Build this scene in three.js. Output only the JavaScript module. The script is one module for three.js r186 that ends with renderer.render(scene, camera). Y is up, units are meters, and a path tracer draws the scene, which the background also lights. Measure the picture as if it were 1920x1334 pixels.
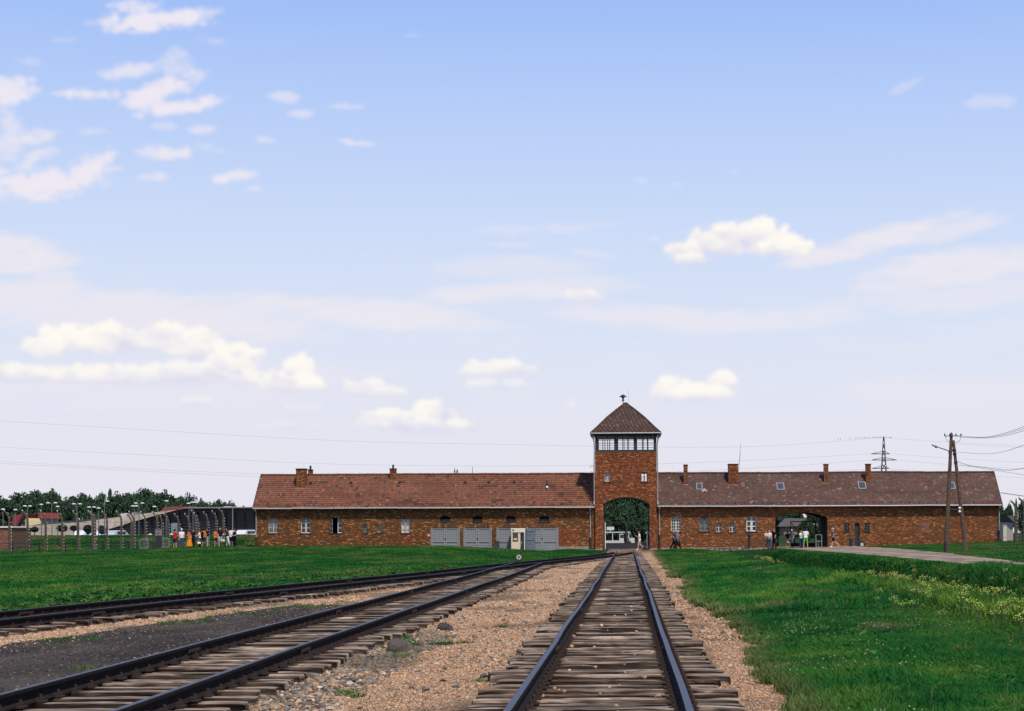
import * as THREE from 'three';

// ---------- camera, sky, sun, exposure ----------
const scene = new THREE.Scene();
const F = 3500, CX = 1177.5, CY = 1002, EYE = 1.755, ROLL = 0.0042;
const camera = new THREE.PerspectiveCamera(2 * Math.atan(CY / F) * 180 / Math.PI, CX / CY, 0.5, 9000);
camera.setViewOffset(2 * CX, 2 * CY, 0, 0, 1920, 1334);   // a rising, sliding lens: the picture plane stays parallel to the facade
camera.position.set(0, EYE, 0);
camera.rotation.z = -ROLL;

const renderer = new THREE.WebGLRenderer({ antialias: true });
renderer.toneMapping = THREE.LinearToneMapping;
renderer.toneMappingExposure = 1.0;
renderer.shadowMap.enabled = true;

const sun = new THREE.DirectionalLight(new THREE.Color().setRGB(1, 0.9, 0.77), 4.4);
{
  const az = 27 * Math.PI / 180, el = 57 * Math.PI / 180;
  sun.position.set(Math.sin(az) * Math.cos(el), Math.sin(el), Math.cos(az) * Math.cos(el)).multiplyScalar(300).add(new THREE.Vector3(0, 0, -110));
  sun.target.position.set(0, 0, -110);
  sun.castShadow = true; sun.shadow.radius = 5; sun.shadow.mapSize.set(4096, 4096);
  const c = sun.shadow.camera; c.left = -110; c.right = 110; c.top = 110; c.bottom = -110; c.near = 1; c.far = 700;
  scene.add(sun, sun.target);
}

// ---------- random numbers and noise ----------
function rng(a) { return () => { a |= 0; a = a + 0x6D2B79F5 | 0; let t = Math.imul(a ^ a >>> 15, 1 | a); t = t + Math.imul(t ^ t >>> 7, 61 | t) ^ t; return ((t ^ t >>> 14) >>> 0) / 4294967296; }; }
const hash = (x, y, s = 0) => { let h = Math.imul(x, 374761393) + Math.imul(y, 668265263) + Math.imul(s, 974711) | 0; h = Math.imul(h ^ h >>> 13, 1274126177); return ((h ^ h >>> 16) >>> 0) / 4294967296; };
function vn(x, y, s = 0) {
  const i = Math.floor(x), j = Math.floor(y), u = x - i, v = y - j, a = u * u * (3 - 2 * u), b = v * v * (3 - 2 * v);
  const p = hash(i, j, s), q = hash(i + 1, j, s), r = hash(i, j + 1, s), t = hash(i + 1, j + 1, s);
  return p + (q - p) * a + (r - p) * b + (p - q - r + t) * a * b;
}
function fbm(x, y, o = 4, s = 0) { let r = 0, a = 0.5, n = 0; for (let k = 0; k < o; k++) { r += a * vn(x, y, s + k * 17); n += a; a *= 0.5; x = x * 2.03 + 11.7; y = y * 2.03 + 5.3; } return r / n; }
const clamp = (v, a = 0, b = 1) => Math.min(b, Math.max(a, v)), lerp = (a, b, t) => a + (b - a) * t;
const sm = (a, b, v) => { const t = clamp((v - a) / (b - a)); return t * t * (3 - 2 * t); };
const lin = (c) => c <= 0.04045 ? c / 12.92 : Math.pow((c + 0.055) / 1.055, 2.4);
const rgb = (r, g, b) => [lin(r / 255), lin(g / 255), lin(b / 255)];
const mixc = (a, b, t) => [a[0] + (b[0] - a[0]) * t, a[1] + (b[1] - a[1]) * t, a[2] + (b[2] - a[2]) * t];

// ---------- the sky: a gradient with thin veils, wisps and low cumulus, by direction ----------
{
  const stops = [[-0.02, rgb(234, 229, 236)], [0.02, rgb(230, 228, 238)], [0.065, rgb(226, 229, 242)], [0.11, rgb(217, 227, 246)], [0.165, rgb(203, 219, 248)], [0.22, rgb(183, 206, 248)], [0.285, rgb(154, 187, 247)], [0.5, rgb(118, 162, 236)], [1, rgb(92, 138, 220)]];
  const grad = (y) => { for (let i = 1; i < stops.length; i++) if (y < stops[i][0]) return mixc(stops[i - 1][1], stops[i][1], clamp((y - stops[i - 1][0]) / (stops[i][0] - stops[i - 1][0]))); return stops[stops.length - 1][1]; };
  // low cumulus: [base, [puffs: x, y, half width, half height], strength]; one unit is 1/3500 of the distance
  const heaps = [
    [497, [[1285, 466, 42, 18], [1320, 455, 45, 28], [1365, 448, 48, 33], [1425, 443, 55, 34], [1478, 462, 50, 24], [1510, 462, 22, 15], [1300, 485, 40, 11]], 1],
    [679, [[80, 650, 45, 22], [125, 635, 60, 32], [205, 633, 80, 31], [305, 633, 70, 30], [370, 645, 55, 32], [450, 662, 55, 19]], 1],
    [724, [[40, 700, 75, 20], [150, 702, 100, 20], [265, 702, 110, 22], [350, 700, 90, 24], [430, 690, 62, 30], [490, 712, 70, 18]], 0.85],
    [738, [[560, 700, 34, 36], [545, 718, 68, 19], [590, 725, 35, 14]], 1],
    [747, [[690, 728, 52, 20], [730, 738, 40, 12]], 0.8],
    [811, [[735, 786, 72, 20], [815, 778, 48, 32], [850, 800, 50, 13], [790, 798, 70, 16]], 0.9],
    [707, [[935, 692, 76, 19], [900, 698, 45, 12]], 0.85], [738, [[930, 722, 66, 12]], 0.5],
    [757, [[1262, 730, 40, 25], [1305, 737, 48, 20], [1357, 717, 29, 26], [1350, 740, 34, 17]], 0.95],
    [572, [[1098, 556, 36, 17]], 0.8], [785, [[1069, 765, 14, 14]], 0.4], [764, [[362, 754, 40, 11]], 0.6], [773, [[560, 766, 55, 8]], 0.4], [810, [[545, 801, 72, 8]], 0.4], [456, [[1230, 450, 14, 8]], 0.3]];
  // wisps: x, y, half length, half width, slope, strength
  const wisps = [[300, 38, 105, 19, -0.06, 1], [262, 14, 50, 17, 0.1, 0.85], [375, 30, 38, 14, -0.1, 0.7], [245, 131, 60, 15, -0.1, 0.8], [332, 118, 32, 24, -0.2, 0.5], [172, 178, 72, 10, 0.05, 0.9], [262, 190, 42, 14, 0.1, 0.9], [312, 166, 66, 19, -0.3, 1], [342, 200, 70, 13, -0.16, 1], [26, 165, 48, 30, 0, 0.95], [60, 118, 30, 12, 0, 0.3],
    [66, 258, 48, 13, -0.1, 0.8], [14, 268, 34, 52, 0, 0.6], [82, 291, 34, 11, -0.2, 0.8], [60, 342, 112, 30, 0.0, 1], [168, 313, 46, 24, -0.5, 1], [205, 316, 28, 5, 0, 0.6], [320, 287, 56, 14, 0.06, 0.9], [395, 277, 26, 8, 0.3, 0.35], [445, 331, 42, 11, -0.12, 0.85], [540, 181, 34, 9, 0.05, 0.6], [570, 213, 24, 7, 0, 0.55], [655, 200, 30, 5, 0, 0.5], [385, 243, 24, 9, 0, 0.7], [500, 261, 22, 7, 0.1, 0.55], [680, 269, 38, 5, 0.1, 0.7], [290, 333, 28, 7, 0, 0.6], [475, 353, 14, 5, 0, 0.6], [130, 74, 30, 6, 0, 0.3], [178, 247, 28, 6, 0, 0.45], [310, 236, 22, 8, 0, 0.4], [400, 75, 30, 8, 0.1, 0.3], [775, 65, 14, 4, 0, 0.25],
    [1695, 165, 30, 10, -0.5, 0.3], [1865, 190, 50, 12, -0.05, 0.4], [1205, 338, 14, 5, 0, 0.3], [1270, 345, 14, 5, 0, 0.3], [1380, 322, 12, 4, 0, 0.25], [960, 432, 60, 9, 0, 0.3], [1065, 430, 40, 10, 0.05, 0.35], [1140, 420, 30, 5, 0, 0.3], [960, 458, 40, 5, 0, 0.35], [1110, 475, 40, 8, 0.1, 0.3]];
  const veils = [[20, 480, 130, 38, 0.05, 0.75], [20, 560, 180, 40, 0.0, 0.6], [240, 592, 400, 44, 0.05, 0.62], [680, 585, 250, 28, 0.08, 0.66], [950, 500, 150, 24, -0.02, 0.36], [960, 548, 190, 20, -0.04, 0.6], [1080, 530, 130, 18, 0.03, 0.4], [1190, 590, 190, 22, 0.06, 0.55], [1420, 600, 230, 22, -0.06, 0.5], [1650, 452, 150, 22, -0.27, 0.68], [1560, 474, 80, 20, -0.2, 0.7], [1790, 430, 110, 20, -0.22, 0.5], [1810, 500, 210, 36, -0.16, 0.68], [1860, 555, 230, 26, -0.1, 0.45], [1700, 560, 200, 14, -0.06, 0.3], [1730, 655, 130, 14, 0, 0.2], [1780, 730, 220, 36, 0, 0.3], [300, 720, 420, 50, 0, 0.3]];
  const W = 4096, H = 2048, data = new Float32Array(W * H * 4);
  const cosP = new Float32Array(W), sinP = new Float32Array(W);
  for (let i = 0; i < W; i++) { const p = ((i + 0.5) / W - 0.5) * 2 * Math.PI; cosP[i] = Math.cos(p); sinP[i] = Math.sin(p); }
  const veilC = rgb(238, 233, 240), wispC = rgb(240, 234, 243), topC = rgb(255, 251, 243), baseC = rgb(222, 221, 238);
  for (let j = 0; j < H; j++) {
    const t = ((j + 0.5) / H - 0.5) * Math.PI, y = Math.sin(t), r = Math.cos(t), g0 = y > -0.03 ? grad(y) : [0.16, 0.18, 0.11];
    for (let i = 0; i < W; i++) {
      let c = g0, x = cosP[i] * r, z = sinP[i] * r;
      if (y > -0.02) {
        let seen = 0;
        if (z < -0.3) {
          const ux = CX + F * x / -z, uy = CY - F * y / -z, px = ux, py = uy - ROLL * (ux - CX);
          seen = sm(-260, -60, px) * sm(2180, 1980, px) * sm(-260, -60, py);
          if (seen > 0) {
            const n1 = fbm(px / 60, py / 26, 5, 3), n2 = fbm(px / 26, py / 17, 4, 9), n3 = fbm(px / 120, py / 22, 4, 5), n4 = fbm(px / 11, py / 9, 3, 21), n5 = fbm((px + py * 0.6) / 40, (py + px * 0.12) / 7, 3, 27);
            let a = 0;
            for (const v of veils) { const dx = (px - v[0]) / v[2], dy = (py - v[1] - v[4] * (px - v[0])) / v[3]; const q = dx * dx + dy * dy; if (q < 2.9) a = Math.max(a, v[5] * 1.25 * sm(1.5, 0.1, q + (n3 - 0.5) * 1.7 + (n5 - 0.5) * 0.9)); }
            a = Math.max(a, 0.16 * sm(0.42, 0.75, n3) * sm(430, 620, py));
            c = mixc(c, veilC, Math.min(0.92, a) * seen);
            a = 0;
            for (const v of wisps) { const dx = (px - v[0]) / v[2], dy = (py - v[1] - v[4] * (px - v[0])) / v[3]; const q = dx * dx + dy * dy; if (q < 3.4) a = Math.max(a, v[5] * sm(1.55, 0.15, q + (n2 - 0.5) * 2.2 + (n5 - 0.5) * 1.3 + (n4 - 0.5) * 1.2)); }
            c = mixc(c, wispC, a * 0.95 * seen);
            for (const [b, puffs, s] of heaps) {
              let m = 0, up = 0;
              for (const p of puffs) { const dx = (px - p[0]) / p[2], dy = (py - p[1]) / p[3]; const q = dx * dx + dy * dy; if (q < 2.9) { const k = sm(-0.1, 0.55, 1.14 - q + (n2 - 0.5) * 1.1 + (n4 - 0.5) * 0.8); if (k > m) { m = k; } up = Math.max(up, k * (0.5 - dy * 0.5)); } }
              if (m > 0) { m *= sm(b + 13, b - 9, py + (n1 - 0.5) * 10); const lit = clamp(0.02 + up * 1.2 + (n1 - 0.5) * 1.0 + (n2 - 0.5) * 1.0) * (0.35 + 0.65 * sm(b + 2, b - 22, py)); c = mixc(c, mixc(baseC, topC, lit), m * s * seen); }
            }
          }
        }
        if (seen < 1) {   // outside the photograph the same kind of sky goes on
          const el = Math.asin(y), az = Math.atan2(x, -z), k = 1 / (0.25 + y), n = fbm(x * k * 7 + 40, z * k * 7, 5, 33), m = fbm(az * 26 + 7, el * 60, 4, 41);
          const a = 0.75 * sm(0.56, 0.72, n) * sm(0.05, 0.2, y), b = 0.8 * sm(0.55, 0.66, m) * sm(0.0, 0.03, y) * sm(0.16, 0.07, y);
          c = mixc(c, mixc(mixc(g0, wispC, a), topC, b), 1 - seen);
        }
      }
      const o = (j * W + i) * 4; data[o] = c[0]; data[o + 1] = c[1]; data[o + 2] = c[2]; data[o + 3] = 1;
    }
  }
  const tex = new THREE.DataTexture(data, W, H, THREE.RGBAFormat, THREE.FloatType);
  tex.mapping = THREE.EquirectangularReflectionMapping; tex.magFilter = THREE.LinearFilter; tex.minFilter = THREE.LinearFilter; tex.needsUpdate = true;
  scene.background = tex; scene.environment = tex;
}

// ---------- naming, things and a mesh builder ----------
const taken = new Map();
function numbered(n) { const k = taken.get(n) ?? 0; taken.set(n, k + 1); return k ? `${n}_${String(k).padStart(3, '0')}` : n; }
function shade(o) { o.castShadow = true; o.receiveShadow = true; return o; }
function thing(name, label, category, pos = [0, 0, 0], turn = 0, group) {
  const o = new THREE.Group(); o.name = numbered(name); o.position.set(...pos); o.rotation.y = turn;
  o.userData = { label, category }; if (group) o.userData.group = group; scene.add(o); return o;
}
function part(name, parent, pos = [0, 0, 0], turn = 0) { const g = new THREE.Group(); g.name = name; g.position.set(...pos); g.rotation.y = turn; parent.add(g); return g; }
function mesh(name, geo, mat, parent, pos, turn) { const m = shade(new THREE.Mesh(geo, mat)); m.name = name; if (pos) m.position.set(...pos); if (turn) m.rotation.y = turn; parent.add(m); return m; }
function lone(name, geo, mat, label, category, group) { const m = mesh(numbered(name), geo, mat, scene); m.userData = { label, category }; if (group) m.userData.group = group; return m; }
function setting(name, geo, mat) { const m = mesh(numbered(name), geo, mat, scene); m.userData = { kind: 'structure' }; return m; }
const V = (x, y, z) => new THREE.Vector3(x, y, z);
class MB {
  constructor() { this.p = []; this.n = []; this.c = []; this.u = []; }
  vert(p, n, c) { this.p.push(p.x, p.y, p.z); this.n.push(n.x, n.y, n.z); this.c.push(c[0], c[1], c[2]); const ax = Math.abs(n.x), ay = Math.abs(n.y), az = Math.abs(n.z); if (ay > ax && ay > az) this.u.push(p.x, p.z); else if (ax > az) this.u.push(p.z, p.y); else this.u.push(p.x, p.y); }
  quad(a, b, c, d, col = [1, 1, 1]) { const n = b.clone().sub(a).cross(d.clone().sub(a)); if (n.lengthSq() < 1e-14) n.copy(c).sub(b).cross(d.clone().sub(b)); n.normalize(); for (const v of [a, b, c, a, c, d]) this.vert(v, n, col); return this; }
  tri(a, b, c, col = [1, 1, 1]) { const n = b.clone().sub(a).cross(c.clone().sub(a)).normalize(); for (const v of [a, b, c]) this.vert(v, n, col); return this; }
  box(x0, x1, y0, y1, z0, z1, col = [1, 1, 1], skip = '') {
    const q = (x, y, z) => V(x, y, z);
    if (!skip.includes('f')) this.quad(q(x0, y0, z1), q(x1, y0, z1), q(x1, y1, z1), q(x0, y1, z1), col);
    if (!skip.includes('b')) this.quad(q(x1, y0, z0), q(x0, y0, z0), q(x0, y1, z0), q(x1, y1, z0), col);
    if (!skip.includes('l')) this.quad(q(x0, y0, z0), q(x0, y0, z1), q(x0, y1, z1), q(x0, y1, z0), col);
    if (!skip.includes('r')) this.quad(q(x1, y0, z1), q(x1, y0, z0), q(x1, y1, z0), q(x1, y1, z1), col);
    if (!skip.includes('t')) this.quad(q(x0, y1, z1), q(x1, y1, z1), q(x1, y1, z0), q(x0, y1, z0), col);
    if (!skip.includes('d')) this.quad(q(x0, y0, z0), q(x1, y0, z0), q(x1, y0, z1), q(x0, y0, z1), col);
    return this;
  }
  add(g, m, col = [1, 1, 1]) {
    const s = g.index ? g.toNonIndexed() : g, P = s.attributes.position, N = s.attributes.normal, p = V(), n = V(), nm = m ? new THREE.Matrix3().getNormalMatrix(m) : null;
    for (let i = 0; i < P.count; i++) { p.fromBufferAttribute(P, i); n.fromBufferAttribute(N, i); if (m) { p.applyMatrix4(m); n.applyMatrix3(nm).normalize(); } this.vert(p, n, typeof col === 'function' ? col(p) : col); }
    return this;
  }
  cyl(a, b, r0, r1 = r0, k = 8, col = [1, 1, 1], caps = true) {
    const d = b.clone().sub(a), L = d.length(); const g = new THREE.CylinderGeometry(r1, r0, L, k, 1, !caps);
    const m = new THREE.Matrix4().compose(a.clone().add(b).multiplyScalar(0.5), new THREE.Quaternion().setFromUnitVectors(V(0, 1, 0), d.normalize()), V(1, 1, 1)); return this.add(g, m, col);
  }
  tube(pts, r, k = 6, seg = 0, col = [1, 1, 1]) { return this.add(new THREE.TubeGeometry(new THREE.CatmullRomCurve3(pts), seg || pts.length * 3, r, k), null, col); }
  ball(c, r, col = [1, 1, 1], sx = 1, sy = 1, sz = 1, w = 10, h = 7) { return this.add(new THREE.SphereGeometry(r, w, h), new THREE.Matrix4().compose(c, new THREE.Quaternion(), V(sx, sy, sz)), col); }
  geo() {
    const g = new THREE.BufferGeometry(); g.setAttribute('position', new THREE.Float32BufferAttribute(this.p, 3)); g.setAttribute('normal', new THREE.Float32BufferAttribute(this.n, 3));
    g.setAttribute('color', new THREE.Float32BufferAttribute(this.c, 3)); g.setAttribute('uv', new THREE.Float32BufferAttribute(this.u, 2)); return g;
  }
  build(name, mat, parent, pos, turn) { return mesh(name, this.geo(), mat, parent, pos, turn); }
}
const T = (x, y, z, rx = 0, ry = 0, rz = 0, s = 1) => new THREE.Matrix4().compose(V(x, y, z), new THREE.Quaternion().setFromEuler(new THREE.Euler(rx, ry, rz)), typeof s === 'number' ? V(s, s, s) : s);

// ---------- textures and materials ----------
function tile(N, M, f) { const d = new Uint8Array(N * M * 4); for (let j = 0; j < M; j++) for (let i = 0; i < N; i++) { const c = f(i / N, j / M), o = (j * N + i) * 4; for (let k = 0; k < 3; k++) d[o + k] = clamp((Array.isArray(c) ? c[k] : c)) * 255; d[o + 3] = 255; } const t = new THREE.DataTexture(d, N, M); t.wrapS = t.wrapT = THREE.RepeatWrapping; t.magFilter = THREE.LinearFilter; t.minFilter = THREE.LinearMipmapLinearFilter; t.generateMipmaps = true; t.needsUpdate = true; return t; }
function pn(x, y, n, s, m = n) { const i = Math.floor(x), j = Math.floor(y), u = x - i, v = y - j, a = u * u * (3 - 2 * u), b = v * v * (3 - 2 * v), w = (k, l) => hash(((k % n) + n) % n, ((l % m) + m) % m, s); const p = w(i, j), q = w(i + 1, j), r = w(i, j + 1), t = w(i + 1, j + 1); return p + (q - p) * a + (r - p) * b + (p - q - r + t) * a * b; }
const pf = (u, v, n, o, s) => { let r = 0, a = 0.5, t = 0; for (let k = 0; k < o; k++) { r += a * pn(u * n, v * n, n, s + k); t += a; a *= 0.55; n *= 2; } return r / t; };
const grit = tile(512, 512, (u, v) => 0.86 + 0.34 * (pf(u, v, 8, 6, 1) - 0.5) + 0.26 * (hash(u * 512 | 0, v * 512 | 0, 5) - 0.5)); grit.colorSpace = THREE.SRGBColorSpace;
const gritBump = tile(512, 512, (u, v) => pf(u, v, 32, 4, 7));
const woodF = (u, v) => { const w = v + 0.012 * (pn(u * 6, v * 6, 6, 3) - 0.5), a = pn(u * 4, w * 64, 4, 11, 64), b = pn(u * 16, w * 128, 16, 12, 128), c = pn(u * 8, w * 32, 8, 13, 32), k = pn(u * 5, w * 40, 5, 14, 40); return { t: 0.82 + 0.42 * (a - 0.5) + 0.3 * (b - 0.5) + 0.25 * (c - 0.5), crack: k > 0.8 ? (k - 0.8) * 4.5 : 0 }; };
const woodMap = tile(1024, 512, (u, v) => { const w = woodF(u, v), t = w.t * (1 - 0.75 * clamp(w.crack)); return [t, t * 0.97, t * 0.94]; }); woodMap.colorSpace = THREE.SRGBColorSpace;
const woodBump = tile(1024, 512, (u, v) => { const w = woodF(u, v); return clamp(w.t * 0.6 + 0.2) * (1 - clamp(w.crack)); });
const patchy = tile(512, 512, (u, v) => { const a = pf(u, v, 4, 6, 41), b = pf(u, v, 12, 5, 47), h = hash(u * 512 | 0, v * 512 | 0, 6); const t = 0.82 + 0.75 * (a - 0.5) + 0.3 * (b - 0.5) + 0.22 * (h - 0.5); return [t, t * (0.985 - 0.05 * b), t * (0.97 - 0.1 * b)]; }); patchy.colorSpace = THREE.SRGBColorSpace;
function at(t, k, l = k) { const c = t.clone(); c.repeat.set(k, l); c.needsUpdate = true; return c; }
const std = (c, rough = 0.85, o = {}) => { const m = new THREE.MeshPhysicalMaterial({ roughness: rough, specularIntensity: rough > 0.84 ? 0.15 : 1, ...o }); m.color.setRGB(c[0], c[1], c[2]); return m; };
const vcol = (rough = 0.9, o = {}) => new THREE.MeshPhysicalMaterial({ vertexColors: true, roughness: rough, specularIntensity: rough > 0.75 ? 0.2 : 1, ...o });
const W1 = [1, 1, 1];
const M = {
  brick: vcol(0.92, { map: at(grit, 1.3), bumpMap: at(gritBump, 2), bumpScale: 0.004 }),
  mortar: std([0.19, 0.12, 0.075], 0.95, { map: at(grit, 0.9) }),
  tileRoof: vcol(0.8, { map: at(grit, 0.8), bumpMap: at(gritBump, 2), bumpScale: 0.003 }),
  zinc: std([0.5, 0.48, 0.46], 0.5, { metalness: 0.3, map: at(grit, 1) }),
  iron: std([0.018, 0.018, 0.02], 0.65), darkPaint: std([0.022, 0.03, 0.032], 0.7), rust: std([0.045, 0.03, 0.025], 0.85),
  whitePaint: std([0.74, 0.71, 0.66], 0.6), creamPaint: std([0.55, 0.52, 0.46], 0.65), greyPaint: std([0.33, 0.345, 0.35], 0.8, { map: at(grit, 3) }), blueGrey: std([0.17, 0.215, 0.27], 0.7, { map: at(grit, 1.2) }),
  glass: new THREE.MeshPhysicalMaterial({ color: 0xffffff, roughness: 0.03, transmission: 1, thickness: 0, ior: 1.45 }),
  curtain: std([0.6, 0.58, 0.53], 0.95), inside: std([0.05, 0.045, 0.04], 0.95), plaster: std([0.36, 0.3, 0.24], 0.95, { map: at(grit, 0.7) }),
  concrete: std([0.13, 0.105, 0.08], 0.95, { map: at(grit, 1.5), bumpMap: at(gritBump, 2), bumpScale: 0.006 }), porcelain: std([0.75, 0.74, 0.7], 0.35),
  wire: std([0.05, 0.05, 0.055], 0.7), wood: vcol(0.95, { map: at(woodMap, 0.7, 2.6), bumpMap: at(woodBump, 0.7, 2.6), bumpScale: 0.012 }),
  rail: std([0.022, 0.018, 0.017], 0.95, { map: at(grit, 2) }), railTop: std([0.075, 0.075, 0.09], 0.5, { metalness: 0.7 }),
  steel: std([0.3, 0.3, 0.31], 0.5, { metalness: 0.5 }), paint: vcol(0.7), cloth: vcol(0.95), skin: vcol(0.75),
};
// ---------- lie of the land (x to the right, d metres ahead of the camera) ----------
const aPts = [[-14.9, 4], [-13.05, 20], [-11.48, 36.6], [-9.25, 56.6], [-7.78, 70.8], [-6.45, 84.9], [-5.2, 98.5], [-3.95, 110], [-2.85, 121], [-1.55, 135], [-0.5, 149], [-0.24, 158]];
const spline = (P, d) => { let i = 0; while (i < P.length - 2 && d > P[i + 1][1]) i++; const t = (d - P[i][1]) / (P[i + 1][1] - P[i][1]), m = (k) => { const a = P[Math.max(0, k - 1)], b = P[Math.min(P.length - 1, k + 1)]; return (b[0] - a[0]) / (b[1] - a[1]); }, h = P[i + 1][1] - P[i][1], t2 = t * t, t3 = t2 * t; return P[i][0] * (2 * t3 - 3 * t2 + 1) + m(i) * h * (t3 - 2 * t2 + t) + P[i + 1][0] * (3 * t2 - 2 * t3) + m(i + 1) * h * (t3 - t2); };
const aX = (d) => spline(aPts, Math.min(d, 158)), C0 = -0.24, B0 = -5.08;
const leftEdge = (d) => aX(d) - 1.75 + 0.25 * (vn(d * 0.4, 3, 70) - 0.5);
const rightEdge = (d) => 1.5 + 0.0052 * d + 0.22 * (vn(d * 0.5, 9, 71) - 0.5) + 0.35 * sm(0.68, 0.8, vn(d * 0.13, 2, 72));
const lipX = (d) => 6.7 + 0.5 * Math.sin(d * 0.05) , bankX = (d) => 12.2 + 0.012 * (d - 55);
function ground(x, d) {
  const bump = 0.05 * (fbm(x * 0.5, d * 0.25, 3, 60) - 0.5);
  if (d > 183) { const up = (sm(186, 218, d) * 1.5 - sm(220, 226, d) * 0.75) * sm(-36, -44, x); return 0.28 + up + 0.0 * bump; }
  let y = 0.02;
  const le = leftEdge(d), re = rightEdge(d);
  if (x < le) { const t = sm(0, 3, le - x); y = 0.02 + 0.12 * t + 0.55 * sm(112, 171, d) * sm(-5, -19, x) * (1 - 0.62 * sm(-38, -50, x)) + bump * t; }
  else if (x > re) {
    const lx = lipX(d), bx = bankX(d), end = sm(168.2, 167.2, d);
    const t = sm(0, 1.6, x - re); y = 0.02 + 0.1 * t + bump * t + 0.05 * sm(re + 1, lx, x) + 0.14 * Math.exp(-(((x - lx + 0.2) / 0.8) ** 2)) * sm(165, 140, d);
    if (x > lx) {
      const top = lerp(0.5, 0.33, sm(90, 168, d)) + Math.max(0, x - 14) * lerp(0.014, 0.026, sm(100, 170, d));
      const mid = lx + 2.2, foot = bx - 2.9, dep = -0.9; const dx = x < mid ? lerp(y, dep, sm(lx, mid, x)) : lerp(dep, top, sm(foot, bx, x));
      y = lerp(top * sm(lx, bx, x) + y * (1 - sm(lx, bx, x)), dx, x < bx ? end : 1) + bump * 0.6 * sm(bx, lx, x);
    }
  } else if (Math.abs(x - C0) < 1.28) y = 0.045;
  y += sm(148, 170, d) * 0.24 * (1 - sm(5, 8, Math.abs(x)));
  return y;
}
function sheet(xs, ds, lift, pad = (x, d) => x) {   // a grid that follows the ground; xs may depend on d
  const pos = [], uv = [], idx = []; let n = 0;
  for (const d of ds) { const row = typeof xs === 'function' ? xs(d) : xs; n = row.length; for (const x of row) { pos.push(x, ground(x, d) + (typeof lift === 'function' ? lift(x, d) : lift), -d); uv.push(x, d); } }
  for (let j = 0; j < ds.length - 1; j++) for (let i = 0; i < n - 1; i++) { const a = j * n + i, b = a + 1, c = a + n, e = c + 1; idx.push(a, b, e, a, e, c); }
  const g = new THREE.BufferGeometry(); g.setAttribute('position', new THREE.Float32BufferAttribute(pos, 3)); g.setAttribute('uv', new THREE.Float32BufferAttribute(uv, 2)); g.setIndex(idx); g.computeVertexNormals(); return g;
}
const steps = (a, b, s) => { const r = []; for (let v = a; v < b - 1e-6; v += s) r.push(v); r.push(b); return r; };
{
  const xs = [-3500, -1200, -500, -250, -150, -110, ...steps(-85, -20, 1.2), ...steps(-19.5, 22, 0.45), ...steps(23, 70, 1.5), 100, 160, 260, 600, 1400, 3500];
  const ds = [-60, -10, 4, ...steps(8, 60, 0.7), ...steps(61, 186, 1.25), ...steps(188, 240, 3), 270, 320, 420, 600, 1000, 2000, 4500];
  const soil = std([0.016, 0.05, 0.01], 1, { map: at(grit, 0.35), bumpMap: at(gritBump, 0.8), bumpScale: 0.03 });
  setting('ground', sheet(xs, ds, (x, d) => x > leftEdge(d) + 0.4 && x < rightEdge(d) - 0.3 && d < 169 ? -0.12 : 0), soil);
  const ballastM = std([0.36, 0.225, 0.13], 1, { map: at(patchy, 0.3, 0.15), bumpMap: at(gritBump, 1.4), bumpScale: 0.03 });
  setting('ballast_bed', sheet((d) => { const a = leftEdge(d) + 0.1, b = rightEdge(d) - 0.03, r = []; for (let i = 0; i <= 44; i++) r.push(lerp(a, b, i / 44)); return r; }, [...steps(5, 60, 0.5), ...steps(61, 171, 1.5)], 0.008), ballastM);
  const cinderM = std([0.066, 0.058, 0.051], 1, { map: at(patchy, 0.21, 0.09), bumpMap: at(gritBump, 1.2), bumpScale: 0.02 });
  const cL = (d) => aX(d) + 1.85 + 0.5 * (vn(d * 0.8, 1, 81) - 0.5), cR = (d) => Math.max(cL(d) + 0.02, lerp(B0 - 1.15, cL(d), sm(38, 50, d)) + 0.3 * (vn(d * 0.8, 5, 82) - 0.5));
  setting('cinder_ground', sheet((d) => { const r = []; for (let i = 0; i <= 12; i++) r.push(lerp(cL(d), cR(d), i / 12)); return r; }, steps(6, 50, 0.5), 0.016), cinderM);
  const pathM = std([0.34, 0.28, 0.225], 1, { map: at(patchy, 0.23, 0.11), bumpMap: at(gritBump, 1.2), bumpScale: 0.015 });
  const pR = (d) => bankX(d) + lerp(3.0, 7.6, sm(55, 150, d));
  setting('footpath', sheet((d) => { const a = bankX(d) + 0.25 + 0.2 * (vn(d * 0.3, 4, 91) - 0.5), b = pR(d) + 0.4 * (vn(d * 0.3, 8, 92) - 0.5), r = []; for (let i = 0; i <= 8; i++) r.push(lerp(a, b, i / 8)); return r; }, steps(20, 175.2, 1.2), 0.02), pathM);
  const road = (name, x0, x1, d0, d1, m, lift) => setting(name, sheet(steps(x0, x1, 0.5), steps(d0, d1, 0.6), lift), m);
  road('paved_forecourt', -7.5, 7.2, 169.2, 175.6, std([0.3, 0.255, 0.21], 1, { map: at(grit, 0.7) }), 0.03);
  road('paved_forecourt', 7.3, 14.4, 172.4, 174.6, std([0.3, 0.255, 0.21], 1, { map: at(grit, 0.7) }), 0.03);
  setting('gateway_road', new THREE.PlaneGeometry(26, 34).rotateX(-Math.PI / 2).translate(6, 0.30, -199), pathM);
}
const pathRight = (d) => bankX(d) + lerp(3.0, 7.6, sm(55, 150, d));

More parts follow.
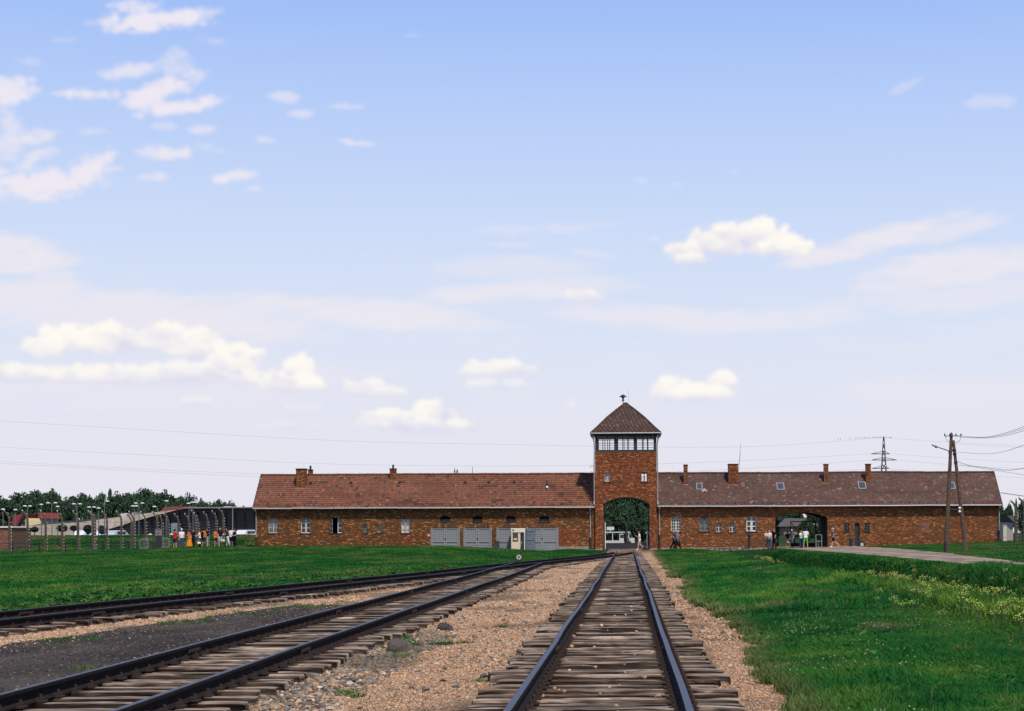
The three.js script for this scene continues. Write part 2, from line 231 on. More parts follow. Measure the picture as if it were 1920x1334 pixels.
// ---------- railway tracks ----------
const railProfile = [[-0.033, 0], [0.033, 0], [0.036, -0.012], [0.034, -0.036], [0.009, -0.048], [0.008, -0.118], [0.03, -0.13], [0.066, -0.14], [0.066, -0.152], [-0.066, -0.152], [-0.066, -0.14], [-0.03, -0.13], [-0.008, -0.118], [-0.009, -0.048], [-0.034, -0.036], [-0.036, -0.012]];
function sweepRail(pts, prof) {
  const mb = new MB(), ring = (i) => { const a = pts[Math.max(0, i - 1)], b = pts[Math.min(pts.length - 1, i + 1)], t = b.clone().sub(a).normalize(), s = V(-t.z, 0, t.x).normalize(); return prof.map(([u, v]) => pts[i].clone().addScaledVector(s, u).add(V(0, v, 0))); };
  let r = ring(0);
  for (let i = 1; i < pts.length; i++) { const q = ring(i); for (let k = 0; k < prof.length - (prof.open ? 1 : 0); k++) { const l = (k + 1) % prof.length; mb.quad(r[k], r[l], q[l], q[k]); } r = q; }
  return mb.geo();
}
const sleeperGeos = (() => {   // ten weathered oak sleepers: hollowed tops, split ends, worn edges
  const out = [];
  for (let v = 0; v < 10; v++) {
    const R = rng(500 + v), L = 2.6, w = 0.25 + 0.03 * (R() - 0.5), h = 0.16, g = new THREE.BoxGeometry(L, h, w, 34, 3, 12), p = g.attributes.position, uo = R() * 7;
    const col = new Float32Array(p.count * 3), nrm = g.attributes.normal, uv = g.attributes.uv;
    for (let i = 0; i < p.count; i++) {
      let x = p.getX(i), y = p.getY(i), z = p.getZ(i); const top = y > h / 2 - 0.001, n = vn(x * 2.2 + v * 9, z * 30, 100 + v), groove = sm(0.6, 0.85, vn(x * 1.1 + v * 4, z * 42 + v * 11, 190 + v)), m = vn(x * 5 + v * 3, z * 60 + y * 40, 120 + v);
      const edge = Math.abs(z) > w / 2 - 0.01 && top;
      if (top) y += -0.02 * n - 0.022 * groove - (edge ? 0.022 + 0.04 * vn(x * 1.7, v * 5 + Math.sign(z), 140) : 0) - 0.02 * sm(L / 2 - 0.12, L / 2, Math.abs(x)) * m;
      if (Math.abs(z) > w / 2 - 0.002) z -= Math.sign(z) * (0.046 + 0.012 * vn(x * 3, v, 191)) * sm(h / 2 - 0.03, h / 2 - 0.05, y);   // undercut added below the top so the front faces stay shaded
      if (Math.abs(z) > w / 2 - 0.06 && !top) z += Math.sign(z) * 0.02 * (vn(x * 2.4, y * 9 + v * 7, 150 + v) - 0.6);
      if (Math.abs(x) > L / 2 - 0.002) x += Math.sign(x) * 0.05 * (vn(z * 22, y * 14 + v, 160 + v) - 0.7);
      p.setXYZ(i, x, y, z);
      const nx = nrm.getX(i), ny = nrm.getY(i), u = Math.abs(nx) > 0.5; uv.setXY(i, (u ? y * 0.6 : x) + uo, (ny > 0.5 ? z : y * 0.9 + 0.4) + v * 0.37);
      // grey weathered timber with its darker, oily patches where the rails bear
      const oil = Math.max(sm(0.2, 0.04, Math.abs(Math.abs(x) - 0.75) + 0.12 * (m - 0.5)), 0.55 * sm(0.62, 0.8, vn(x * 1.6 + v * 5, z * 9, 171)));
      const grey = [0.43, 0.36, 0.295], dark = [0.06, 0.05, 0.042], c = mixc(mixc(grey, [0.15, 0.12, 0.095], clamp(n * 1.2 - 0.1 + 0.5 * (vn(x * 4 + v, y * 34 + z * 12, 181) - 0.5))), dark, oil); col.set(c, i * 3);
    }
    g.setAttribute('color', new THREE.BufferAttribute(col, 3)); g.computeVertexNormals(); out.push(g);
  }
  return out;
})();
const tones = [0.72, 0.88, 1.0, 1.15].map((k) => { const m = M.wood.clone(); m.color.setRGB(k, k * 0.99, k * 0.97); return m; });
const clipGeo = (() => { const m = new MB(); for (const s of [-1, 1]) { m.box(s * 0.085 - 0.03, s * 0.085 + 0.03, 0, 0.03, -0.05, 0.05); m.cyl(V(s * 0.09, 0.02, 0), V(s * 0.09, 0.065, 0), 0.018, 0.018, 6); } m.box(-0.14, 0.14, -0.012, 0.004, -0.08, 0.08); return m.geo(); })();
const plateGeo = (() => { const m = new MB(); for (const s of [-1, 1]) { m.box(s > 0 ? 0.012 : -0.04, s > 0 ? 0.04 : -0.012, -0.1, -0.05, -0.33, 0.33); for (const z of [-0.22, -0.08, 0.08, 0.22]) m.cyl(V(s * 0.04, -0.075, z), V(s * 0.058, -0.075, z), 0.017, 0.017, 6); } return m.geo(); })();
function railTrack(label, cx, d0, d1, opt) {
  const t = thing('railway_track', label, 'railway track', [0, 0, 0], 0, 'railway tracks'), R = rng(opt.seed), top = (d) => (opt.top ?? 0.3) + 0.014 * (vn(d / 7, 3, opt.seed) - 0.5);
  const dir = (d) => Math.atan2(cx(d + 0.5) - cx(d - 0.5), 1);
  for (const s of [-1, 1]) {
    const line = (d) => { const a = dir(d), j = Math.round(d / 12.5) * 12.5, kink = 0.035 * Math.exp(-Math.abs(d - j) / 1.5) * (hash(Math.round(d / 12.5), s + 5, opt.seed) - 0.5); const o = s * 0.7525 + 0.045 * (vn(d / 9, 2, opt.seed + 4) - 0.5) + 0.02 * (vn(d / 6, s + 7, opt.seed + 9) - 0.5) + kink; return V(cx(d) + o * Math.cos(a), top(d), -d + o * Math.sin(a)); };
    const pts = steps(d0, d1, 0.8).map(line);
    const r = mesh('rail', sweepRail(pts, railProfile), M.rail, t);
    const cap = [[-0.031, 0.0022], [0.031, 0.0022]]; cap.open = true;
    mesh('running_surface', sweepRail(pts, cap), M.railTop, r);
    for (let d = Math.ceil(d0 / 12.5) * 12.5; d < Math.min(d1, 110); d += 12.5) { const q = line(d), b = mesh('fishplate', plateGeo, M.rust, t, [q.x, q.y, q.z], -dir(d)); }
  }
  const far = new MB(), clips = new MB();
  let k = 0;
  for (let d = d0; d < Math.min(d1, opt.bare ?? 165); d += 0.6 + 0.08 * (R() - 0.5)) {
    const a = dir(d), g = sleeperGeos[R() * 10 | 0], x = cx(d) + 0.07 * (R() - 0.5), y = 0.066 + 0.034 * (R() - 0.5) + sm(150, 168, d) * 0.12, turn = -a + 0.025 * (R() - 0.5), sx = 0.94 + 0.13 * R() + (opt.long ? opt.long(d) : 0), flip = R() > 0.5 ? Math.PI : 0, mt = tones[R() * 4 | 0];
    if (d < 12) continue;
    if (d < 132) { const m = mesh('sleeper', g, mt, t, [x, y, -d], turn + flip); m.scale.set(sx, 1, 0.94 + 0.14 * R()); k++; } else far.add(g, T(x, y, -d, 0, turn + flip, 0, V(sx, 1, 1)), [0.22, 0.18, 0.145]);
    if (d < 60) for (const s of [-1, 1]) clips.add(clipGeo, T(cx(d) + s * 0.7525 * Math.cos(a), 0.152, -d + s * 0.7525 * Math.sin(a), 0, -a, 0));
  }
  if (far.p.length) { const m = far.build('far_sleepers', M.wood, t); m.userData.kind = 'stuff'; }
  if (clips.p.length) { const m = clips.build('rail_fastenings', M.rust, t); m.userData.kind = 'stuff'; }
  return t;
}
railTrack('straight railway track of weathered sleepers running into the tower gate', (d) => C0, 7, 182, { seed: 11, bare: 171 });
railTrack('middle railway track ending in the turnout, its blackened rails left of the straight track', (d) => B0 - 0.14 * sm(70, 96, d), 7, 97, { seed: 12, top: 0.296 });
railTrack('farthest left railway track slanting across the grass edge to the gate', aX, 10, 152, { seed: 13, top: 0.298, bare: 150, long: (d) => 0.35 * sm(84, 96, d) * sm(112, 104, d) });

// ---------- loose stone ----------
const pebbles = [1, 2, 3].map((s) => { const g = new THREE.IcosahedronGeometry(1, 0), p = g.attributes.position; for (let i = 0; i < p.count; i++) { const x = p.getX(i), y = p.getY(i), z = p.getZ(i), k = 0.7 + 0.6 * hash(Math.round(x * 40), Math.round(y * 40) * 7 + Math.round(z * 40), s * 31); p.setXYZ(i, x * k, y * k * 0.66, z * k * 0.9); } g.computeVertexNormals(); return g; });
const stoneM = new THREE.MeshPhysicalMaterial({ roughness: 0.95, specularIntensity: 0.2, color: 0xffffff });
function scatter(name, geo, mat, list, label, category) {   // list of [x, y, d, scale, turn, colour, tilt, sy]
  const im = new THREE.InstancedMesh(geo, mat, list.length), m = new THREE.Matrix4(), q = new THREE.Quaternion(), c = new THREE.Color();
  list.forEach((e, i) => { q.setFromEuler(new THREE.Euler(e[6] ?? 0, e[4], (e[6] ?? 0) * 0.7)); m.compose(V(e[0], e[1], -e[2]), q, V(e[3], e[3] * (e[7] ?? 1), e[3])); im.setMatrixAt(i, m); c.setRGB(...e[5]); im.setColorAt(i, c); });
  im.name = numbered(name); im.userData = { kind: 'stuff', label, category }; shade(im); scene.add(im); return im;
}
{
  const R = rng(900), tan = [[0.43, 0.275, 0.165], [0.36, 0.22, 0.125], [0.47, 0.32, 0.205], [0.41, 0.255, 0.15], [0.28, 0.18, 0.11], [0.48, 0.355, 0.24], [0.43, 0.24, 0.125], [0.19, 0.135, 0.095]], grey = [[0.18, 0.15, 0.12], [0.11, 0.098, 0.085], [0.27, 0.225, 0.175], [0.07, 0.065, 0.06], [0.24, 0.175, 0.115], [0.4, 0.24, 0.125], [0.34, 0.295, 0.235], [0.15, 0.13, 0.11], [0.1, 0.085, 0.07]];
  const soot = [[0.045, 0.041, 0.038], [0.065, 0.058, 0.052], [0.03, 0.028, 0.027], [0.1, 0.088, 0.076]];
  const pick = (P) => { const c = P[R() * P.length | 0], k = 0.75 + 0.5 * R(); return c.map((v) => v * k); };
  const stain = (c, x, d) => mixc(c, [0.11, 0.09, 0.068], 0.7 * sm(0.54, 0.72, fbm(x * 0.9, d * 0.28, 4, 96)));   // oily, dusty patches
  const lists = [[], [], []], put = (x, d, r0, P, up = 0, r = r0 * 0.85) => lists[R() * 3 | 0].push([x, ground(x, d) + 0.008 + r * (0.1 + 0.35 * R()) + up, d, r, R() * 6.28, stain(pick(P), x, d), (R() - 0.5) * 1.2]);
  const fill = (xa, xb, d0, d1, n, r0, r1, P) => { for (let i = 0; i < n; i++) { const d = d0 + (d1 - d0) * R(); const x = lerp(xa(d), xb(d), R()); put(x, d, r0 + (r1 - r0) * R() * R(), P(x, d)); } };
  const BC = (x, d) => { const g = sm(-3.0, -3.7, x + 0.9 * (vn(x * 1.3, d * 0.5, 95) - 0.5)) * sm(38, 26, d); return R() < g * 0.9 + 0.04 ? grey : tan; };
  fill(() => B0 + 1.1, () => C0 - 1.2, 11, 24, 52000, 0.007, 0.022, BC); fill(() => B0 + 1.1, () => C0 - 1.2, 24, 45, 44000, 0.009, 0.027, BC); fill(() => B0 + 1.1, () => C0 - 1.2, 45, 100, 34000, 0.016, 0.045, BC); fill((d) => aX(d) + 1.2, () => C0 - 1.2, 96, 150, 12000, 0.025, 0.07, BC);
  fill(() => C0 + 1.15, (d) => rightEdge(d) + 0.1, 11, 30, 16000, 0.008, 0.024, () => tan); fill(() => C0 + 1.15, (d) => rightEdge(d) + 0.1, 30, 160, 20000, 0.015, 0.05, () => tan);
  fill((d) => aX(d) + 1.15, (d) => aX(d) + 2.1 + 0.25 * vn(d, 1, 3), 12, 50, 22000, 0.015, 0.042, () => tan);
  fill((d) => Math.min(aX(d) + 1.9, B0 - 1.4), () => B0 - 1.15, 46, 92, 14000, 0.02, 0.055, () => tan);
  fill((d) => aX(d) + 1.6, () => B0 - 1.1, 12, 50, 6000, 0.006, 0.019, () => R() < 0.6 ? grey : tan);
  for (let i = 0; i < 9000; i++) { const d = 12 + 38 * R(), u = R() * R() * R(); const x = R() < 0.7 ? aX(d) + 1.7 + u * 2.6 : B0 - 1.2 - u * 1.4; put(x, d, 0.008 + 0.018 * R(), R() < 0.7 ? tan : grey); }
  for (let i = 0; i < 900; i++) { const d = 13 + 60 * R(); put(lerp(B0 + 1.4, C0 - 1.4, R()), d, 0.03 + 0.04 * R() * R(), R() < 0.5 ? grey : tan); }
  fill((d) => aX(d) + 1.9, () => B0 - 1.2, 12, 46, 40000, 0.008, 0.03, () => soot);
  fill(() => B0 - 1.55, () => B0 - 1.1, 12, 46, 3500, 0.012, 0.035, () => R() < 0.6 ? grey : tan);
  fill(() => B0 + 1.2, () => B0 + 2.15, 11, 32, 5200, 0.018, 0.06, () => R() < 0.8 ? grey : tan);
  fill(() => B0 - 1.1, () => B0 + 1.1, 12, 60, 1800, 0.012, 0.03, () => R() < 0.5 ? grey : tan);
  fill(() => C0 - 1.1, () => C0 + 1.1, 11, 60, 2600, 0.012, 0.03, () => tan);
  for (let i = 0; i < 90; i++) { const d = 12 + 45 * R() * R(), x = C0 + (R() - 0.5) * 1.35; lists[i % 3].push([x, 0.125 + 0.02 * R(), d, 0.012 + 0.022 * R(), R() * 6, pick(tan), 0.5]); }
  const nm = ['pale crushed stone spread between and beside the tracks', 'loose crushed stones lying on the track bed', 'small broken stones scattered round the sleepers'];
  lists.forEach((l, i) => scatter('gravel', pebbles[i], stoneM, l, nm[i], 'gravel'));
}
// two boulders by the middle track
for (const [px, d, r, lab, c] of [[-3.35, 27.3, 0.15, 'dark angular boulder beside grass tuft between the tracks', [0.15, 0.125, 0.1]], [-3.3, 33.5, 0.11, 'smaller dark rock behind the boulder between the tracks', [0.1, 0.09, 0.08]]]) {
  const g = new THREE.IcosahedronGeometry(r, 2), p = g.attributes.position; for (let i = 0; i < p.count; i++) { const v = V().fromBufferAttribute(p, i), k = 0.6 + 0.8 * vn(v.x / r * 1.7 + 5, v.y / r * 1.7 + v.z / r * 1.4, 44); p.setXYZ(i, v.x * k * 1.2, v.y * k * 0.95, v.z * k); } g.computeVertexNormals(); g.translate(px, ground(px, d) + r * 0.45, -d);
  lone('boulder', g, std(c, 0.95, { bumpMap: at(gritBump, 4), bumpScale: 0.02 }), lab, 'boulder', 'rocks between the tracks');
}
// ---------- grass, clover and flowers ----------
function tuft(n, h, spread, wid, seed, lean = 0.5) {
  const R = rng(seed), mb = new MB();
  for (let i = 0; i < n; i++) {
    const a = R() * 6.283, r = Math.sqrt(R()) * spread, x = Math.cos(a) * r, z = Math.sin(a) * r, b = R() * 6.283, L = h * (0.55 + 0.6 * R()), k = lean * (0.3 + R()) * L, w = wid * (0.7 + 0.6 * R()), dx = Math.cos(b), dz = Math.sin(b), wx = -dz * w, wz = dx * w, g = 0.8 + 0.4 * R(), c = [g, g, g];
    const P = [0, 0.55, 1].map((t) => V(x + dx * k * t * t, L * t * (1 - 0.25 * lean * t), z + dz * k * t * t)), O = V(wx, 0, wz);
    mb.quad(P[0].clone().sub(O), P[0].clone().add(O), P[1].clone().addScaledVector(O, 0.75), P[1].clone().addScaledVector(O, -0.75), c); mb.tri(P[1].clone().addScaledVector(O, -0.75), P[1].clone().addScaledVector(O, 0.75), P[2], c);
  }
  return mb.geo();
}
const grassM = new THREE.MeshPhysicalMaterial({ vertexColors: true, roughness: 0.9, specularIntensity: 0.15, side: THREE.DoubleSide });
{
  const R = rng(4242), G1 = [0.018, 0.102, 0.015], G2 = [0.07, 0.155, 0.02], G3 = [0.006, 0.062, 0.013], ST = [0.2, 0.15, 0.07], YG = [0.13, 0.2, 0.02];
  const tone = (x, d, dry = 0, yel = 0) => { const n = clamp(0.5 + 1.35 * (0.6 * fbm(x * 0.35, d * 0.16, 3, 51) + 0.4 * vn(x * 1.7, d * 0.8, 53) - 0.5)); let c = n > 0.5 ? mixc(G1, G2, (n - 0.5) * 3) : mixc(G1, G3, (0.5 - n) * 3); c = mixc(c, ST, clamp(dry)); c = mixc(c, YG, clamp(yel)); const k = 0.75 + 0.5 * R(); return c.map((v) => v * k); };
  const A = [tuft(42, 0.12, 0.1, 0.0022, 1, 0.8), tuft(40, 0.1, 0.11, 0.003, 2, 1.0)], B = [tuft(40, 0.18, 0.18, 0.0045, 3, 0.8), tuft(38, 0.15, 0.2, 0.006, 4, 1.0)], D = [tuft(40, 0.17, 0.3, 0.009, 5, 0.8), tuft(38, 0.14, 0.32, 0.011, 6, 1.0)], lists = [[], [], [], [], [], []];
  const put = (k, x, d, s, c, sy) => lists[k * 2 + (R() > 0.5 ? 1 : 0)].push([x, ground(x, d) - 0.01, d, s, R() * 6.28, c, 0, sy]);
  // ditch growth with bank shade mixed into its colour, sunlight into the lip grass
  const bankShade = [0.002, 0.034, 0.01], bankTone = (x, d) => { const c = tone(x, d, 0, 0.3 * flower(x, d) + 0.14 * sm(lipX(d) + 1.1, lipX(d), x)), t = sm(lipX(d) + 0.3, lipX(d) + 1.4, x + (R() - 0.5)) * sm(bankX(d) + 0.2, bankX(d) - 1.2, x) * (0.55 + 0.45 * vn(x * 0.8, d * 0.3, 58)), k = 0.8 + 0.4 * R(); return mixc(c, bankShade.map((v) => v * k), t * 0.8); };
  const patches = [[6.3, 34, 0.9, 5, 90], [7.0, 42, 0.5, 6, 60], [7.3, 52, 0.3, 5, 55], [6.5, 86, 0.3, 6, 40], [10.8, 62, 0.6, 7, 30], [10.9, 48, 0.5, 4, 20]], flower = (x, d) => { let m = 0; for (const [a, b, s, t] of patches) m = Math.max(m, Math.exp(-(((x - a) / s / 1.3) ** 2) - ((d - b) / t / 1.3) ** 2)); return m; };
  // right verge, up to the lip of the ditch
  const dryR = (x, d) => 0.8 * sm(0.64, 0.78, fbm(x * 0.9, d * 0.35, 3, 77)) * (0.3 + 0.7 * R()) + 0.4 * sm(0.5, 0, x - rightEdge(d));
  const edge = (x, d) => x > rightEdge(d) - 0.02 + 0.35 * (vn(x * 4, d * 2.2, 79) - 0.35);
  for (let i = 0; i < 46000; i++) { const d = 13 + 27 * Math.pow(R(), 1.25), x = 1.2 + 6.6 * R(); if (edge(x, d)) put(0, x, d, 0.8 + 0.7 * R(), tone(x, d, dryR(x, d), 0.3 * flower(x, d)), 0.55 + 1.0 * vn(x * 0.7, d * 0.3, 61)); }
  for (let i = 0; i < 36000; i++) { const d = 38 + 62 * R(), x = 1.4 + 6.2 * R(); if (edge(x, d)) put(1, x, d, 0.8 + 0.6 * R(), tone(x, d, dryR(x, d)), 0.55 + 0.9 * vn(x * 0.7, d * 0.3, 61)); }
  for (let i = 0; i < 14000; i++) { const d = 98 + 74 * R(), x = 1.7 + 6 * R(); if (edge(x, d) && !(d > 168.6 && x < 7.3)) put(2, x, d, 0.7 + 0.5 * R(), tone(x, d, dryR(x, d)), 0.7); }
  // the ditch and its far bank, the yellow-flowered lip
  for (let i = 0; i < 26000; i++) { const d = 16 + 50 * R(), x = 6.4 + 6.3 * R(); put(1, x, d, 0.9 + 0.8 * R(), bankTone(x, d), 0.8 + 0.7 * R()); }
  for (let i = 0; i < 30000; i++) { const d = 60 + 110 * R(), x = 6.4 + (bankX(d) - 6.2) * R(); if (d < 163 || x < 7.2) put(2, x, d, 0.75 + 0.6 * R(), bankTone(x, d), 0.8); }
  // beyond the footpath, up to the wall
  for (let i = 0; i < 26000; i++) { const d = 55 + 119.5 * R(), a = pathRight(d) + 0.1, x = a + (46 - a) * R(); if (x < d * 0.218 + 3 && !(d > 174.2 && x < 35.4)) put(2, x, d, 0.55 + 0.35 * R(), tone(x, d, 0.3 * sm(0.6, 0.8, vn(x * 0.4, d * 0.2, 55))), 0.5); }
  // left field
  const dryL = (x, d) => 0.45 * sm(0.62, 0.76, fbm(x * 0.5, d * 0.2, 4, 87)) * (0.4 + 0.6 * R()) + 0.5 * sm(0.6, 0.75, vn(x * 0.5, d * 0.5, 88)) * sm(1.6, 0, leftEdge(d) - x);
  for (let i = 0; i < 120000; i++) { const d = 34 + 140 * R(), a = -d * 0.338 - 2, b = leftEdge(d) - 0.05, x = a + (b - a) * R(); if (R() > (b - a) / 47 || (d > 174 && x > -35.2) || (d > 168.8 && x > -7.6)) continue; put(d < 70 ? 1 : 2, x, d, 0.7 + 0.5 * R(), tone(x, d, dryL(x, d)), 0.55 + 0.3 * R()); }
  for (let i = 0; i < 9000; i++) { const d = 172 + 46 * R(), x = -74 + 38 * R(); put(2, x, d, 1.1 + 0.7 * R(), tone(x, d, 0.5 * sm(0.5, 0.7, vn(x * 0.3, d * 0.2, 52))), 0.9); }
  for (let i = 0; i < 5000; i++) { const d = 205 + 26 * R(), x = -8 + 30 * R(); if (x < -3 || x > -1 ) put(2, x, d, 1.2 + 0.8 * R(), tone(x, d, 0.35), 1.1); }
  // tufts in the stones
  for (const [x, d, n, r] of [[-3.5, 28.6, 60, 0.26], [-2.95, 29.3, 26, 0.16], [-2.6, 29.5, 6, 0.07], [-3.75, 31, 12, 0.15], [-2.35, 34.5, 10, 0.07], [-3.1, 20.2, 12, 0.07], [-2.9, 19.9, 5, 0.06], [-8.6, 41, 40, 0.9], [-7.9, 45, 36, 0.8], [-7.2, 47, 30, 0.5], [-1.72, 21.8, 5, 0.08], [-6.6, 62, 12, 0.15], [-9.3, 31, 26, 0.5], [-8.9, 37, 30, 0.6], [-7.0, 24, 8, 0.3], [-3.2, 26.4, 14, 0.2], [-3.55, 29.6, 18, 0.2]]) for (let i = 0; i < n; i++) { const a = R() * 6.28, q = r * Math.sqrt(R()); put(0, x + Math.cos(a) * q, d + Math.sin(a) * q * 2, 0.7 + 0.6 * R(), tone(x, d, 0.05), 0.9); }
  const nm = ['long green grass on the near right verge', 'short bent grass between clover on the right verge', 'grass of the ditch bank and the nearer left field', 'flattened meadow grass along the ditch', 'mown lawn grass in front of the brick building', 'far lawn grass beside the footpath'];
  [...A, ...B, ...D].forEach((g, i) => scatter('grass', g, grassM, lists[i], nm[i], 'grass'));
  // broad-leaved weeds
  { const g = tuft(11, 0.1, 0.07, 0.015, 9, 1.3), l = []; for (let i = 0; i < 5200; i++) { const d = 14 + 60 * Math.pow(R(), 1.2), x = R() < 0.7 ? 1.5 + 6.5 * R() : lipX(d) + 5 * R(); if (edge(x, d) && vn(x * 1.3, d * 0.5, 64) > 0.42) { const c = mixc([0.03, 0.12, 0.02], [0.075, 0.15, 0.03], R()).map((v) => v * (0.5 + 0.7 * R())); l.push([x, ground(x, d) - 0.01, d, 0.7 + 0.9 * R(), R() * 6.28, c, 0, 0.9]); } } for (let i = 0; i < 2600; i++) { const d = 36 + 60 * R(), x = leftEdge(d) - 0.1 - 6 * R() * R(); if (vn(x, d * 0.4, 65) > 0.4) l.push([x, ground(x, d) - 0.01, d, 1 + 1.2 * R(), R() * 6.28, mixc([0.03, 0.12, 0.02], [0.09, 0.15, 0.03], R()).map((v) => v * (0.5 + 0.7 * R())), 0, 0.9]); } scatter('weeds', g, grassM, l, 'broad-leaved weeds dotted through the grass', 'weeds'); }
  // white clover heads
  const head = new THREE.IcosahedronGeometry(1, 1), stalk = (() => { const m = new MB(); m.add(head, T(0, 0, 0), [0.62, 0.6, 0.42]); m.cyl(V(0, -9, 0), V(0, -0.5, 0), 0.12, 0.12, 4, [0.03, 0.09, 0.02]); return m.geo(); })();
  const cl = [], ye = [], st = [];
  for (let i = 0; i < 2600; i++) { const d = 14 + 40 * Math.pow(R(), 1.3), x = 1.6 + 5 * R(); if (edge(x - 0.1, d) && vn(x * 0.9, d * 0.4, 66) > 0.52 && R() < 0.75 - 0.13 * (x - 1.6)) cl.push([x, ground(x, d) + 0.08 + 0.08 * R(), d, 0.0055 + 0.003 * R(), R() * 6, [0.7 + 0.2 * R(), 0.75, 0.7], 0.15]); }
  scatter('clover_flowers', stalk, new THREE.MeshStandardMaterial({ vertexColors: true, roughness: 0.9 }), cl, 'white clover heads standing in the near right grass', 'clover');
  const umb = (() => { const m = new MB(), Q = rng(8); for (let i = 0; i < 9; i++) { const a = Q() * 6.28, r = 0.09 * Math.sqrt(Q()); m.add(new THREE.OctahedronGeometry(0.012, 0), T(Math.cos(a) * r, 0.26 + 0.1 * Q(), Math.sin(a) * r), [0.36, 0.4, 0.09]); } for (let i = 0; i < 5; i++) { const a = Q() * 6.28; m.cyl(V(0, 0, 0), V(Math.cos(a) * 0.06, 0.3, Math.sin(a) * 0.06), 0.004, 0.003, 3, [0.05, 0.12, 0.02]); } return m.geo(); })();
  for (const [a, b, s, t, n] of patches) for (let i = 0; i < n; i++) { const g = () => R() + R() + R() - 1.5, d = b + g() * t * 1.6, x = a + g() * s * 1.6; if (vn(x * 1.1, d * 0.5, 68) > 0.35) ye.push([x, ground(x, d) + 0.02, d, 0.8 + 0.5 * R(), R() * 6, [0.75 + 0.5 * R(), 0.85 + 0.3 * R(), 0.9], 0.1]); }
  scatter('yellow_flowers', umb, new THREE.MeshStandardMaterial({ vertexColors: true, roughness: 0.9 }), ye, 'yellow flowering weeds along the lip of the ditch', 'wildflowers');
  const stem = (() => { const m = new MB(); m.cyl(V(0, 0, 0), V(0.03, 0.34, 0.01), 0.0018, 0.0012, 3, [0.07, 0.11, 0.03]); m.cyl(V(0.03, 0.34, 0.01), V(0.04, 0.43, 0.01), 0.004, 0.002, 4, [0.15, 0.15, 0.06]); return m.geo(); })();
  for (let i = 0; i < 420; i++) { const d = 14 + 34 * Math.pow(R(), 1.2), x = 2.2 + 5 * R(); if (vn(x * 0.6, d * 0.3, 69) > 0.45) st.push([x, ground(x, d), d, 0.6 + 0.5 * R(), R() * 6, [1, 1, 1], 0.2 * R()]); }
  scatter('grass_stalks', stem, new THREE.MeshStandardMaterial({ vertexColors: true, roughness: 0.9 }), st, 'tall seeding grass stalks in the right verge', 'grass');
}
// ---------- the brick gatehouse: two wings and the gate tower ----------
const fx = (px) => (px - CX) / 20, fy = (py, px = 1177) => EYE + (CY - py - ROLL * (px - CX)) / 20;   // measured on the facade, 20 units to the metre
const halfAt = (o, y) => { const w = (o.x1 - o.x0) / 2; if (y <= o.y1) return w; if (!o.rise) return -1; const R = (w * w + o.rise * o.rise) / (2 * o.rise), cy = o.y1 + o.rise - R, q = R * R - (y - cy) ** 2; return q > 0 ? Math.sqrt(q) : -1; };
const brickPal = {
  left: [[0.18, 0.07, 0.025], [0.14, 0.06, 0.023], [0.22, 0.078, 0.026], [0.105, 0.055, 0.026], [0.36, 0.115, 0.038], [0.52, 0.18, 0.065], [0.58, 0.28, 0.14], [0.085, 0.052, 0.028], [0.16, 0.072, 0.028]],
  right: [[0.22, 0.08, 0.03], [0.19, 0.07, 0.029], [0.25, 0.086, 0.032], [0.15, 0.062, 0.028], [0.34, 0.11, 0.04], [0.47, 0.17, 0.065], [0.52, 0.25, 0.13], [0.115, 0.056, 0.028], [0.23, 0.083, 0.031]],
  tower: [[0.25, 0.07, 0.028], [0.2, 0.06, 0.026], [0.3, 0.085, 0.032], [0.13, 0.05, 0.026], [0.38, 0.11, 0.04], [0.5, 0.16, 0.065], [0.52, 0.24, 0.12], [0.1, 0.045, 0.027], [0.23, 0.065, 0.028]],
};
function brickColour(R, P, x, y, s) { const n = fbm(x * 0.45, y * 0.9, 3, s), u = R(); let c; if (u < 0.045 + 0.1 * sm(0.45, 0.7, n)) c = P[5]; else if (u < 0.075 + 0.12 * sm(0.45, 0.7, n)) c = P[6]; else if (u < 0.34 + 0.16 * n) c = P[4 - (R() * 3 | 0)]; else c = P[[0, 1, 3, 7, 8][R() * 5 | 0]]; const k = 0.85 + 0.3 * R(); return mixc(c, P[2], 0.14).map((v, i) => v * k * [1.2, 1.3, 1.32][i]); }
const zAxis = (x, y, z) => V(x, y, z), xAxis = (s) => (x, y, z) => V(s * z, y, -s * x);
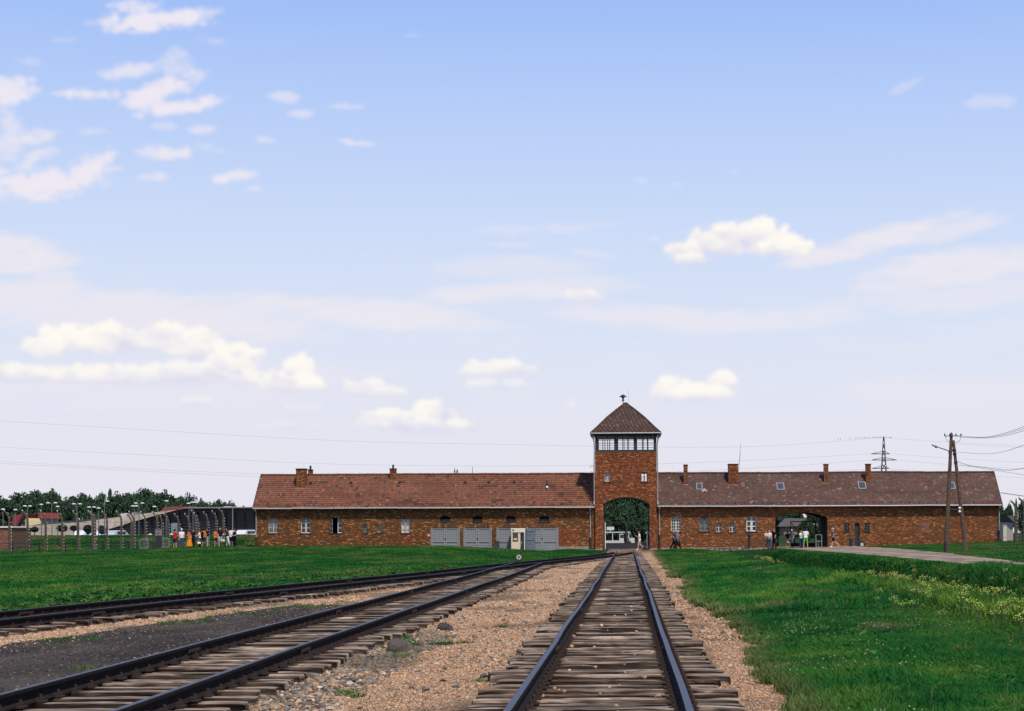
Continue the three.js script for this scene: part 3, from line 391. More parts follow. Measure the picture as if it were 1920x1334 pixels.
// a facing of real bricks on a plane; map(u, y, w) turns wall coordinates into a point, w points outwards
function brickFacing(x0, x1, y0, y1, holes, P, seed, map = zAxis, z = 0, patch) {
  const mb = new MB(), R = rng(seed), ch = 0.0775, L = 0.2625, j = 0.0055, dep = 0.014;
  let row = 0;
  for (let y = y0; y < y1 - 0.03; y += ch, row++) {
    const yt = Math.min(y + ch, y1), ym = (y + yt) / 2; let spans = [[x0, x1]];
    for (const o of holes) { if (ym < o.y0) continue; const h = halfAt(o, ym); if (h <= 0) continue; const c = (o.x0 + o.x1) / 2, a = c - h, b = c + h, nx = []; for (const [s, e] of spans) { if (b <= s || a >= e) nx.push([s, e]); else { if (a > s) nx.push([s, a]); if (b < e) nx.push([b, e]); } } spans = nx; }
    const header = row % 4 === 3, len = header ? L / 2 : L;
    for (const [s, e] of spans) {
      let x = Math.floor((s - (row % 2) * L / 2) / len) * len + (row % 2) * L / 2;
      for (; x < e; x += len) {
        const a = Math.max(s, x) + j, b = Math.min(e, x + len) - j; if (b - a < 0.02) continue;
        const c = patch && patch(x, y) ? brickColour(R, patch(x, y), x, y, seed) : brickColour(R, P, x, y, seed), w = dep * (0.6 + 0.6 * R()), lo = y + j, hi = yt - j, q = (u, v, k) => map(u, v, z + k);
        mb.quad(q(a, lo, w), q(b, lo, w), q(b, hi, w), q(a, hi, w), c); mb.quad(q(a, hi, w), q(b, hi, w), q(b, hi, -0.004), q(a, hi, -0.004), c); mb.quad(q(a, lo, -0.004), q(b, lo, -0.004), q(b, lo, w), q(a, lo, w), c);
        mb.quad(q(a, lo, -0.004), q(a, lo, w), q(a, hi, w), q(a, hi, -0.004), c); mb.quad(q(b, lo, w), q(b, lo, -0.004), q(b, hi, -0.004), q(b, hi, w), c);
      }
    }
  }
  return mb;
}
function voussoirs(mb, o, P, seed, z, h = 0.24) {   // the brick arch over an opening
  const R = rng(seed), w = (o.x1 - o.x0) / 2, c = (o.x0 + o.x1) / 2;
  if (o.rise) { const r = (w * w + o.rise * o.rise) / (2 * o.rise), cy = o.y1 + o.rise - r, A = Math.asin(Math.min(1, w / r)), n = Math.max(4, Math.round(2 * A * r / 0.08)); for (let i = 0; i < n; i++) { const a = -A + 2 * A * (i + 0.06) / n, b = -A + 2 * A * (i + 0.94) / n, q = (t, k, d) => V(c + Math.sin(t) * k, cy + Math.cos(t) * k, z + d), col = brickColour(R, P, i, seed, 3), d = 0.016 + 0.006 * R(); mb.quad(q(a, r, d), q(b, r, d), q(b, r + h, d), q(a, r + h, d), col); mb.quad(q(a, r + h, d), q(b, r + h, d), q(b, r + h, 0), q(a, r + h, 0), col); mb.quad(q(b, r, d), q(a, r, d), q(a, r, -0.1), q(b, r, -0.1), col); mb.quad(q(a, r, 0), q(a, r, d), q(a, r + h, d), q(a, r + h, 0), col); mb.quad(q(b, r, d), q(b, r, 0), q(b, r + h, 0), q(b, r + h, d), col); } }
  else { const n = Math.round(2 * w / 0.08); for (let i = 0; i < n; i++) { const a = o.x0 + 2 * w * (i + 0.06) / n, b = o.x0 + 2 * w * (i + 0.94) / n; mb.box(a, b, o.y1, o.y1 + h, z - 0.004, z + 0.016 + 0.006 * R(), brickColour(R, P, i, seed, 3), 'b'); } }
}
function holePath(o) { const p = new THREE.Path(), w = (o.x1 - o.x0) / 2, c = (o.x0 + o.x1) / 2; p.moveTo(o.x0, o.y0); p.lineTo(o.x1, o.y0); p.lineTo(o.x1, o.y1); if (o.rise) { const r = (w * w + o.rise * o.rise) / (2 * o.rise), cy = o.y1 + o.rise - r, A = Math.asin(Math.min(1, w / r)); for (let i = 1; i < 16; i++) { const a = A - 2 * A * i / 16; p.lineTo(c + Math.sin(a) * r, cy + Math.cos(a) * r); } } p.lineTo(o.x0, o.y1); p.closePath(); return p; }
function wallBody(x0, x1, y0, y1, holes, z, th) {   // mortar and core, holes cut through; its front face lies at z
  const s = new THREE.Shape([[x0, y0], [x1, y0], [x1, y1], [x0, y1]].map((p) => new THREE.Vector2(...p)));
  for (const o of holes) { if (o.blind) continue; if (o.y0 <= y0 + 0.02) { const h = holePath({ ...o, y0: y0 + 0.02 }); s.holes.push(h); } else s.holes.push(holePath(o)); }
  const g = new THREE.ExtrudeGeometry(s, { depth: th, bevelEnabled: false }); g.translate(0, 0, z - th); return new MB().add(g);
}
// a timber window: part > frame, pane; panes of glass one by one
const sashMats = {};
function windowUnit(par, o, z, { cols = 2, rows = 3, mat = M.whitePaint, bar = 0.05, rim = 0.07, mull = 0.09, open = null, blind = null, sub = 0 } = {}) {
  const g = part('window', par), fr = new MB(), H = o.y1 - o.y0, zi = z - 0.19, top = (x) => o.rise ? o.y1 + (() => { const w = (o.x1 - o.x0) / 2, R = (w * w + o.rise * o.rise) / (2 * o.rise), c = (o.x0 + o.x1) / 2, q = R * R - (x - c) ** 2; return q > 0 ? Math.sqrt(q) - (R - o.rise) : 0; })() : o.y1;
  const bx = (a, b, c, d, t = 0.05) => fr.box(a, b, c, d, zi - t, zi);
  const half = (a, b) => {   // one casement
    bx(a, a + bar, o.y0, top(a + bar * 0.5) - 0.01); bx(b - bar, b, o.y0, top(b - bar * 0.5) - 0.01); bx(a + bar, b - bar, o.y0, o.y0 + bar * 1.3); const n = 6; for (let i = 0; i < n; i++) { const u = lerp(a + bar, b - bar, i / n), v = lerp(a + bar, b - bar, (i + 1) / n), m = Math.min(top(u), top(v)); bx(u, v, m - bar, m); }
    for (let r = 1; r < rows; r++) { const y = o.y0 + (H + (o.rise ?? 0)) * r / rows; bx(a + bar, b - bar, y - bar * 0.4, y + bar * 0.4, 0.04); }
    if (sub) for (let k = 1; k <= sub; k++) { const x = lerp(a, b, k / (sub + 1)); bx(x - bar * 0.3, x + bar * 0.3, o.y0 + bar * 1.3, top(x) - bar, 0.035); }
  };
  const c = (o.x0 + o.x1) / 2, w = o.x1 - o.x0;
  const panes = (a, b) => { for (let r = 0; r < rows; r++) for (let s = 0; s <= sub; s++) { const xa = lerp(a + bar * 0.5, b - bar * 0.5, s / (sub + 1)), xb = lerp(a + bar * 0.5, b - bar * 0.5, (s + 1) / (sub + 1)), ya = o.y0 + (H + (o.rise ?? 0)) * r / rows, yb = Math.min(o.y0 + (H + (o.rise ?? 0)) * (r + 1) / rows, Math.min(top(xa), top(xb)) - 0.01); new MB().box(xa, xb, ya, yb, zi - 0.03, zi - 0.026).build('pane', M.glass, g); } };
  if (cols === 1) { half(o.x0, o.x1); panes(o.x0, o.x1); }
  else if (open) { // left leaf swung out towards us, right leaf swung in
    const lw = w * 0.3, fr2 = new MB(); fr2.box(o.x0 - 0.02, o.x0 + 0.05, o.y0, o.y1, zi, zi + 0.42); const lf = new MB(); const p = (u, y, k) => V(o.x0 + 0.02 + u * 0.55, y, zi + 0.01 + u * 0.83 + k); const bar2 = (u0, u1, y0, y1) => { lf.quad(p(u0, y0, 0), p(u1, y0, 0), p(u1, y1, 0), p(u0, y1, 0)); lf.quad(p(u1, y0, -0.05), p(u0, y0, -0.05), p(u0, y1, -0.05), p(u1, y1, -0.05)); lf.quad(p(u1, y0, 0), p(u1, y0, -0.05), p(u1, y1, -0.05), p(u1, y1, 0)); }; bar2(0, 0.09, o.y0, o.y1); bar2(0.36, 0.45, o.y0, o.y1); for (const y of [0, 0.32, 0.64, 0.93]) bar2(0.09, 0.36, o.y0 + H * y, o.y0 + H * y + 0.07); lf.build('casement', mat, g); half(o.x0 + w * 0.62, o.x1); panes(o.x0 + w * 0.62, o.x1); bx(o.x0, o.x1, o.y0 - 0.03, o.y0);
  }
  else { half(o.x0, c - mull * 0.25); half(c + mull * 0.25, o.x1); bx(c - mull * 0.5, c + mull * 0.5, o.y0, top(c) - 0.01, 0.06); panes(o.x0, c); panes(c, o.x1); }
  fr.build('frame', mat, g);
  if (blind) new MB().box(o.x0, o.x1, o.y0 + (blind.from ?? 0) * H, o.y0 + H, zi - 0.16, zi - 0.14).build('curtain', blind.mat ?? M.curtain, g);
  new MB().box(o.x0 - 0.08, o.x1 + 0.08, o.y0 - 0.09, o.y0, z - 0.14, z + 0.05).build('sill', M.rust, g);
  return g;
}
function gutterRun(par, x0, x1, y, z, pipes) {
  const m = new MB(), n = 26; for (let i = 0; i < n; i++) { const a = lerp(x0, x1, i / n), b = lerp(x0, x1, (i + 1) / n) - 0.006, s = 0.04 * (vn(i * 0.6, x0, 8) - 0.5); m.cyl(V(a, y + s, z), V(b, y + s, z), 0.075, 0.075, 10); }
  m.build('gutter', M.zinc, par);
  for (const [x, yb, ym, zz] of pipes) { const p = new MB(); p.tube([V(x, y - 0.04, z), V(x, y - 0.22, z - 0.03), V(x + 0.0, y - 0.5, zz), V(x, y - 0.8, zz), V(x, ym, zz)], 0.055, 8, 20); for (const k of [0.35, 0.75]) p.cyl(V(x, lerp(y - 0.6, ym, k), zz), V(x, lerp(y - 0.6, ym, k) + 0.05, zz), 0.068, 0.068, 8); const d = p.build('downpipe', M.zinc, par); new MB().cyl(V(x, ym + 0.02, zz), V(x, yb + 0.1, zz), 0.08, 0.085, 8).cyl(V(x, ym - 0.05, zz), V(x, ym + 0.06, zz), 0.1, 0.1, 8).box(x - 0.13, x + 0.13, yb, yb + 0.3, zz - 0.12, zz + 0.12).build('standpipe', M.iron, d); }
}
const Z0 = -175, EAVE = 4.25, RIDGE = 7.46, ZE = -174.58, ZR = -178.6, ZB = -182.2, slope = Math.hypot(RIDGE - EAVE, ZE - ZR);
const onRoof = (x, t, up = 0) => { const c = (ZE - ZR) / slope, s = (RIDGE - EAVE) / slope; const sag = 0.07 * (vn(x * 0.21 + 3, t * 0.12, 401) - 0.5) + 0.03 * (vn(x * 0.8, t * 0.4, 402) - 0.5); return V(x, EAVE + 0.06 + t * s + (up + sag) * c, ZE - t * c + (up + sag) * s); };   // t metres up the slope
function roofTiles(kind, x0, x1, P, seed, skipAt) {
  const mb = new MB(), R = rng(seed);
  if (kind === 'flat') { const rowH = 0.318, tw = 0.205; for (let r = 0; r * rowH < slope - 0.05; r++) { const t0 = r * rowH, t1 = Math.min(slope, t0 + rowH + 0.05), off = (r % 2) * tw / 2, wav = (x) => 0.012 * (vn(x * 0.5, r * 0.3, seed) - 0.5); for (let x = x0 + off; x < x1 - 0.03; x += tw) { if (skipAt && skipAt(x, t0)) continue; const n = fbm(x * 0.5, r * 0.35, 3, seed + 2), u = R(); let c = mixc(P[0], P[1], clamp(n * 1.6 - 0.3)); if (u < 0.03) c = P[2]; else if (u < 0.055) c = P[3]; else if (vn(x * 1.1, r * 0.9, seed + 5) > 0.86) c = P[2]; c = c.map((v) => v * (0.85 + 0.3 * R())); const h = 0.042 + 0.012 * R(), b = Math.min(x + tw - 0.007, x1), q = (xx, t, k) => onRoof(xx, t, k + wav(xx)); mb.quad(q(x, t0, h), q(b, t0, h), q(b, t1, 0.012), q(x, t1, 0.012), c); mb.quad(q(x, t0, 0), q(b, t0, 0), q(b, t0, h), q(x, t0, h), c); mb.quad(q(b, t0, h), q(b, t0, 0), q(b, t1, 0), q(b, t1, 0.012), c); mb.quad(q(x, t0, 0), q(x, t0, h), q(x, t1, 0.012), q(x, t1, 0), c); } } }
  else { const s = 0.36, hh = 0.36, rows = Math.ceil(slope / (hh / 2)); for (let r = -1; r < rows; r++) for (let x = x0 - s / 2 + (r & 1 ? s / 2 : 0); x < x1 + s / 2; x += s) { const tb = r * hh / 2, tt = tb + hh, tm = (tb + tt) / 2; if (tb < -0.02 && tt < 0.02) continue; if (skipAt && skipAt(x, tm)) continue; const u = R(), n = fbm(x * 0.6, r * 0.2, 3, seed + 2); let c = mixc(P[0], P[1], clamp(n * 1.5 - 0.25)); if (u < 0.05) c = P[2]; else if (u < 0.075) c = P[3]; c = c.map((v) => v * (0.82 + 0.36 * R())); const q = (xx, t, k) => onRoof(clamp(xx, x0, x1), clamp(t, 0, slope), k), a = q(x, tb + 0.008, 0.05), b = q(x + s / 2 - 0.006, tm, 0.034), d = q(x, tt, 0.012), e = q(x - s / 2 + 0.006, tm, 0.034), dn = V(0, -0.04, 0); mb.tri(a, b, d, c); mb.tri(a, d, e, c); mb.quad(e.clone().add(dn), a.clone().add(dn), a, e, c); mb.quad(a.clone().add(dn), b.clone().add(dn), b, a, c); } }
  return mb;
}
function chimney(par, x0, x1, pyTop, t0, depth, P, { pots = 0, cap = true, seed = 1 } = {}) {
  const g = part('chimney', par), b = onRoof(0, t0), z1 = b.z, z0 = z1 - depth, yb = b.y - 0.3, yt = pyTop, m = new MB().box(x0 + 0.004, x1 - 0.004, yb, yt, z0, z1 - 0.004); m.build('core', M.mortar, g);
  const f = brickFacing(x0, x1, yb, yt, [], P, seed, zAxis, z1); const r = brickFacing(-z1, -z0, yb, yt, [], P, seed + 1, (u, y, w) => V(x1 + w, y, -u)), l = brickFacing(-z1, -z0, yb, yt, [], P, seed + 2, (u, y, w) => V(x0 - w, y, -u)); for (const o of [r, l]) { f.p.push(...o.p); f.n.push(...o.n); f.c.push(...o.c); f.u.push(...o.u); } const bm = f.build('brick_facing', M.brick, g); bm.userData.kind = 'stuff';
  if (cap) new MB().box(x0 - 0.05, x1 + 0.05, yt, yt + 0.09, z0 - 0.05, z1 + 0.05).build('cap', M.rust, g);
  new MB().box(x0 - 0.06, x1 + 0.06, onRoof(0, t0 - 0.12).y, onRoof(0, t0 - 0.12).y + 0.09, z1 - 0.05, z1 + 0.05).build('flashing', M.creamPaint, g);
  for (let i = 0; i < pots; i++) new MB().cyl(V((x0 + x1) / 2, yt + 0.05, (z0 + z1) / 2), V((x0 + x1) / 2, yt + 0.46, (z0 + z1) / 2), 0.1, 0.09, 10).build('chimney_pot', M.iron, g);
  return g;
}
function skylight(par, x0, x1, t0, t1) { const g = part('skylight', par), f = new MB(), q = (x, t, k) => onRoof(x, t, k), bar = (a, b, c, d) => { f.quad(q(a, c, 0.1), q(b, c, 0.1), q(b, d, 0.1), q(a, d, 0.1)); f.quad(q(a, c, 0), q(b, c, 0), q(b, c, 0.1), q(a, c, 0.1)); f.quad(q(b, c, 0.1), q(b, c, 0), q(b, d, 0), q(b, d, 0.1)); f.quad(q(a, c, 0), q(a, c, 0.1), q(a, d, 0.1), q(a, d, 0)); f.quad(q(b, d, 0), q(a, d, 0), q(a, d, 0.1), q(b, d, 0.1)); }; bar(x0, x1, t0, t0 + 0.1); bar(x0, x1, t1 - 0.1, t1); bar(x0, x0 + 0.08, t0 + 0.1, t1 - 0.1); bar(x1 - 0.08, x1, t0 + 0.1, t1 - 0.1); f.build('frame', M.greyPaint, g); new MB().quad(q(x0, t0, 0.075), q(x1, t0, 0.075), q(x1, t1, 0.075), q(x0, t1, 0.075)).build('pane', std([0.05, 0.052, 0.055], 0.3), g); }
function wingShell(par, x0, x1, holes, P, seed, outer, kind, RP, patch, passage) {
  const yb = -0.3;
  wallBody(x0, x1, yb, EAVE - 0.02, holes, Z0, 0.38).build('front_wall', M.mortar, par);
  const rings = holes.filter((o) => o.arch).map((o) => { const w = (o.x1 - o.x0) / 2, k = 0.25; return o.rise ? { x0: o.x0, x1: o.x1, y0: o.y1 - 0.03, y1: o.y1 + k * 0.9, rise: o.rise } : { x0: o.x0 - 0.01, x1: o.x1 + 0.01, y0: o.y1, y1: o.y1 + 0.245 }; });
  const f = brickFacing(x0, x1, yb + 0.55, EAVE - 0.05, [...holes, ...rings], P, seed, zAxis, Z0, patch); for (const o of holes) if (o.arch) voussoirs(f, o, P, seed + (o.x0 * 10 | 0), Z0); const bm = f.build('brick_facing', M.brick, par); bm.userData.kind = 'stuff';
  wallBody(x0, x1, yb, EAVE - 0.02, holes.filter((o) => o.through), ZB, 0.38).build('rear_wall', M.mortar, par);
  const xe = outer < 0 ? x0 : x1, xi = outer < 0 ? x1 : x0, gw = new MB(); { const a = outer < 0 ? xe : xe - 0.38, b = outer < 0 ? xe + 0.38 : xe, s = new THREE.Shape([[Z0 - 0.38, yb], [Z0 - 0.38, EAVE - 0.02], [ZR, RIDGE - 0.1], [ZB, EAVE - 0.02], [ZB, yb]].map((p) => new THREE.Vector2(p[0], p[1]))); const g = new THREE.ExtrudeGeometry(s, { depth: 0.38, bevelEnabled: false }); g.rotateY(-Math.PI / 2); g.translate(b, 0, 0); gw.add(g); } gw.build('gable_wall', M.mortar, par);
  { const ge = brickFacing(-Z0, -ZB, yb + 0.55, EAVE - 0.05, [], P, seed + 50, (u, y, w) => V(xe + outer * w, y, -u)); ge.build('gable_brick_facing', M.brick, par).userData.kind = 'stuff'; }
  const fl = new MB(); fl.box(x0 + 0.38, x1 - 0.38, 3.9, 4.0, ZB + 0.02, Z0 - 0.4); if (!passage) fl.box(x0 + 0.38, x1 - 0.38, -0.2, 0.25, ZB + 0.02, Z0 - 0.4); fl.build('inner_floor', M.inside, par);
  const rx0 = outer < 0 ? x0 - 0.22 : x0, rx1 = outer < 0 ? x1 : x1 + 0.22, roof = part('roof', par), dk = new MB(), q = (x, t, k) => onRoof(x, t, k), bk = (x, t) => { const p = onRoof(x, t, -0.02); return V(p.x, p.y, 2 * ZR - p.z); };
  dk.quad(q(rx0, 0, -0.02), q(rx1, 0, -0.02), q(rx1, slope, -0.02), q(rx0, slope, -0.02)); dk.quad(bk(rx1, 0), bk(rx0, 0), bk(rx0, slope), bk(rx1, slope)); dk.box(rx0, rx1, EAVE - 0.12, EAVE + 0.02, ZE - 0.5, ZE - 0.46).box(rx0, rx1, EAVE - 0.06, EAVE + 0.0, ZE - 0.46, ZE - 0.02); dk.build('deck', M.darkPaint, roof);
  const rt = roofTiles(kind, rx0, rx1, RP, seed + 7, null); rt.build('tiles', M.tileRoof, roof).userData.kind = 'stuff';
  const rd = new MB(), RR = rng(seed + 8); for (let x = rx0; x < rx1; x += 0.36) { const c = mixc(RP[0], RP[1], RR()).map((v) => v * 0.9), e = Math.min(x + 0.37, rx1), y = onRoof(x, slope).y + 0.03 + 0.012 * (RR() - 0.5); rd.cyl(V(x, y, ZR), V(e, y + 0.01, ZR), 0.11, 0.12, 8, c); if (RR() < 0.75 && (Math.round(x / 0.36) % 2 === 0)) rd.cyl(V(x + 0.1, y + 0.1, ZR), V(x + 0.1, y + 0.24, ZR), 0.008, 0.008, 4, [0.06, 0.05, 0.05]); } rd.build('ridge_tiles', M.tileRoof, roof).userData.kind = 'stuff';
  const vg = new MB(), gx = outer < 0 ? rx0 - 0.03 : rx1; const pf2 = (t, k) => onRoof(gx, t, k); vg.quad(pf2(0, -0.16).setX(gx + 0.03), pf2(0, 0.08).setX(gx + 0.03), pf2(slope, 0.08).setX(gx + 0.03), pf2(slope, -0.16).setX(gx + 0.03)); vg.quad(pf2(0, -0.16), pf2(0, 0.08), pf2(slope, 0.08), pf2(slope, -0.16)); vg.quad(pf2(0, 0.08), pf2(0, 0.08).setX(gx + 0.03), pf2(slope, 0.08).setX(gx + 0.03), pf2(slope, 0.08)); vg.quad(pf2(0, -0.16), pf2(0, -0.16).setX(gx + 0.03), pf2(0, 0.08).setX(gx + 0.03), pf2(0, 0.08)); vg.build('verge_board', M.darkPaint, roof);
  const hk = new MB(); for (let x = rx0 + 0.5; x < rx1 - 0.2; x += 0.86) { const p = onRoof(x, 0.36, 0.05); hk.box(p.x - 0.05, p.x + 0.05, p.y, p.y + 0.1, p.z - 0.03, p.z + 0.03); } hk.build('snow_guards', M.iron, roof).userData.kind = 'stuff';
  return roof;
}
// --- left wing ---
{
  const w = thing('brick_wing', 'long brick wing with red flat-tiled roof and grey garage doors, left of the tower', 'building');
  const X0 = -34.9, X1 = -3.0, op = (a, b, t, s, k = {}) => ({ x0: fx(a), x1: fx(b), y0: fy(s, (a + b) / 2), y1: fy(t, (a + b) / 2), ...k });
  const tall = [[502.8, 521], [563.7, 581.9], [618.4, 641], [752, 768.4]].map(([a, b]) => op(a, b, 974.5, 1000.2, { rise: 0.16, arch: 1 })), small = [[679.6, 689], [706, 715.2]].map(([a, b]) => op(a, b, 983.8, 999.5, { arch: 1 }));
  const vents = [[825, 844], [886, 904.6], [948.7, 967], [1011, 1030]].map(([a, b]) => op(a, b, 970.8, 978.8, { rise: 0.14, arch: 1 })), doors = [[809.4, 859.6], [870.9, 919.6], [932.8, 984.6], [984.9, 1045]].map(([a, b], i) => op(a, b, 989.4, 1034, { arch: i < 2 ? 1 : 1 }));
  doors[2].x1 = doors[3].x0 = fx(988);
  const dh = [doors[0], doors[1], { ...doors[2], x1: doors[3].x1 }];
  const roof = wingShell(w, X0, X1, [...tall, ...small, ...vents, ...dh], brickPal.left, 21, -1, 'flat', [[0.185, 0.078, 0.047], [0.255, 0.11, 0.066], [0.11, 0.056, 0.04], [0.31, 0.145, 0.095]], (x, y) => (x > tall[3].x0 - 0.02 && x < tall[3].x1 && (y < tall[3].y0 - 0.1 || y > 3.5)) || (x > fx(1045) && x < fx(1084) && y < 2.2) ? brickPal.tower : null);
  windowUnit(w, tall[0], Z0, { mat: M.creamPaint, sub: 1, blind: { from: 0.4, mat: std([0.14, 0.17, 0.19], 0.9) } }); windowUnit(w, tall[1], Z0, { mat: M.whitePaint }); windowUnit(w, tall[2], Z0, { mat: M.whitePaint, open: 1 }); windowUnit(w, tall[3], Z0, { mat: M.creamPaint, blind: {} });
  windowUnit(w, small[0], Z0, { cols: 2, rows: 2, mat: M.greyPaint, bar: 0.035, mull: 0.05 }); windowUnit(w, small[1], Z0, { cols: 1, rows: 1, mat: M.greyPaint, bar: 0.04, blind: { from: 0, mat: std([0.2, 0.19, 0.18], 0.9) } });
  vents.forEach((o, i) => { const g = part('ventilation_opening', w), s = new MB(), b = new MB(); b.box(o.x0, o.x1, o.y0, o.y0 + 0.2, Z0 - 0.34, Z0 - 0.3).build('board', i < 1 ? M.greyPaint : M.plaster, g); for (let k = 0; k < 3; k++) s.box(o.x0, o.x1, o.y0 + 0.1 + k * 0.13, o.y0 + 0.14 + k * 0.13, Z0 - 0.36, Z0 - 0.26); s.build('slats', M.darkPaint, g); new MB().box(o.x0 - 0.06, o.x1 + 0.06, o.y0 - 0.08, o.y0, Z0 - 0.1, Z0 + 0.04).build('sill', M.rust, g); });
  doors.forEach((o, i) => { const g = part('garage_door', w), n = 2, lw = (o.x1 - o.x0) / n; for (let k = 0; k < n; k++) { const a = o.x0 + k * lw + 0.015, b = a + lw - 0.03, m = new MB(), rows = 13, hh = (o.y1 - o.y0) / rows, mat = M.greyPaint; if (i === 2 && k === 1) continue; for (let r = 0; r < rows; r++) m.box(a, b, o.y0 + r * hh + 0.014, o.y0 + (r + 1) * hh - 0.014, Z0 - 0.13, Z0 - 0.095 + 0.008 * (r % 2)); const fm = new MB(); fm.box(a, a + 0.11, o.y0, o.y1, Z0 - 0.07, Z0 - 0.04).box(b - 0.11, b, o.y0, o.y1, Z0 - 0.07, Z0 - 0.04).box(a + 0.11, b - 0.11, o.y1 - 0.16, o.y1, Z0 - 0.07, Z0 - 0.04).box(a + 0.11, b - 0.11, o.y0 + (o.y1 - o.y0) * 0.38, o.y0 + (o.y1 - o.y0) * 0.38 + 0.13, Z0 - 0.07, Z0 - 0.04); m.box(a, b, o.y0, o.y1, Z0 - 0.17, Z0 - 0.15); const lf = m.build('leaf', mat, g); fm.build('leaf_frame', mat, g); } new MB().box((o.x0 + o.x1) / 2 - 0.05, (o.x0 + o.x1) / 2 + 0.05, 1.3, 1.45, Z0 - 0.05, Z0 - 0.005).build('padlock', M.iron, g); new MB().box(o.x0 - 0.1, o.x0, o.y0, o.y1, Z0 - 0.1, Z0 + 0.02).box(o.x1, o.x1 + 0.1, o.y0, o.y1, Z0 - 0.1, Z0 + 0.02).build('post', M.greyPaint, g); });
  { const x0 = fx(986), x1 = fx(1003.5), g = part('swung_open_leaf', w), m = new MB(); for (let k = 0; k < 6; k++) m.box(lerp(x0, x1, k / 6) + 0.006, lerp(x0, x1, (k + 1) / 6) - 0.006, 0.28, fy(991), Z0 + 0.06, Z0 + 0.1 + 0.006 * (k % 2)); m.build('board', M.blueGrey, g); new MB().box(x0, x1, fy(996), fy(994), Z0 + 0.11, Z0 + 0.14).box(x0, x1, 1.2, 1.3, Z0 + 0.11, Z0 + 0.14).build('ledge', M.blueGrey, g); }
  new MB().box(fx(1046), fx(1107), -0.2, 0.62, Z0, Z0 + 0.06).box(X0, fx(809), -0.1, 0.74, Z0, Z0 + 0.05).build('plinth', M.plaster, w);
  gutterRun(w, -35.1, -3.12, EAVE + 0.02, ZE + 0.1, [[-34.85, 0.7, 1.55, Z0 + 0.12], [fx(1107), 0.3, 1.4, Z0 + 0.12]]);
  const sy = (py, px) => { const yy = fy(py, px); return yy; };
  { const g = chimney(roof, fx(548), fx(565.6), 8.02, 3.1, 1.0, brickPal.left, { seed: 301 }); new MB().box(fx(555.5), fx(557), fy(914), fy(899), onRoof(0, 3.1).z + 0.012, onRoof(0, 3.1).z + 0.03).build('flue_crack', M.iron, g); }
  chimney(roof, fx(566), fx(573), 7.98, 4.9, 0.7, brickPal.tower, { seed: 302, pots: 1 }); chimney(roof, fx(723.5), fx(734.8), 8.02, 4.3, 0.62, brickPal.tower, { seed: 303, pots: 1 });
  for (const px of [581, 657, 748, 872, 916, 963.7]) { const p = onRoof(fx(px) * 1.012, 3.75, 0.05); new MB().box(p.x - 0.12, p.x + 0.12, p.y - 0.02, p.y + 0.16, p.z - 0.14, p.z + 0.1).build('roof_vent', M.iron, roof); }
  { const p = onRoof(fx(1026) * 1.012, 2.9), l = part('roof_lamp', roof); new MB().cyl(p, p.clone().add(V(0, 0.75, 0.1)), 0.06, 0.05, 8).build('bracket', M.iron, l); new MB().ball(p.clone().add(V(0.02, 0.1, 0.22)), 0.13).build('globe', M.porcelain, l); }
  new MB().cyl(V(fx(886) * 1.02, 7.4, ZR), V(fx(886) * 1.02, 8.25, ZR), 0.03, 0.02, 6).build('antenna', M.iron, roof);
  new MB().cyl(V(0, 0, 0), V(0, 0, 0.02), 0.17, 0.17, 18).build('sign_disc', std([0.55, 0.06, 0.06], 0.5), w, [fx(803.7), fy(1004.4, 803), Z0 + 0.02]); new MB().box(-0.07, 0.07, 0.02, 0.07, 0.021, 0.028).box(-0.07, -0.03, -0.07, 0.02, 0.021, 0.028).box(0.03, 0.07, -0.07, 0.02, 0.021, 0.028).build('sign_symbol', M.whitePaint, w, [fx(803.7), fy(1004.4, 803), Z0 + 0.02]);
}
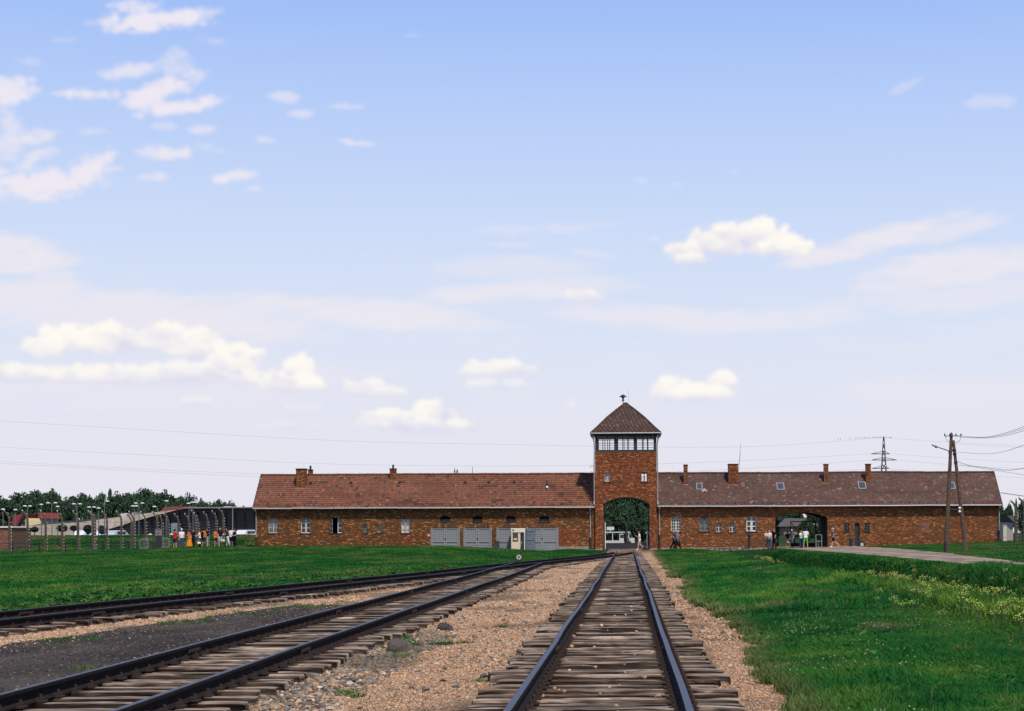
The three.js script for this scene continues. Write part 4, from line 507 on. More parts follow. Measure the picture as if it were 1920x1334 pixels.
// --- right wing ---
{
  const w = thing('brick_wing', 'brick wing with purple diamond-tiled roof and road archway, right of the tower', 'building');
  const X0 = 2.7, X1 = 34.85, op = (a, b, t, s, k = {}) => ({ x0: fx(a), x1: fx(b), y0: fy(s, (a + b) / 2), y1: fy(t, (a + b) / 2), ...k });
  const tall = [[1258.8, 1277], [1312.2, 1329.6], [1400, 1418.8]].map(([a, b]) => op(a, b, 971.5, 997, { rise: 0.16, arch: 1 })), small = [[1342.6, 1353.2], [1367.8, 1378.2]].map(([a, b]) => op(a, b, 982, 998.2, { rise: 0.06, arch: 1 })), dark = [[1582.3, 1592.2], [1620.8, 1630.4]].map(([a, b]) => op(a, b, 981.8, 997.3, { rise: 0.06, arch: 1 }));
  const door = op(1602.6, 1612, 981.8, 1026, { rise: 0.06, arch: 1 }), arch = { x0: fx(1454), x1: fx(1551.8), y0: 0.2, y1: fy(971.3, 1500), rise: 0.5, arch: 1, through: 1 };
  const roof = wingShell(w, X0, X1, [...tall, ...small, ...dark, door, arch], brickPal.right, 22, 1, 'diamond', [[0.115, 0.066, 0.052], [0.16, 0.094, 0.073], [0.195, 0.122, 0.096], [0.24, 0.165, 0.135]], (x, y) => x > fx(1723.7) && x < fx(1740.3) && y > fy(999.5, 1730) && y < fy(981, 1730) ? [[0.3, 0.13, 0.085], [0.26, 0.11, 0.07], [0.3, 0.12, 0.08], [0.24, 0.11, 0.075], [0.3, 0.13, 0.085], [0.34, 0.17, 0.11], [0.36, 0.2, 0.14], [0.28, 0.13, 0.09], [0.3, 0.13, 0.09]] : null, 1);
  windowUnit(w, tall[0], Z0, { mat: M.whitePaint, rows: 5, sub: 1, bar: 0.045 }); windowUnit(w, tall[1], Z0, { mat: M.greyPaint, bar: 0.04, blind: { mat: std([0.1, 0.11, 0.12], 0.9) } }); windowUnit(w, tall[2], Z0, { mat: std([0.86, 0.85, 0.83], 0.5), bar: 0.075, mull: 0.14 });
  small.forEach((o) => windowUnit(w, o, Z0, { rows: 2, mat: M.whitePaint, bar: 0.035, mull: 0.06 })); dark.forEach((o) => windowUnit(w, o, Z0, { rows: 2, mat: M.darkPaint, bar: 0.035, mull: 0.05 }));
  { const g = part('door', w), m = new MB(); for (let k = 0; k < 4; k++) m.box(lerp(door.x0, door.x1, k / 4) + 0.004, lerp(door.x0, door.x1, (k + 1) / 4) - 0.004, 0.3, door.y1 + 0.05, Z0 - 0.22, Z0 - 0.18); m.build('boards', M.darkPaint, g); new MB().box(door.x0 + 0.06, door.x0 + 0.1, 1.3, 1.42, Z0 - 0.18, Z0 - 0.13).build('handle', M.steel, g); }
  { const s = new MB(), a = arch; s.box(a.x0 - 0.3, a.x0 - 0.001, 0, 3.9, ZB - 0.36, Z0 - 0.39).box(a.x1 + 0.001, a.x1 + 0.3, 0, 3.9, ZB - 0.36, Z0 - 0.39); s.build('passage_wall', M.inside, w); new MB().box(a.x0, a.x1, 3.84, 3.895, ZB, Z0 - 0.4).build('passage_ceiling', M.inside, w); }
  // the road gate: two steel-framed leaves, the left one folded open
  { const g = part('gate_leaf', w), y0 = fy(1026, 1500), y1 = fy(977, 1500), z = ZB + 1.6, fr = new MB(), leaf = (a, b) => { fr.box(a, a + 0.09, y0, y1, z - 0.05, z).box(b - 0.09, b, y0, y1, z - 0.05, z).box(a + 0.09, b - 0.09, y1 - 0.09, y1, z - 0.05, z).box(a + 0.09, b - 0.09, y0, y0 + 0.08, z - 0.05, z); fr.cyl(V(a + 0.1, y1 - 0.15, z - 0.03), V(b - 0.1, y0 + 0.65, z - 0.03), 0.03, 0.03, 5); }; leaf(fx(1520), fx(1541.5)); leaf(fx(1492), fx(1519)); leaf(fx(1463), fx(1469)); fr.build('frame', M.darkPaint, g); new MB().box(fx(1492) + 0.09, fx(1541.5) - 0.09, y0 + 0.08, y0 + 0.34, z - 0.04, z - 0.01).box(fx(1463), fx(1469), y0 + 0.08, y0 + 0.36, z - 0.04, z - 0.01).build('kick_panel', M.iron, g); new MB().box(fx(1492), fx(1545), y0 - 0.02, y0 + 0.05, z + 0.1, z + 0.16).build('threshold', M.concrete, g); }
  new MB().box(X0 + 0.1, fx(1445), -0.2, 0.46, Z0, Z0 + 0.06).box(fx(1556), X1, -0.1, 0.56, Z0, Z0 + 0.05).build('plinth', M.plaster, w);
  gutterRun(w, 2.78, 35.0, EAVE + 0.06, ZE + 0.1, [[fx(1236.5), 0.3, 1.6, Z0 + 0.12], [fx(1873.5), 0.85, 1.9, Z0 + 0.12]]);
  const P = brickPal.right; chimney(roof, fx(1284) * 1.0, fx(1291.2), 8.25, 3.4, 0.5, P, { seed: 311 }); const big = chimney(roof, fx(1366.8) * 1.01, fx(1384.8) * 1.01, 8.3, 3.3, 0.85, brickPal.tower, { seed: 312 }); chimney(roof, fx(1547) * 1.01, fx(1555) * 1.01, 8.25, 3.5, 0.45, P, { seed: 313 }); chimney(roof, fx(1626) * 1.01, fx(1635) * 1.01, 8.25, 3.5, 0.5, brickPal.tower, { seed: 314 });
  new MB().cyl(V(10.55, 7.6, -178), V(10.75, 9.5, -178), 0.035, 0.03, 6).cyl(V(10.7, 9.1, -178), V(10.78, 10.35, -178), 0.022, 0.016, 6).build('aerial', M.steel, roof);
  skylight(roof, fx(1306) * 1.01, fx(1317.6) * 1.01, 2.5, 3.55); skylight(roof, fx(1457) * 1.01, fx(1471.4) * 1.01, 2.45, 3.55); skylight(roof, fx(1610) * 1.01, fx(1624.8) * 1.01, 2.5, 3.6); skylight(roof, fx(1781) * 1.01, fx(1792) * 1.01, 2.5, 3.55);
  { const t = new MB(); for (const [a, b] of [[1318, 2.35], [1321, 2.55], [1324, 2.35]]) { const x = fx(a) * 1.01, q = (u, v) => onRoof(x + u, b + v, 0.06); t.quad(q(0, -0.18), q(0.16, 0), q(0, 0.18), q(-0.16, 0), [0.5, 0.33, 0.3]); } t.build('pale_replacement_tile', M.tileRoof, roof); }
}
// --- gate tower ---
{
  const w = thing('gate_tower', 'brick gate tower with glazed watch room, pyramid roof and railway archway', 'tower');
  const X0 = -3.05, X1 = 2.7, ZF = -174.72, ZBk = -180.45, YT = 9.46, xc = (X0 + X1) / 2;
  const arch = { x0: fx(1131.8), x1: fx(1218), y0: 0.1, y1: fy(946.2), rise: 0.64, arch: 1, through: 1 }, lw = { x0: fx(1134.6), x1: fx(1144.6), y0: fy(903.8), y1: fy(886.5), arch: 1 }, rw = { x0: fx(1202.6), x1: fx(1213.8), y0: fy(904.2), y1: fy(885.8), arch: 1 };
  const hs = [arch, lw, rw];
  wallBody(X0, X1, -0.3, YT, hs, ZF, 0.45).build('front_wall', M.mortar, w);
  const f = brickFacing(X0, X1, 0.28, YT, [...hs, { x0: arch.x0, x1: arch.x1, y0: arch.y1 - 0.03, y1: arch.y1 + 0.22, rise: arch.rise }, ...[lw, rw].map((o) => ({ x0: o.x0, x1: o.x1, y0: o.y1, y1: o.y1 + 0.245 }))], brickPal.tower, 61, zAxis, ZF); for (const o of hs) voussoirs(f, o, brickPal.tower, 62 + (o.x0 * 7 | 0), ZF); f.build('brick_facing', M.brick, w).userData.kind = 'stuff';
  wallBody(X0, X1, -0.3, YT, hs.map((o) => ({ ...o })), ZBk + 0.45, 0.45).build('rear_wall', M.mortar, w);
  const sd = new MB().box(X0, X0 + 0.42, -0.3, YT, ZBk + 0.451, ZF - 0.451).box(X1 - 0.42, X1, -0.3, YT, ZBk + 0.451, ZF - 0.451); sd.build('side_wall', M.mortar, w);
  for (const [s, x] of [[-1, X0], [1, X1]]) brickFacing(-ZF, -ZBk, 0.3, YT, [], brickPal.tower, 63 + s, (u, y, k) => V(x + s * k, y, -u)).build('side_brick_facing', M.brick, w).userData.kind = 'stuff';
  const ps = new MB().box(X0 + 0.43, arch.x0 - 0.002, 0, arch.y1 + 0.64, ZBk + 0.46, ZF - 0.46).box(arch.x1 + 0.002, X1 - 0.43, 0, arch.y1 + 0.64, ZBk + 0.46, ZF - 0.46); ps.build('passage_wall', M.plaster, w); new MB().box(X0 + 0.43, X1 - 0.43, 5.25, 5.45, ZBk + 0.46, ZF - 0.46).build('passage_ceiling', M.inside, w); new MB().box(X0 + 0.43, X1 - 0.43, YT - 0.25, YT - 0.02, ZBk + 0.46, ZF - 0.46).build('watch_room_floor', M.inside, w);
  // rim of the arch
  { const rm = new MB(), ww = (arch.x1 - arch.x0) / 2, r = (ww * ww + arch.rise ** 2) / (2 * arch.rise), cy = arch.y1 + arch.rise - r, A = Math.asin(ww / r), c = (arch.x0 + arch.x1) / 2; for (let i = 0; i < 24; i++) { const a = -A + 2 * A * i / 24, b = -A + 2 * A * (i + 1) / 24, q = (t, k, z) => V(c + Math.sin(t) * k, cy + Math.cos(t) * k, z); rm.quad(q(a, r - 0.1, ZF - 0.3), q(b, r - 0.1, ZF - 0.3), q(b, r - 0.004, ZF - 0.3), q(a, r - 0.004, ZF - 0.3)); rm.quad(q(b, r - 0.1, ZF - 0.3), q(a, r - 0.1, ZF - 0.3), q(a, r - 0.1, ZF - 0.42), q(b, r - 0.1, ZF - 0.42)); rm.quad(q(a, r, ZF + 0.07), q(b, r, ZF + 0.07), q(b, r + 0.06, ZF + 0.07), q(a, r + 0.06, ZF + 0.07)); rm.quad(q(a, r + 0.06, ZF + 0.07), q(b, r + 0.06, ZF + 0.07), q(b, r + 0.06, ZF), q(a, r + 0.06, ZF)); rm.quad(q(b, r, ZF + 0.07), q(a, r, ZF + 0.07), q(a, r, ZF - 0.04), q(b, r, ZF - 0.04)); } rm.build('arch_rim', M.darkPaint, w); }
  // the iron gate inside the arch, closed across the passage
  { const g = part('iron_gate', w), z = ZF - 0.9, a = arch.x0 + 0.12, b = arch.x1 - 0.12, m = (a + b) / 2, y0 = 0.36, y1 = fy(979.5), fr = new MB(); for (const [p, q] of [[a, m - 0.01], [m + 0.01, b]]) { fr.box(p, p + 0.07, y0, y1, z - 0.05, z).box(q - 0.07, q, y0, y1, z - 0.05, z).box(p + 0.07, q - 0.07, y1 - 0.06, y1, z - 0.05, z).box(p + 0.07, q - 0.07, y0 + 0.5, y0 + 0.55, z - 0.05, z); } fr.build('frame', M.iron, g); new MB().box(a + 0.07, b - 0.07, y0 + 0.04, y0 + 0.5, z - 0.04, z - 0.01).build('kick_panel', M.iron, g); const wr = new MB(); for (let x = a + 0.3; x < b; x += 0.3) wr.cyl(V(x, y0 + 0.55, z - 0.02), V(x, y1, z - 0.02), 0.006, 0.006, 4); wr.build('rods', M.iron, g); new MB().box(arch.x0 + 0.005, arch.x0 + 0.1, 0.3, arch.y1, z - 0.1, z - 0.02).box(arch.x1 - 0.1, arch.x1 - 0.005, 0.3, arch.y1, z - 0.1, z - 0.02).build('gate_post', M.iron, g); new MB().cyl(V(a + 0.02, y0, z + 0.06), V(a + 0.02, fy(980), z + 0.06), 0.045, 0.045, 8).cyl(V(b - 0.1, y0, z + 0.1), V(b - 0.1, fy(996), z + 0.1), 0.05, 0.05, 8).build('white_bollard', M.whitePaint, g); }
  windowUnit(w, lw, ZF, { cols: 2, rows: 4, mat: M.whitePaint, bar: 0.028, mull: 0.04, blind: { mat: std([0.5, 0.5, 0.46], 0.9) } }); windowUnit(w, rw, ZF, { cols: 2, rows: 2, mat: M.darkPaint, bar: 0.035, mull: 0.05 }); new MB().box(rw.x0 + 0.03, rw.x0 + 0.42, rw.y0 + 0.03, rw.y0 + 0.52, ZF - 0.2, ZF - 0.19).build('white_shutter', M.whitePaint, w);
  // watch room: dark timber, three lights on every side, glass all round
  const wr = part('watch_room', w), Yb = YT, Yt = 11.12, tm = new MB(), side = (map, len, back) => {
    const q = (a, b, c, d, t = 0.12) => { const P = (u, y, k) => map(u, y, k), A = [P(a, c, 0), P(b, c, 0), P(b, d, 0), P(a, d, 0)], B = [P(a, c, -t), P(b, c, -t), P(b, d, -t), P(a, d, -t)]; tm.quad(...A); tm.quad(B[1], B[0], B[3], B[2]); tm.quad(A[3], A[2], B[2], B[3]); tm.quad(B[0], B[1], A[1], A[0]); tm.quad(B[0], A[0], A[3], B[3]); tm.quad(A[1], B[1], B[2], A[2]); };
    const s = len / 5.75, e = (v) => (v - 275) / 148.2 * s * (5.75 / ((1130 - 275) / 148.2)), yb = Yb + 0.2, yt = Yt - 0.2; q(0, len, Yb, yb); q(0, len, yt, Yt); for (const [a, b] of [[275, 297], [540, 577], [812, 847], [1090, 1130]]) q(e(a), e(b), yb, yt); for (const [a, b] of [[378, 388], [445, 455], [655, 665], [722, 733], [928, 940], [998, 1008]]) q(e(a), e(b), yb, yt, 0.08); const r1 = yt - 0.36, r2 = yb + 0.43; for (const [a, b] of [[297, 540], [577, 812], [847, 1090]]) { q(e(a), e(b), r1 - 0.03, r1 + 0.03, 0.07); q(e(a), e(b), r2 - 0.025, r2 + 0.025, 0.06); }
    for (const [a, b] of [[297, 378], [388, 445], [455, 540], [577, 655], [665, 722], [733, 812], [847, 928], [940, 998], [1008, 1090]]) for (const [c, d] of [[yb, r2], [r2, r1], [r1, yt]]) { const g = new MB(); g.quad(map(e(a), c, -0.05), map(e(b), c, -0.05), map(e(b), d, -0.05), map(e(a), d, -0.05)); g.build('pane', M.glass, wr); } };
  side((u, y, k) => V(X0 + u, y, ZF - 0.02 + k), X1 - X0, false); side((u, y, k) => V(X1 - u, y, ZBk + 0.02 - k), X1 - X0, true); side((u, y, k) => V(X0 + 0.02 - k, y, ZBk + 0.2 + u), ZF - ZBk - 0.4, false); side((u, y, k) => V(X1 - 0.02 + k, y, ZF - 0.2 - u), ZF - ZBk - 0.4, false);
  tm.build('timber_frame', M.darkPaint, wr); new MB().box(X0 + 0.1, X1 - 0.1, Yt - 0.06, Yt, ZBk + 0.1, ZF - 0.1).build('ceiling', M.inside, wr);
  // roof: a pyramid that flares at the eaves, covered with diamond tiles
  const rf = part('roof', w), oh = 0.38, ex0 = X0 - oh, ex1 = X1 + oh, ez0 = ZBk - oh, ez1 = ZF + oh, zc = (ez0 + ez1) / 2, rings = [[1, 11.2], [0.8, 11.83], [0.55, 12.68], [0.28, 13.46], [0.0, 14.2]], P = (k, i) => { const [s, y] = rings[i], hx = (ex1 - ex0) / 2 * s, hz = (ez1 - ez0) / 2 * s; return [V(xc - hx, y, zc + hz), V(xc + hx, y, zc + hz), V(xc + hx, y, zc - hz), V(xc - hx, y, zc - hz)][k % 4]; }, dk = new MB();
  for (let i = 0; i < 4; i++) for (let k = 0; k < 4; k++) dk.quad(P(k, i), P(k + 1, i), P(k + 1, i + 1), P(k, i + 1)); dk.quad(P(3, 0), P(2, 0), P(1, 0), P(0, 0)); dk.box(ex0 + 0.05, ex1 - 0.05, 11.1, 11.19, ez0 + 0.05, ez1 - 0.05); dk.build('deck', M.darkPaint, rf);
  const tl = new MB(), R = rng(77), TP = [[0.1, 0.06, 0.046], [0.14, 0.085, 0.064], [0.19, 0.12, 0.095]];
  for (let k = 0; k < 4; k++) { const edge = (t) => { const u = t * 4, i = Math.min(3, Math.floor(u)), v = u - i; return [P(k, i).lerp(P(k, i + 1), v), P(k + 1, i).lerp(P(k + 1, i + 1), v)]; }; const rows = 26; for (let r = 0; r < rows; r++) { const t0 = r / rows * 0.985, t1 = Math.min(0.995, (r + 2) / rows * 0.985), tmid = (t0 + t1) / 2, [a, b] = edge(tmid), n = a.distanceTo(b) / 0.36, nn = P(k + 1, 0).sub(P(k, 0)).cross(P(k, 1).sub(P(k, 0))).normalize(); for (let i = -0.5 + (r % 2) * 0.5; i < n; i++) { const cl = (v) => clamp(v / n), at2 = (t, f) => { const [p, q] = edge(t); const mid = 0.5, L = p.distanceTo(q), off = (f - 0.5) * a.distanceTo(b) / Math.max(0.01, L); return p.clone().lerp(q, clamp(0.5 + off)); }, f0 = cl(i), f1 = cl(i + 0.5), f2 = cl(i + 1), c = (R() < 0.08 ? TP[2] : mixc(TP[0], TP[1], R())).map((v) => v * (0.85 + 0.3 * R())), A = at2(t0, f1).addScaledVector(nn, 0.055), B = at2(tmid, f2).addScaledVector(nn, 0.035), D = at2(t1, f1).addScaledVector(nn, 0.015), E = at2(tmid, f0).addScaledVector(nn, 0.035), dn = nn.clone().multiplyScalar(-0.045); tl.tri(A, B, D, c); tl.tri(A, D, E, c); tl.quad(E.clone().add(dn), A.clone().add(dn), A, E, c); tl.quad(A.clone().add(dn), B.clone().add(dn), B, A, c); } } }
  tl.build('tiles', M.tileRoof, rf).userData.kind = 'stuff';
  const hp = new MB(), HR = rng(5); for (let k = 0; k < 4; k++) for (let i = 0; i < 4; i++) for (let s = 0; s < 4; s++) { const a = P(k, i).lerp(P(k, i + 1), s / 4), b = P(k, i).lerp(P(k, i + 1), (s + 1) / 4); hp.cyl(a.add(V(0, 0.05, 0)), b.add(V(0, 0.045, 0)), 0.1, 0.085, 7, mixc(TP[0], TP[1], HR())); } hp.build('hip_tiles', M.tileRoof, rf).userData.kind = 'stuff';
  const gu = new MB(); gu.cyl(V(ex0 - 0.02, 11.17, ez1 + 0.05), V(ex1 + 0.02, 11.19, ez1 + 0.05), 0.07, 0.07, 8).cyl(V(ex0 - 0.05, 11.17, ez1), V(ex0 - 0.05, 11.17, ez0), 0.07, 0.07, 8).cyl(V(ex1 + 0.05, 11.17, ez1), V(ex1 + 0.05, 11.17, ez0), 0.07, 0.07, 8); gu.build('gutter', M.zinc, rf);
  for (const [s, x] of [[-1, X0 - 0.1], [1, X1 + 0.1]]) { const p = new MB().tube([V(x + s * 0.2, 11.1, ez1), V(x + s * 0.12, 10.8, ZF + 0.2), V(x, 10.4, ZF + 0.02), V(x, 8, ZF + 0.02), V(x, 5.3, ZF + 0.02), V(x, 4.75, ZF + 0.05), V(x - s * 0.0, 4.5, ZF + 0.25)], 0.055, 8, 40); p.build('downpipe', M.zinc, w); new MB().box(x - 0.06, x + 0.06, 10.55, 10.95, ZF + 0.05, ZF + 0.16).build('lamp_box', M.porcelain, w); }
  { const g = part('roof_siren', rf), x = fx(1169.2) * 1.015, z = zc, s = new MB(); s.cyl(V(x, 13.7, z), V(x, 14.5, z), 0.045, 0.045, 8).cyl(V(x, 14.45, z), V(x, 14.55, z), 0.13, 0.13, 10).cyl(V(x, 14.55, z), V(x, 14.72, z), 0.07, 0.09, 10).cyl(V(x, 14.72, z), V(x, 14.82, z), 0.14, 0.2, 12).cyl(V(x, 14.82, z), V(x, 14.86, z), 0.36, 0.35, 16).cyl(V(x, 14.86, z), V(x, 15.06, z), 0.35, 0.02, 16); s.build('siren', M.iron, g); }
  new MB().cyl(V(fx(1179.3) * 1.015, 14.0, zc), V(fx(1179.9) * 1.015, 15.55, zc), 0.014, 0.008, 5).build('lightning_rod', M.steel, rf);
  for (let i = 0; i < 5; i++) new MB().tube([V(X0 - 0.16, 5.9 + i * 0.55, ZF + 0.05), V(X0 - 0.42, 5.95 + i * 0.55, ZF + 0.05), V(X0 - 0.45, 5.75 + i * 0.55, ZF + 0.05)], 0.018, 5, 8).build('bracket', M.iron, w);
  new MB().box(X0 - 0.02, arch.x0 - 0.05, -0.1, 0.4, ZF + 0.02, ZF + 0.1).box(arch.x1 + 0.05, X1 + 0.02, -0.1, 0.42, ZF + 0.02, ZF + 0.1).build('plinth', M.plaster, w);
}
// ---------- what stands around: trees, fences, lamps, houses, poles and wires ----------
const at3 = (px, py, d) => V((px - CX) / F * d, EYE + (CY - py - ROLL * (px - CX)) / F * d, -d);   // a measured direction at its distance
const onGround = (px, d) => { const x = (px - CX) / F * d; return [x, ground(x, d), -d]; };
// --- trees: trunk with limbs, crown of leaf clumps spread through its volume ---
const leafM = new THREE.MeshPhysicalMaterial({ vertexColors: true, roughness: 0.8, side: THREE.DoubleSide }), barkM = std([0.06, 0.045, 0.035], 0.95);
function crownGeo(seed, kind) {
  const R = rng(seed), mb = new MB(), clumps = kind === 'open' ? 46 : 84, per = kind === 'open' ? 56 : 76, C = [0.018, 0.055, 0.02];
  for (let i = 0; i < clumps; i++) {
    const u = R() * 2 - 1, a = R() * 6.283, q = Math.sqrt(1 - u * u), rr = 0.45 + 0.55 * Math.cbrt(R()), narrow = kind === 'poplar' ? 0.28 : kind === 'cone' ? 0.5 * (1 - (u * rr + 1) / 2) + 0.08 : 0.62, cx = Math.cos(a) * q * rr * narrow * 0.8, cz = Math.sin(a) * q * rr * narrow * 0.8, cy = 0.58 + u * rr * (kind === 'poplar' ? 0.42 : 0.36), s = (0.1 + 0.08 * R()) * (kind === 'poplar' ? 0.75 : 1), k0 = 0.7 + 0.6 * R();
    for (let j = 0; j < per; j++) { const v = R() * 2 - 1, b = R() * 6.283, w = Math.sqrt(1 - v * v), r = s * (0.55 + 0.45 * R()), p = V(cx + Math.cos(b) * w * r, cy + v * r * 0.8, cz + Math.sin(b) * w * r), e = V(R() - 0.5, R() - 0.5, R() - 0.5).normalize(), f = V(R() - 0.5, R() - 0.5, R() - 0.5).cross(e).normalize(), l = 0.022 + 0.018 * R(), k = k0 * (0.8 + 0.4 * R()), c = [C[0] * k * (0.8 + 0.6 * R()), C[1] * k, C[2] * k]; mb.quad(p.clone().addScaledVector(e, -l), p.clone().addScaledVector(f, l * 0.7), p.clone().addScaledVector(e, l), p.clone().addScaledVector(f, -l * 0.7), c); }
  }
  return mb.geo();
}
function trunkGeo(seed) { const R = rng(seed), mb = new MB(); mb.cyl(V(0, -0.02, 0), V(0.01, 0.3, 0), 0.035, 0.024, 8); mb.cyl(V(0.01, 0.3, 0), V(0, 0.75, 0.01), 0.024, 0.008, 7); for (let i = 0; i < 7; i++) { const a = R() * 6.28, y = 0.24 + 0.4 * R(), l = 0.18 + 0.14 * R(); mb.cyl(V(0, y, 0), V(Math.cos(a) * l, y + l * 0.8, Math.sin(a) * l), 0.011, 0.004, 5); } return mb.geo(); }
const crowns = { round: [crownGeo(1, 'round'), crownGeo(2, 'round'), crownGeo(3, 'round')], open: [crownGeo(4, 'open'), crownGeo(5, 'open')], poplar: [crownGeo(6, 'poplar')], cone: [crownGeo(7, 'cone')] }, trunks = [trunkGeo(1), trunkGeo(2)];
function tree(label, px, d, topPy, halfPx, kind, i, group) {
  const [x, y, z] = onGround(px, d), top = at3(px, topPy, d).y, h = (top - y) / 0.97, w = halfPx / F * d / (kind === 'poplar' ? 0.3 : 0.6) * (d > 320 && kind !== 'poplar' ? 1.4 : 1), t = thing('tree', label, 'tree', [x, y, z], i * 1.3, group);
  const a = mesh('trunk', trunks[i % 2], barkM, t), b = mesh('crown', crowns[kind][i % crowns[kind].length], leafM, t); a.scale.set(h * 0.8, h, h * 0.8); b.scale.set(w, h, w); return t;
}
[[6, 936, 26, 'round', 'dense dark tree at the far left edge behind the brick annexe'], [38, 929, 26, 'round', 'dark tree right behind the red-roofed house'], [70, 924, 24, 'round', 'tall dark tree between the red-roofed house and the twin lamp'], [94, 923, 22, 'round', 'tall broad tree right of the red-roofed house, highest of its row'], [122, 934, 18, 'open', 'paler tree just left of the gap in the tree line'], [152, 930, 24, 'round', 'green tree just before the gap of sky in the tree line'], [182, 944, 20, 'round', 'low dark tree just right of the sky gap'], [192, 926, 18, 'open', 'loose airy treetop beside the slim poplar'], [206, 921, 5, 'poplar', 'slim dark poplar among the loose treetops'], [222, 928, 20, 'round', 'thin airy treetop just right of the poplar'], [240, 930, 26, 'round', 'broad dark tree above the cream wall'], [272, 921, 30, 'round', 'highest broad tree above the slanting cream wall'], [304, 925, 24, 'round', 'dark tree above the long red roof'], [328, 938, 14, 'round', 'lower tree at the end of the broad row above the red roof'], [350, 926, 17, 'open', 'single airy tree with gaps standing over the dark building'], [379, 940, 13, 'round', 'small dark tree over the flat dark roof, leftmost of four'], [394, 943, 14, 'open', 'small pale tree second of four over the dark roof'], [411, 941, 15, 'round', 'small round tree over the dark roof, third of four'], [431, 940, 15, 'open', 'small loose tree nearest the brick wing over the dark roof'], [457, 952, 6, 'round', 'tiny bush top between dark roof and brick gable']].forEach(([px, ty, hw, k, l], i) => tree(l, px, 330 + (i % 3) * 14, ty, hw, k, i, 'trees along the far left skyline'));
tree('small treetop showing over the ridge of the left wing', 856, 300, 882, 7, 'open', 3);
[[1118, 908, 30, 'dark tree seen in the left of the tower arch'], [1155, 903, 32, 'dark tree left of centre in the tower arch'], [1192, 905, 30, 'dark tree right of centre in the tower arch'], [1226, 905, 26, 'dark tree seen in the right of the tower arch'], [1170, 950, 30, 'lighter green bush in the middle of the tower arch'], [1138, 975, 24, 'low bush at the left jamb of the tower arch'], [1206, 972, 26, 'low bush at the right jamb of the tower arch'], [1137, 925, 30, 'dark tree at the left jamb of the tower arch'], [1208, 922, 30, 'dark tree at the right jamb of the tower arch']].forEach(([px, ty, hw, l], i) => tree(l, px, i < 4 || i > 6 ? 238 + i * 5 : 222, ty, hw, 'round', i, 'trees behind the gate'));
[[1452, 945, 26, 'dark tree in the left of the road archway'], [1490, 955, 24, 'tree over the grey house in the road archway'], [1530, 948, 26, 'tree in the right of the road archway'], [1512, 978, 18, 'green bush inside the road archway beside the grey house'], [1545, 985, 16, 'low bush at the right jamb of the road archway']].forEach(([px, ty, hw, l], i) => tree(l, px, i < 3 ? 245 + i * 6 : 222, ty, hw, 'round', i + 1, 'trees behind the road archway'));
[[1880, 953, 14, 'round', 'dark tree touching the gable of the right wing'], [1893, 946, 9, 'round', 'tree over the small grey house at the right edge'], [1906, 938, 6, 'cone', 'pointed conifer near the right edge'], [1922, 941, 16, 'round', 'broad tree cut off by the right edge']].forEach(([px, ty, hw, k, l], i) => tree(l, px, 262 + i * 7, ty, hw, k, i + 2, 'trees at the right edge'));
// --- clipped ball trees by the cream wall ---
{
  const g = (() => { const R = rng(31), m = new MB(); for (let i = 0; i < 1500; i++) { const v = R() * 2 - 1, b = R() * 6.28, w = Math.sqrt(1 - v * v), r = 0.86 + 0.16 * R(), p = V(Math.cos(b) * w * r, v * r, Math.sin(b) * w * r), e = V(R() - 0.5, R() - 0.5, R() - 0.5).normalize(), f = V(R() - 0.5, R() - 0.5, R() - 0.5).cross(e).normalize(), k = 0.7 + 0.6 * R(), l = 0.12; m.quad(p.clone().addScaledVector(e, -l), p.clone().addScaledVector(f, l), p.clone().addScaledVector(e, l), p.clone().addScaledVector(f, -l), [0.012 * k, 0.03 * k, 0.016 * k]); } m.ball(V(0, 0, 0), 0.82, [0.012, 0.03, 0.016], 1, 1, 1, 14, 10); return m.geo(); })();
  [[40, 994, 8, 5.2, 'leftmost clipped ball tree, below the red-roofed house'], [64, 993.4, 7.4, 5, 'second clipped ball tree from the left against the cream wall'], [115.6, 991, 9.6, 6.6, 'third clipped ball tree from the left against the cream wall'], [137.6, 991, 7, 5, 'fourth clipped ball tree from the left against the cream wall'], [164.6, 992, 8.6, 7.4, 'fifth clipped ball tree from the left against the cream wall'], [190, 994, 7, 8, 'rightmost clipped ball tree at the end of the cream wall']].forEach(([px, py, rx, ry, l], i) => { const d = 224, c = at3(px, py, d), [x, y, z] = onGround(px, d), t = thing('ball_tree', l, 'tree', [x, y, z], i, 'clipped ball trees'); new MB().cyl(V(0, 0, 0), V(0, c.y - y, 0), 0.05, 0.04, 6).build('trunk', barkM, t); const b = mesh('crown', g, leafM, t, [0, c.y - y, 0]); b.scale.set(rx / F * d, ry / F * d, rx / F * d); });
}
// --- concrete fence posts with curved heads and insulators ---
const postGeo = (() => { const H = 3.75, pts = []; for (let i = 0; i <= 5; i++) pts.push([0, i / 5 * 2.85, lerp(0.115, 0.085, i / 5)]); for (let i = 1; i <= 7; i++) { const a = i / 7 * 1.15; pts.push([-0.72 * (1 - Math.cos(a)), 2.85 + 0.82 * Math.sin(a) * 1.05, lerp(0.085, 0.06, i / 7)]); } const m = new MB(); for (let i = 0; i < pts.length - 1; i++) { const s = (k) => { const [x, y, r] = pts[k], a = pts[Math.max(0, k - 1)], b = pts[Math.min(pts.length - 1, k + 1)], L = Math.hypot(b[0] - a[0], b[1] - a[1]), nx = (b[1] - a[1]) / L, ny = -(b[0] - a[0]) / L; return [V(x - nx * r, y - ny * r, r), V(x + nx * r, y + ny * r, r), V(x + nx * r, y + ny * r, -r), V(x - nx * r, y - ny * r, -r)]; }, A = s(i), B = s(i + 1); for (let k = 0; k < 4; k++) m.quad(A[k], A[(k + 1) % 4], B[(k + 1) % 4], B[k]); if (i === pts.length - 2) m.quad(B[0], B[1], B[2], B[3]); } return { g: m.geo(), pts }; })();
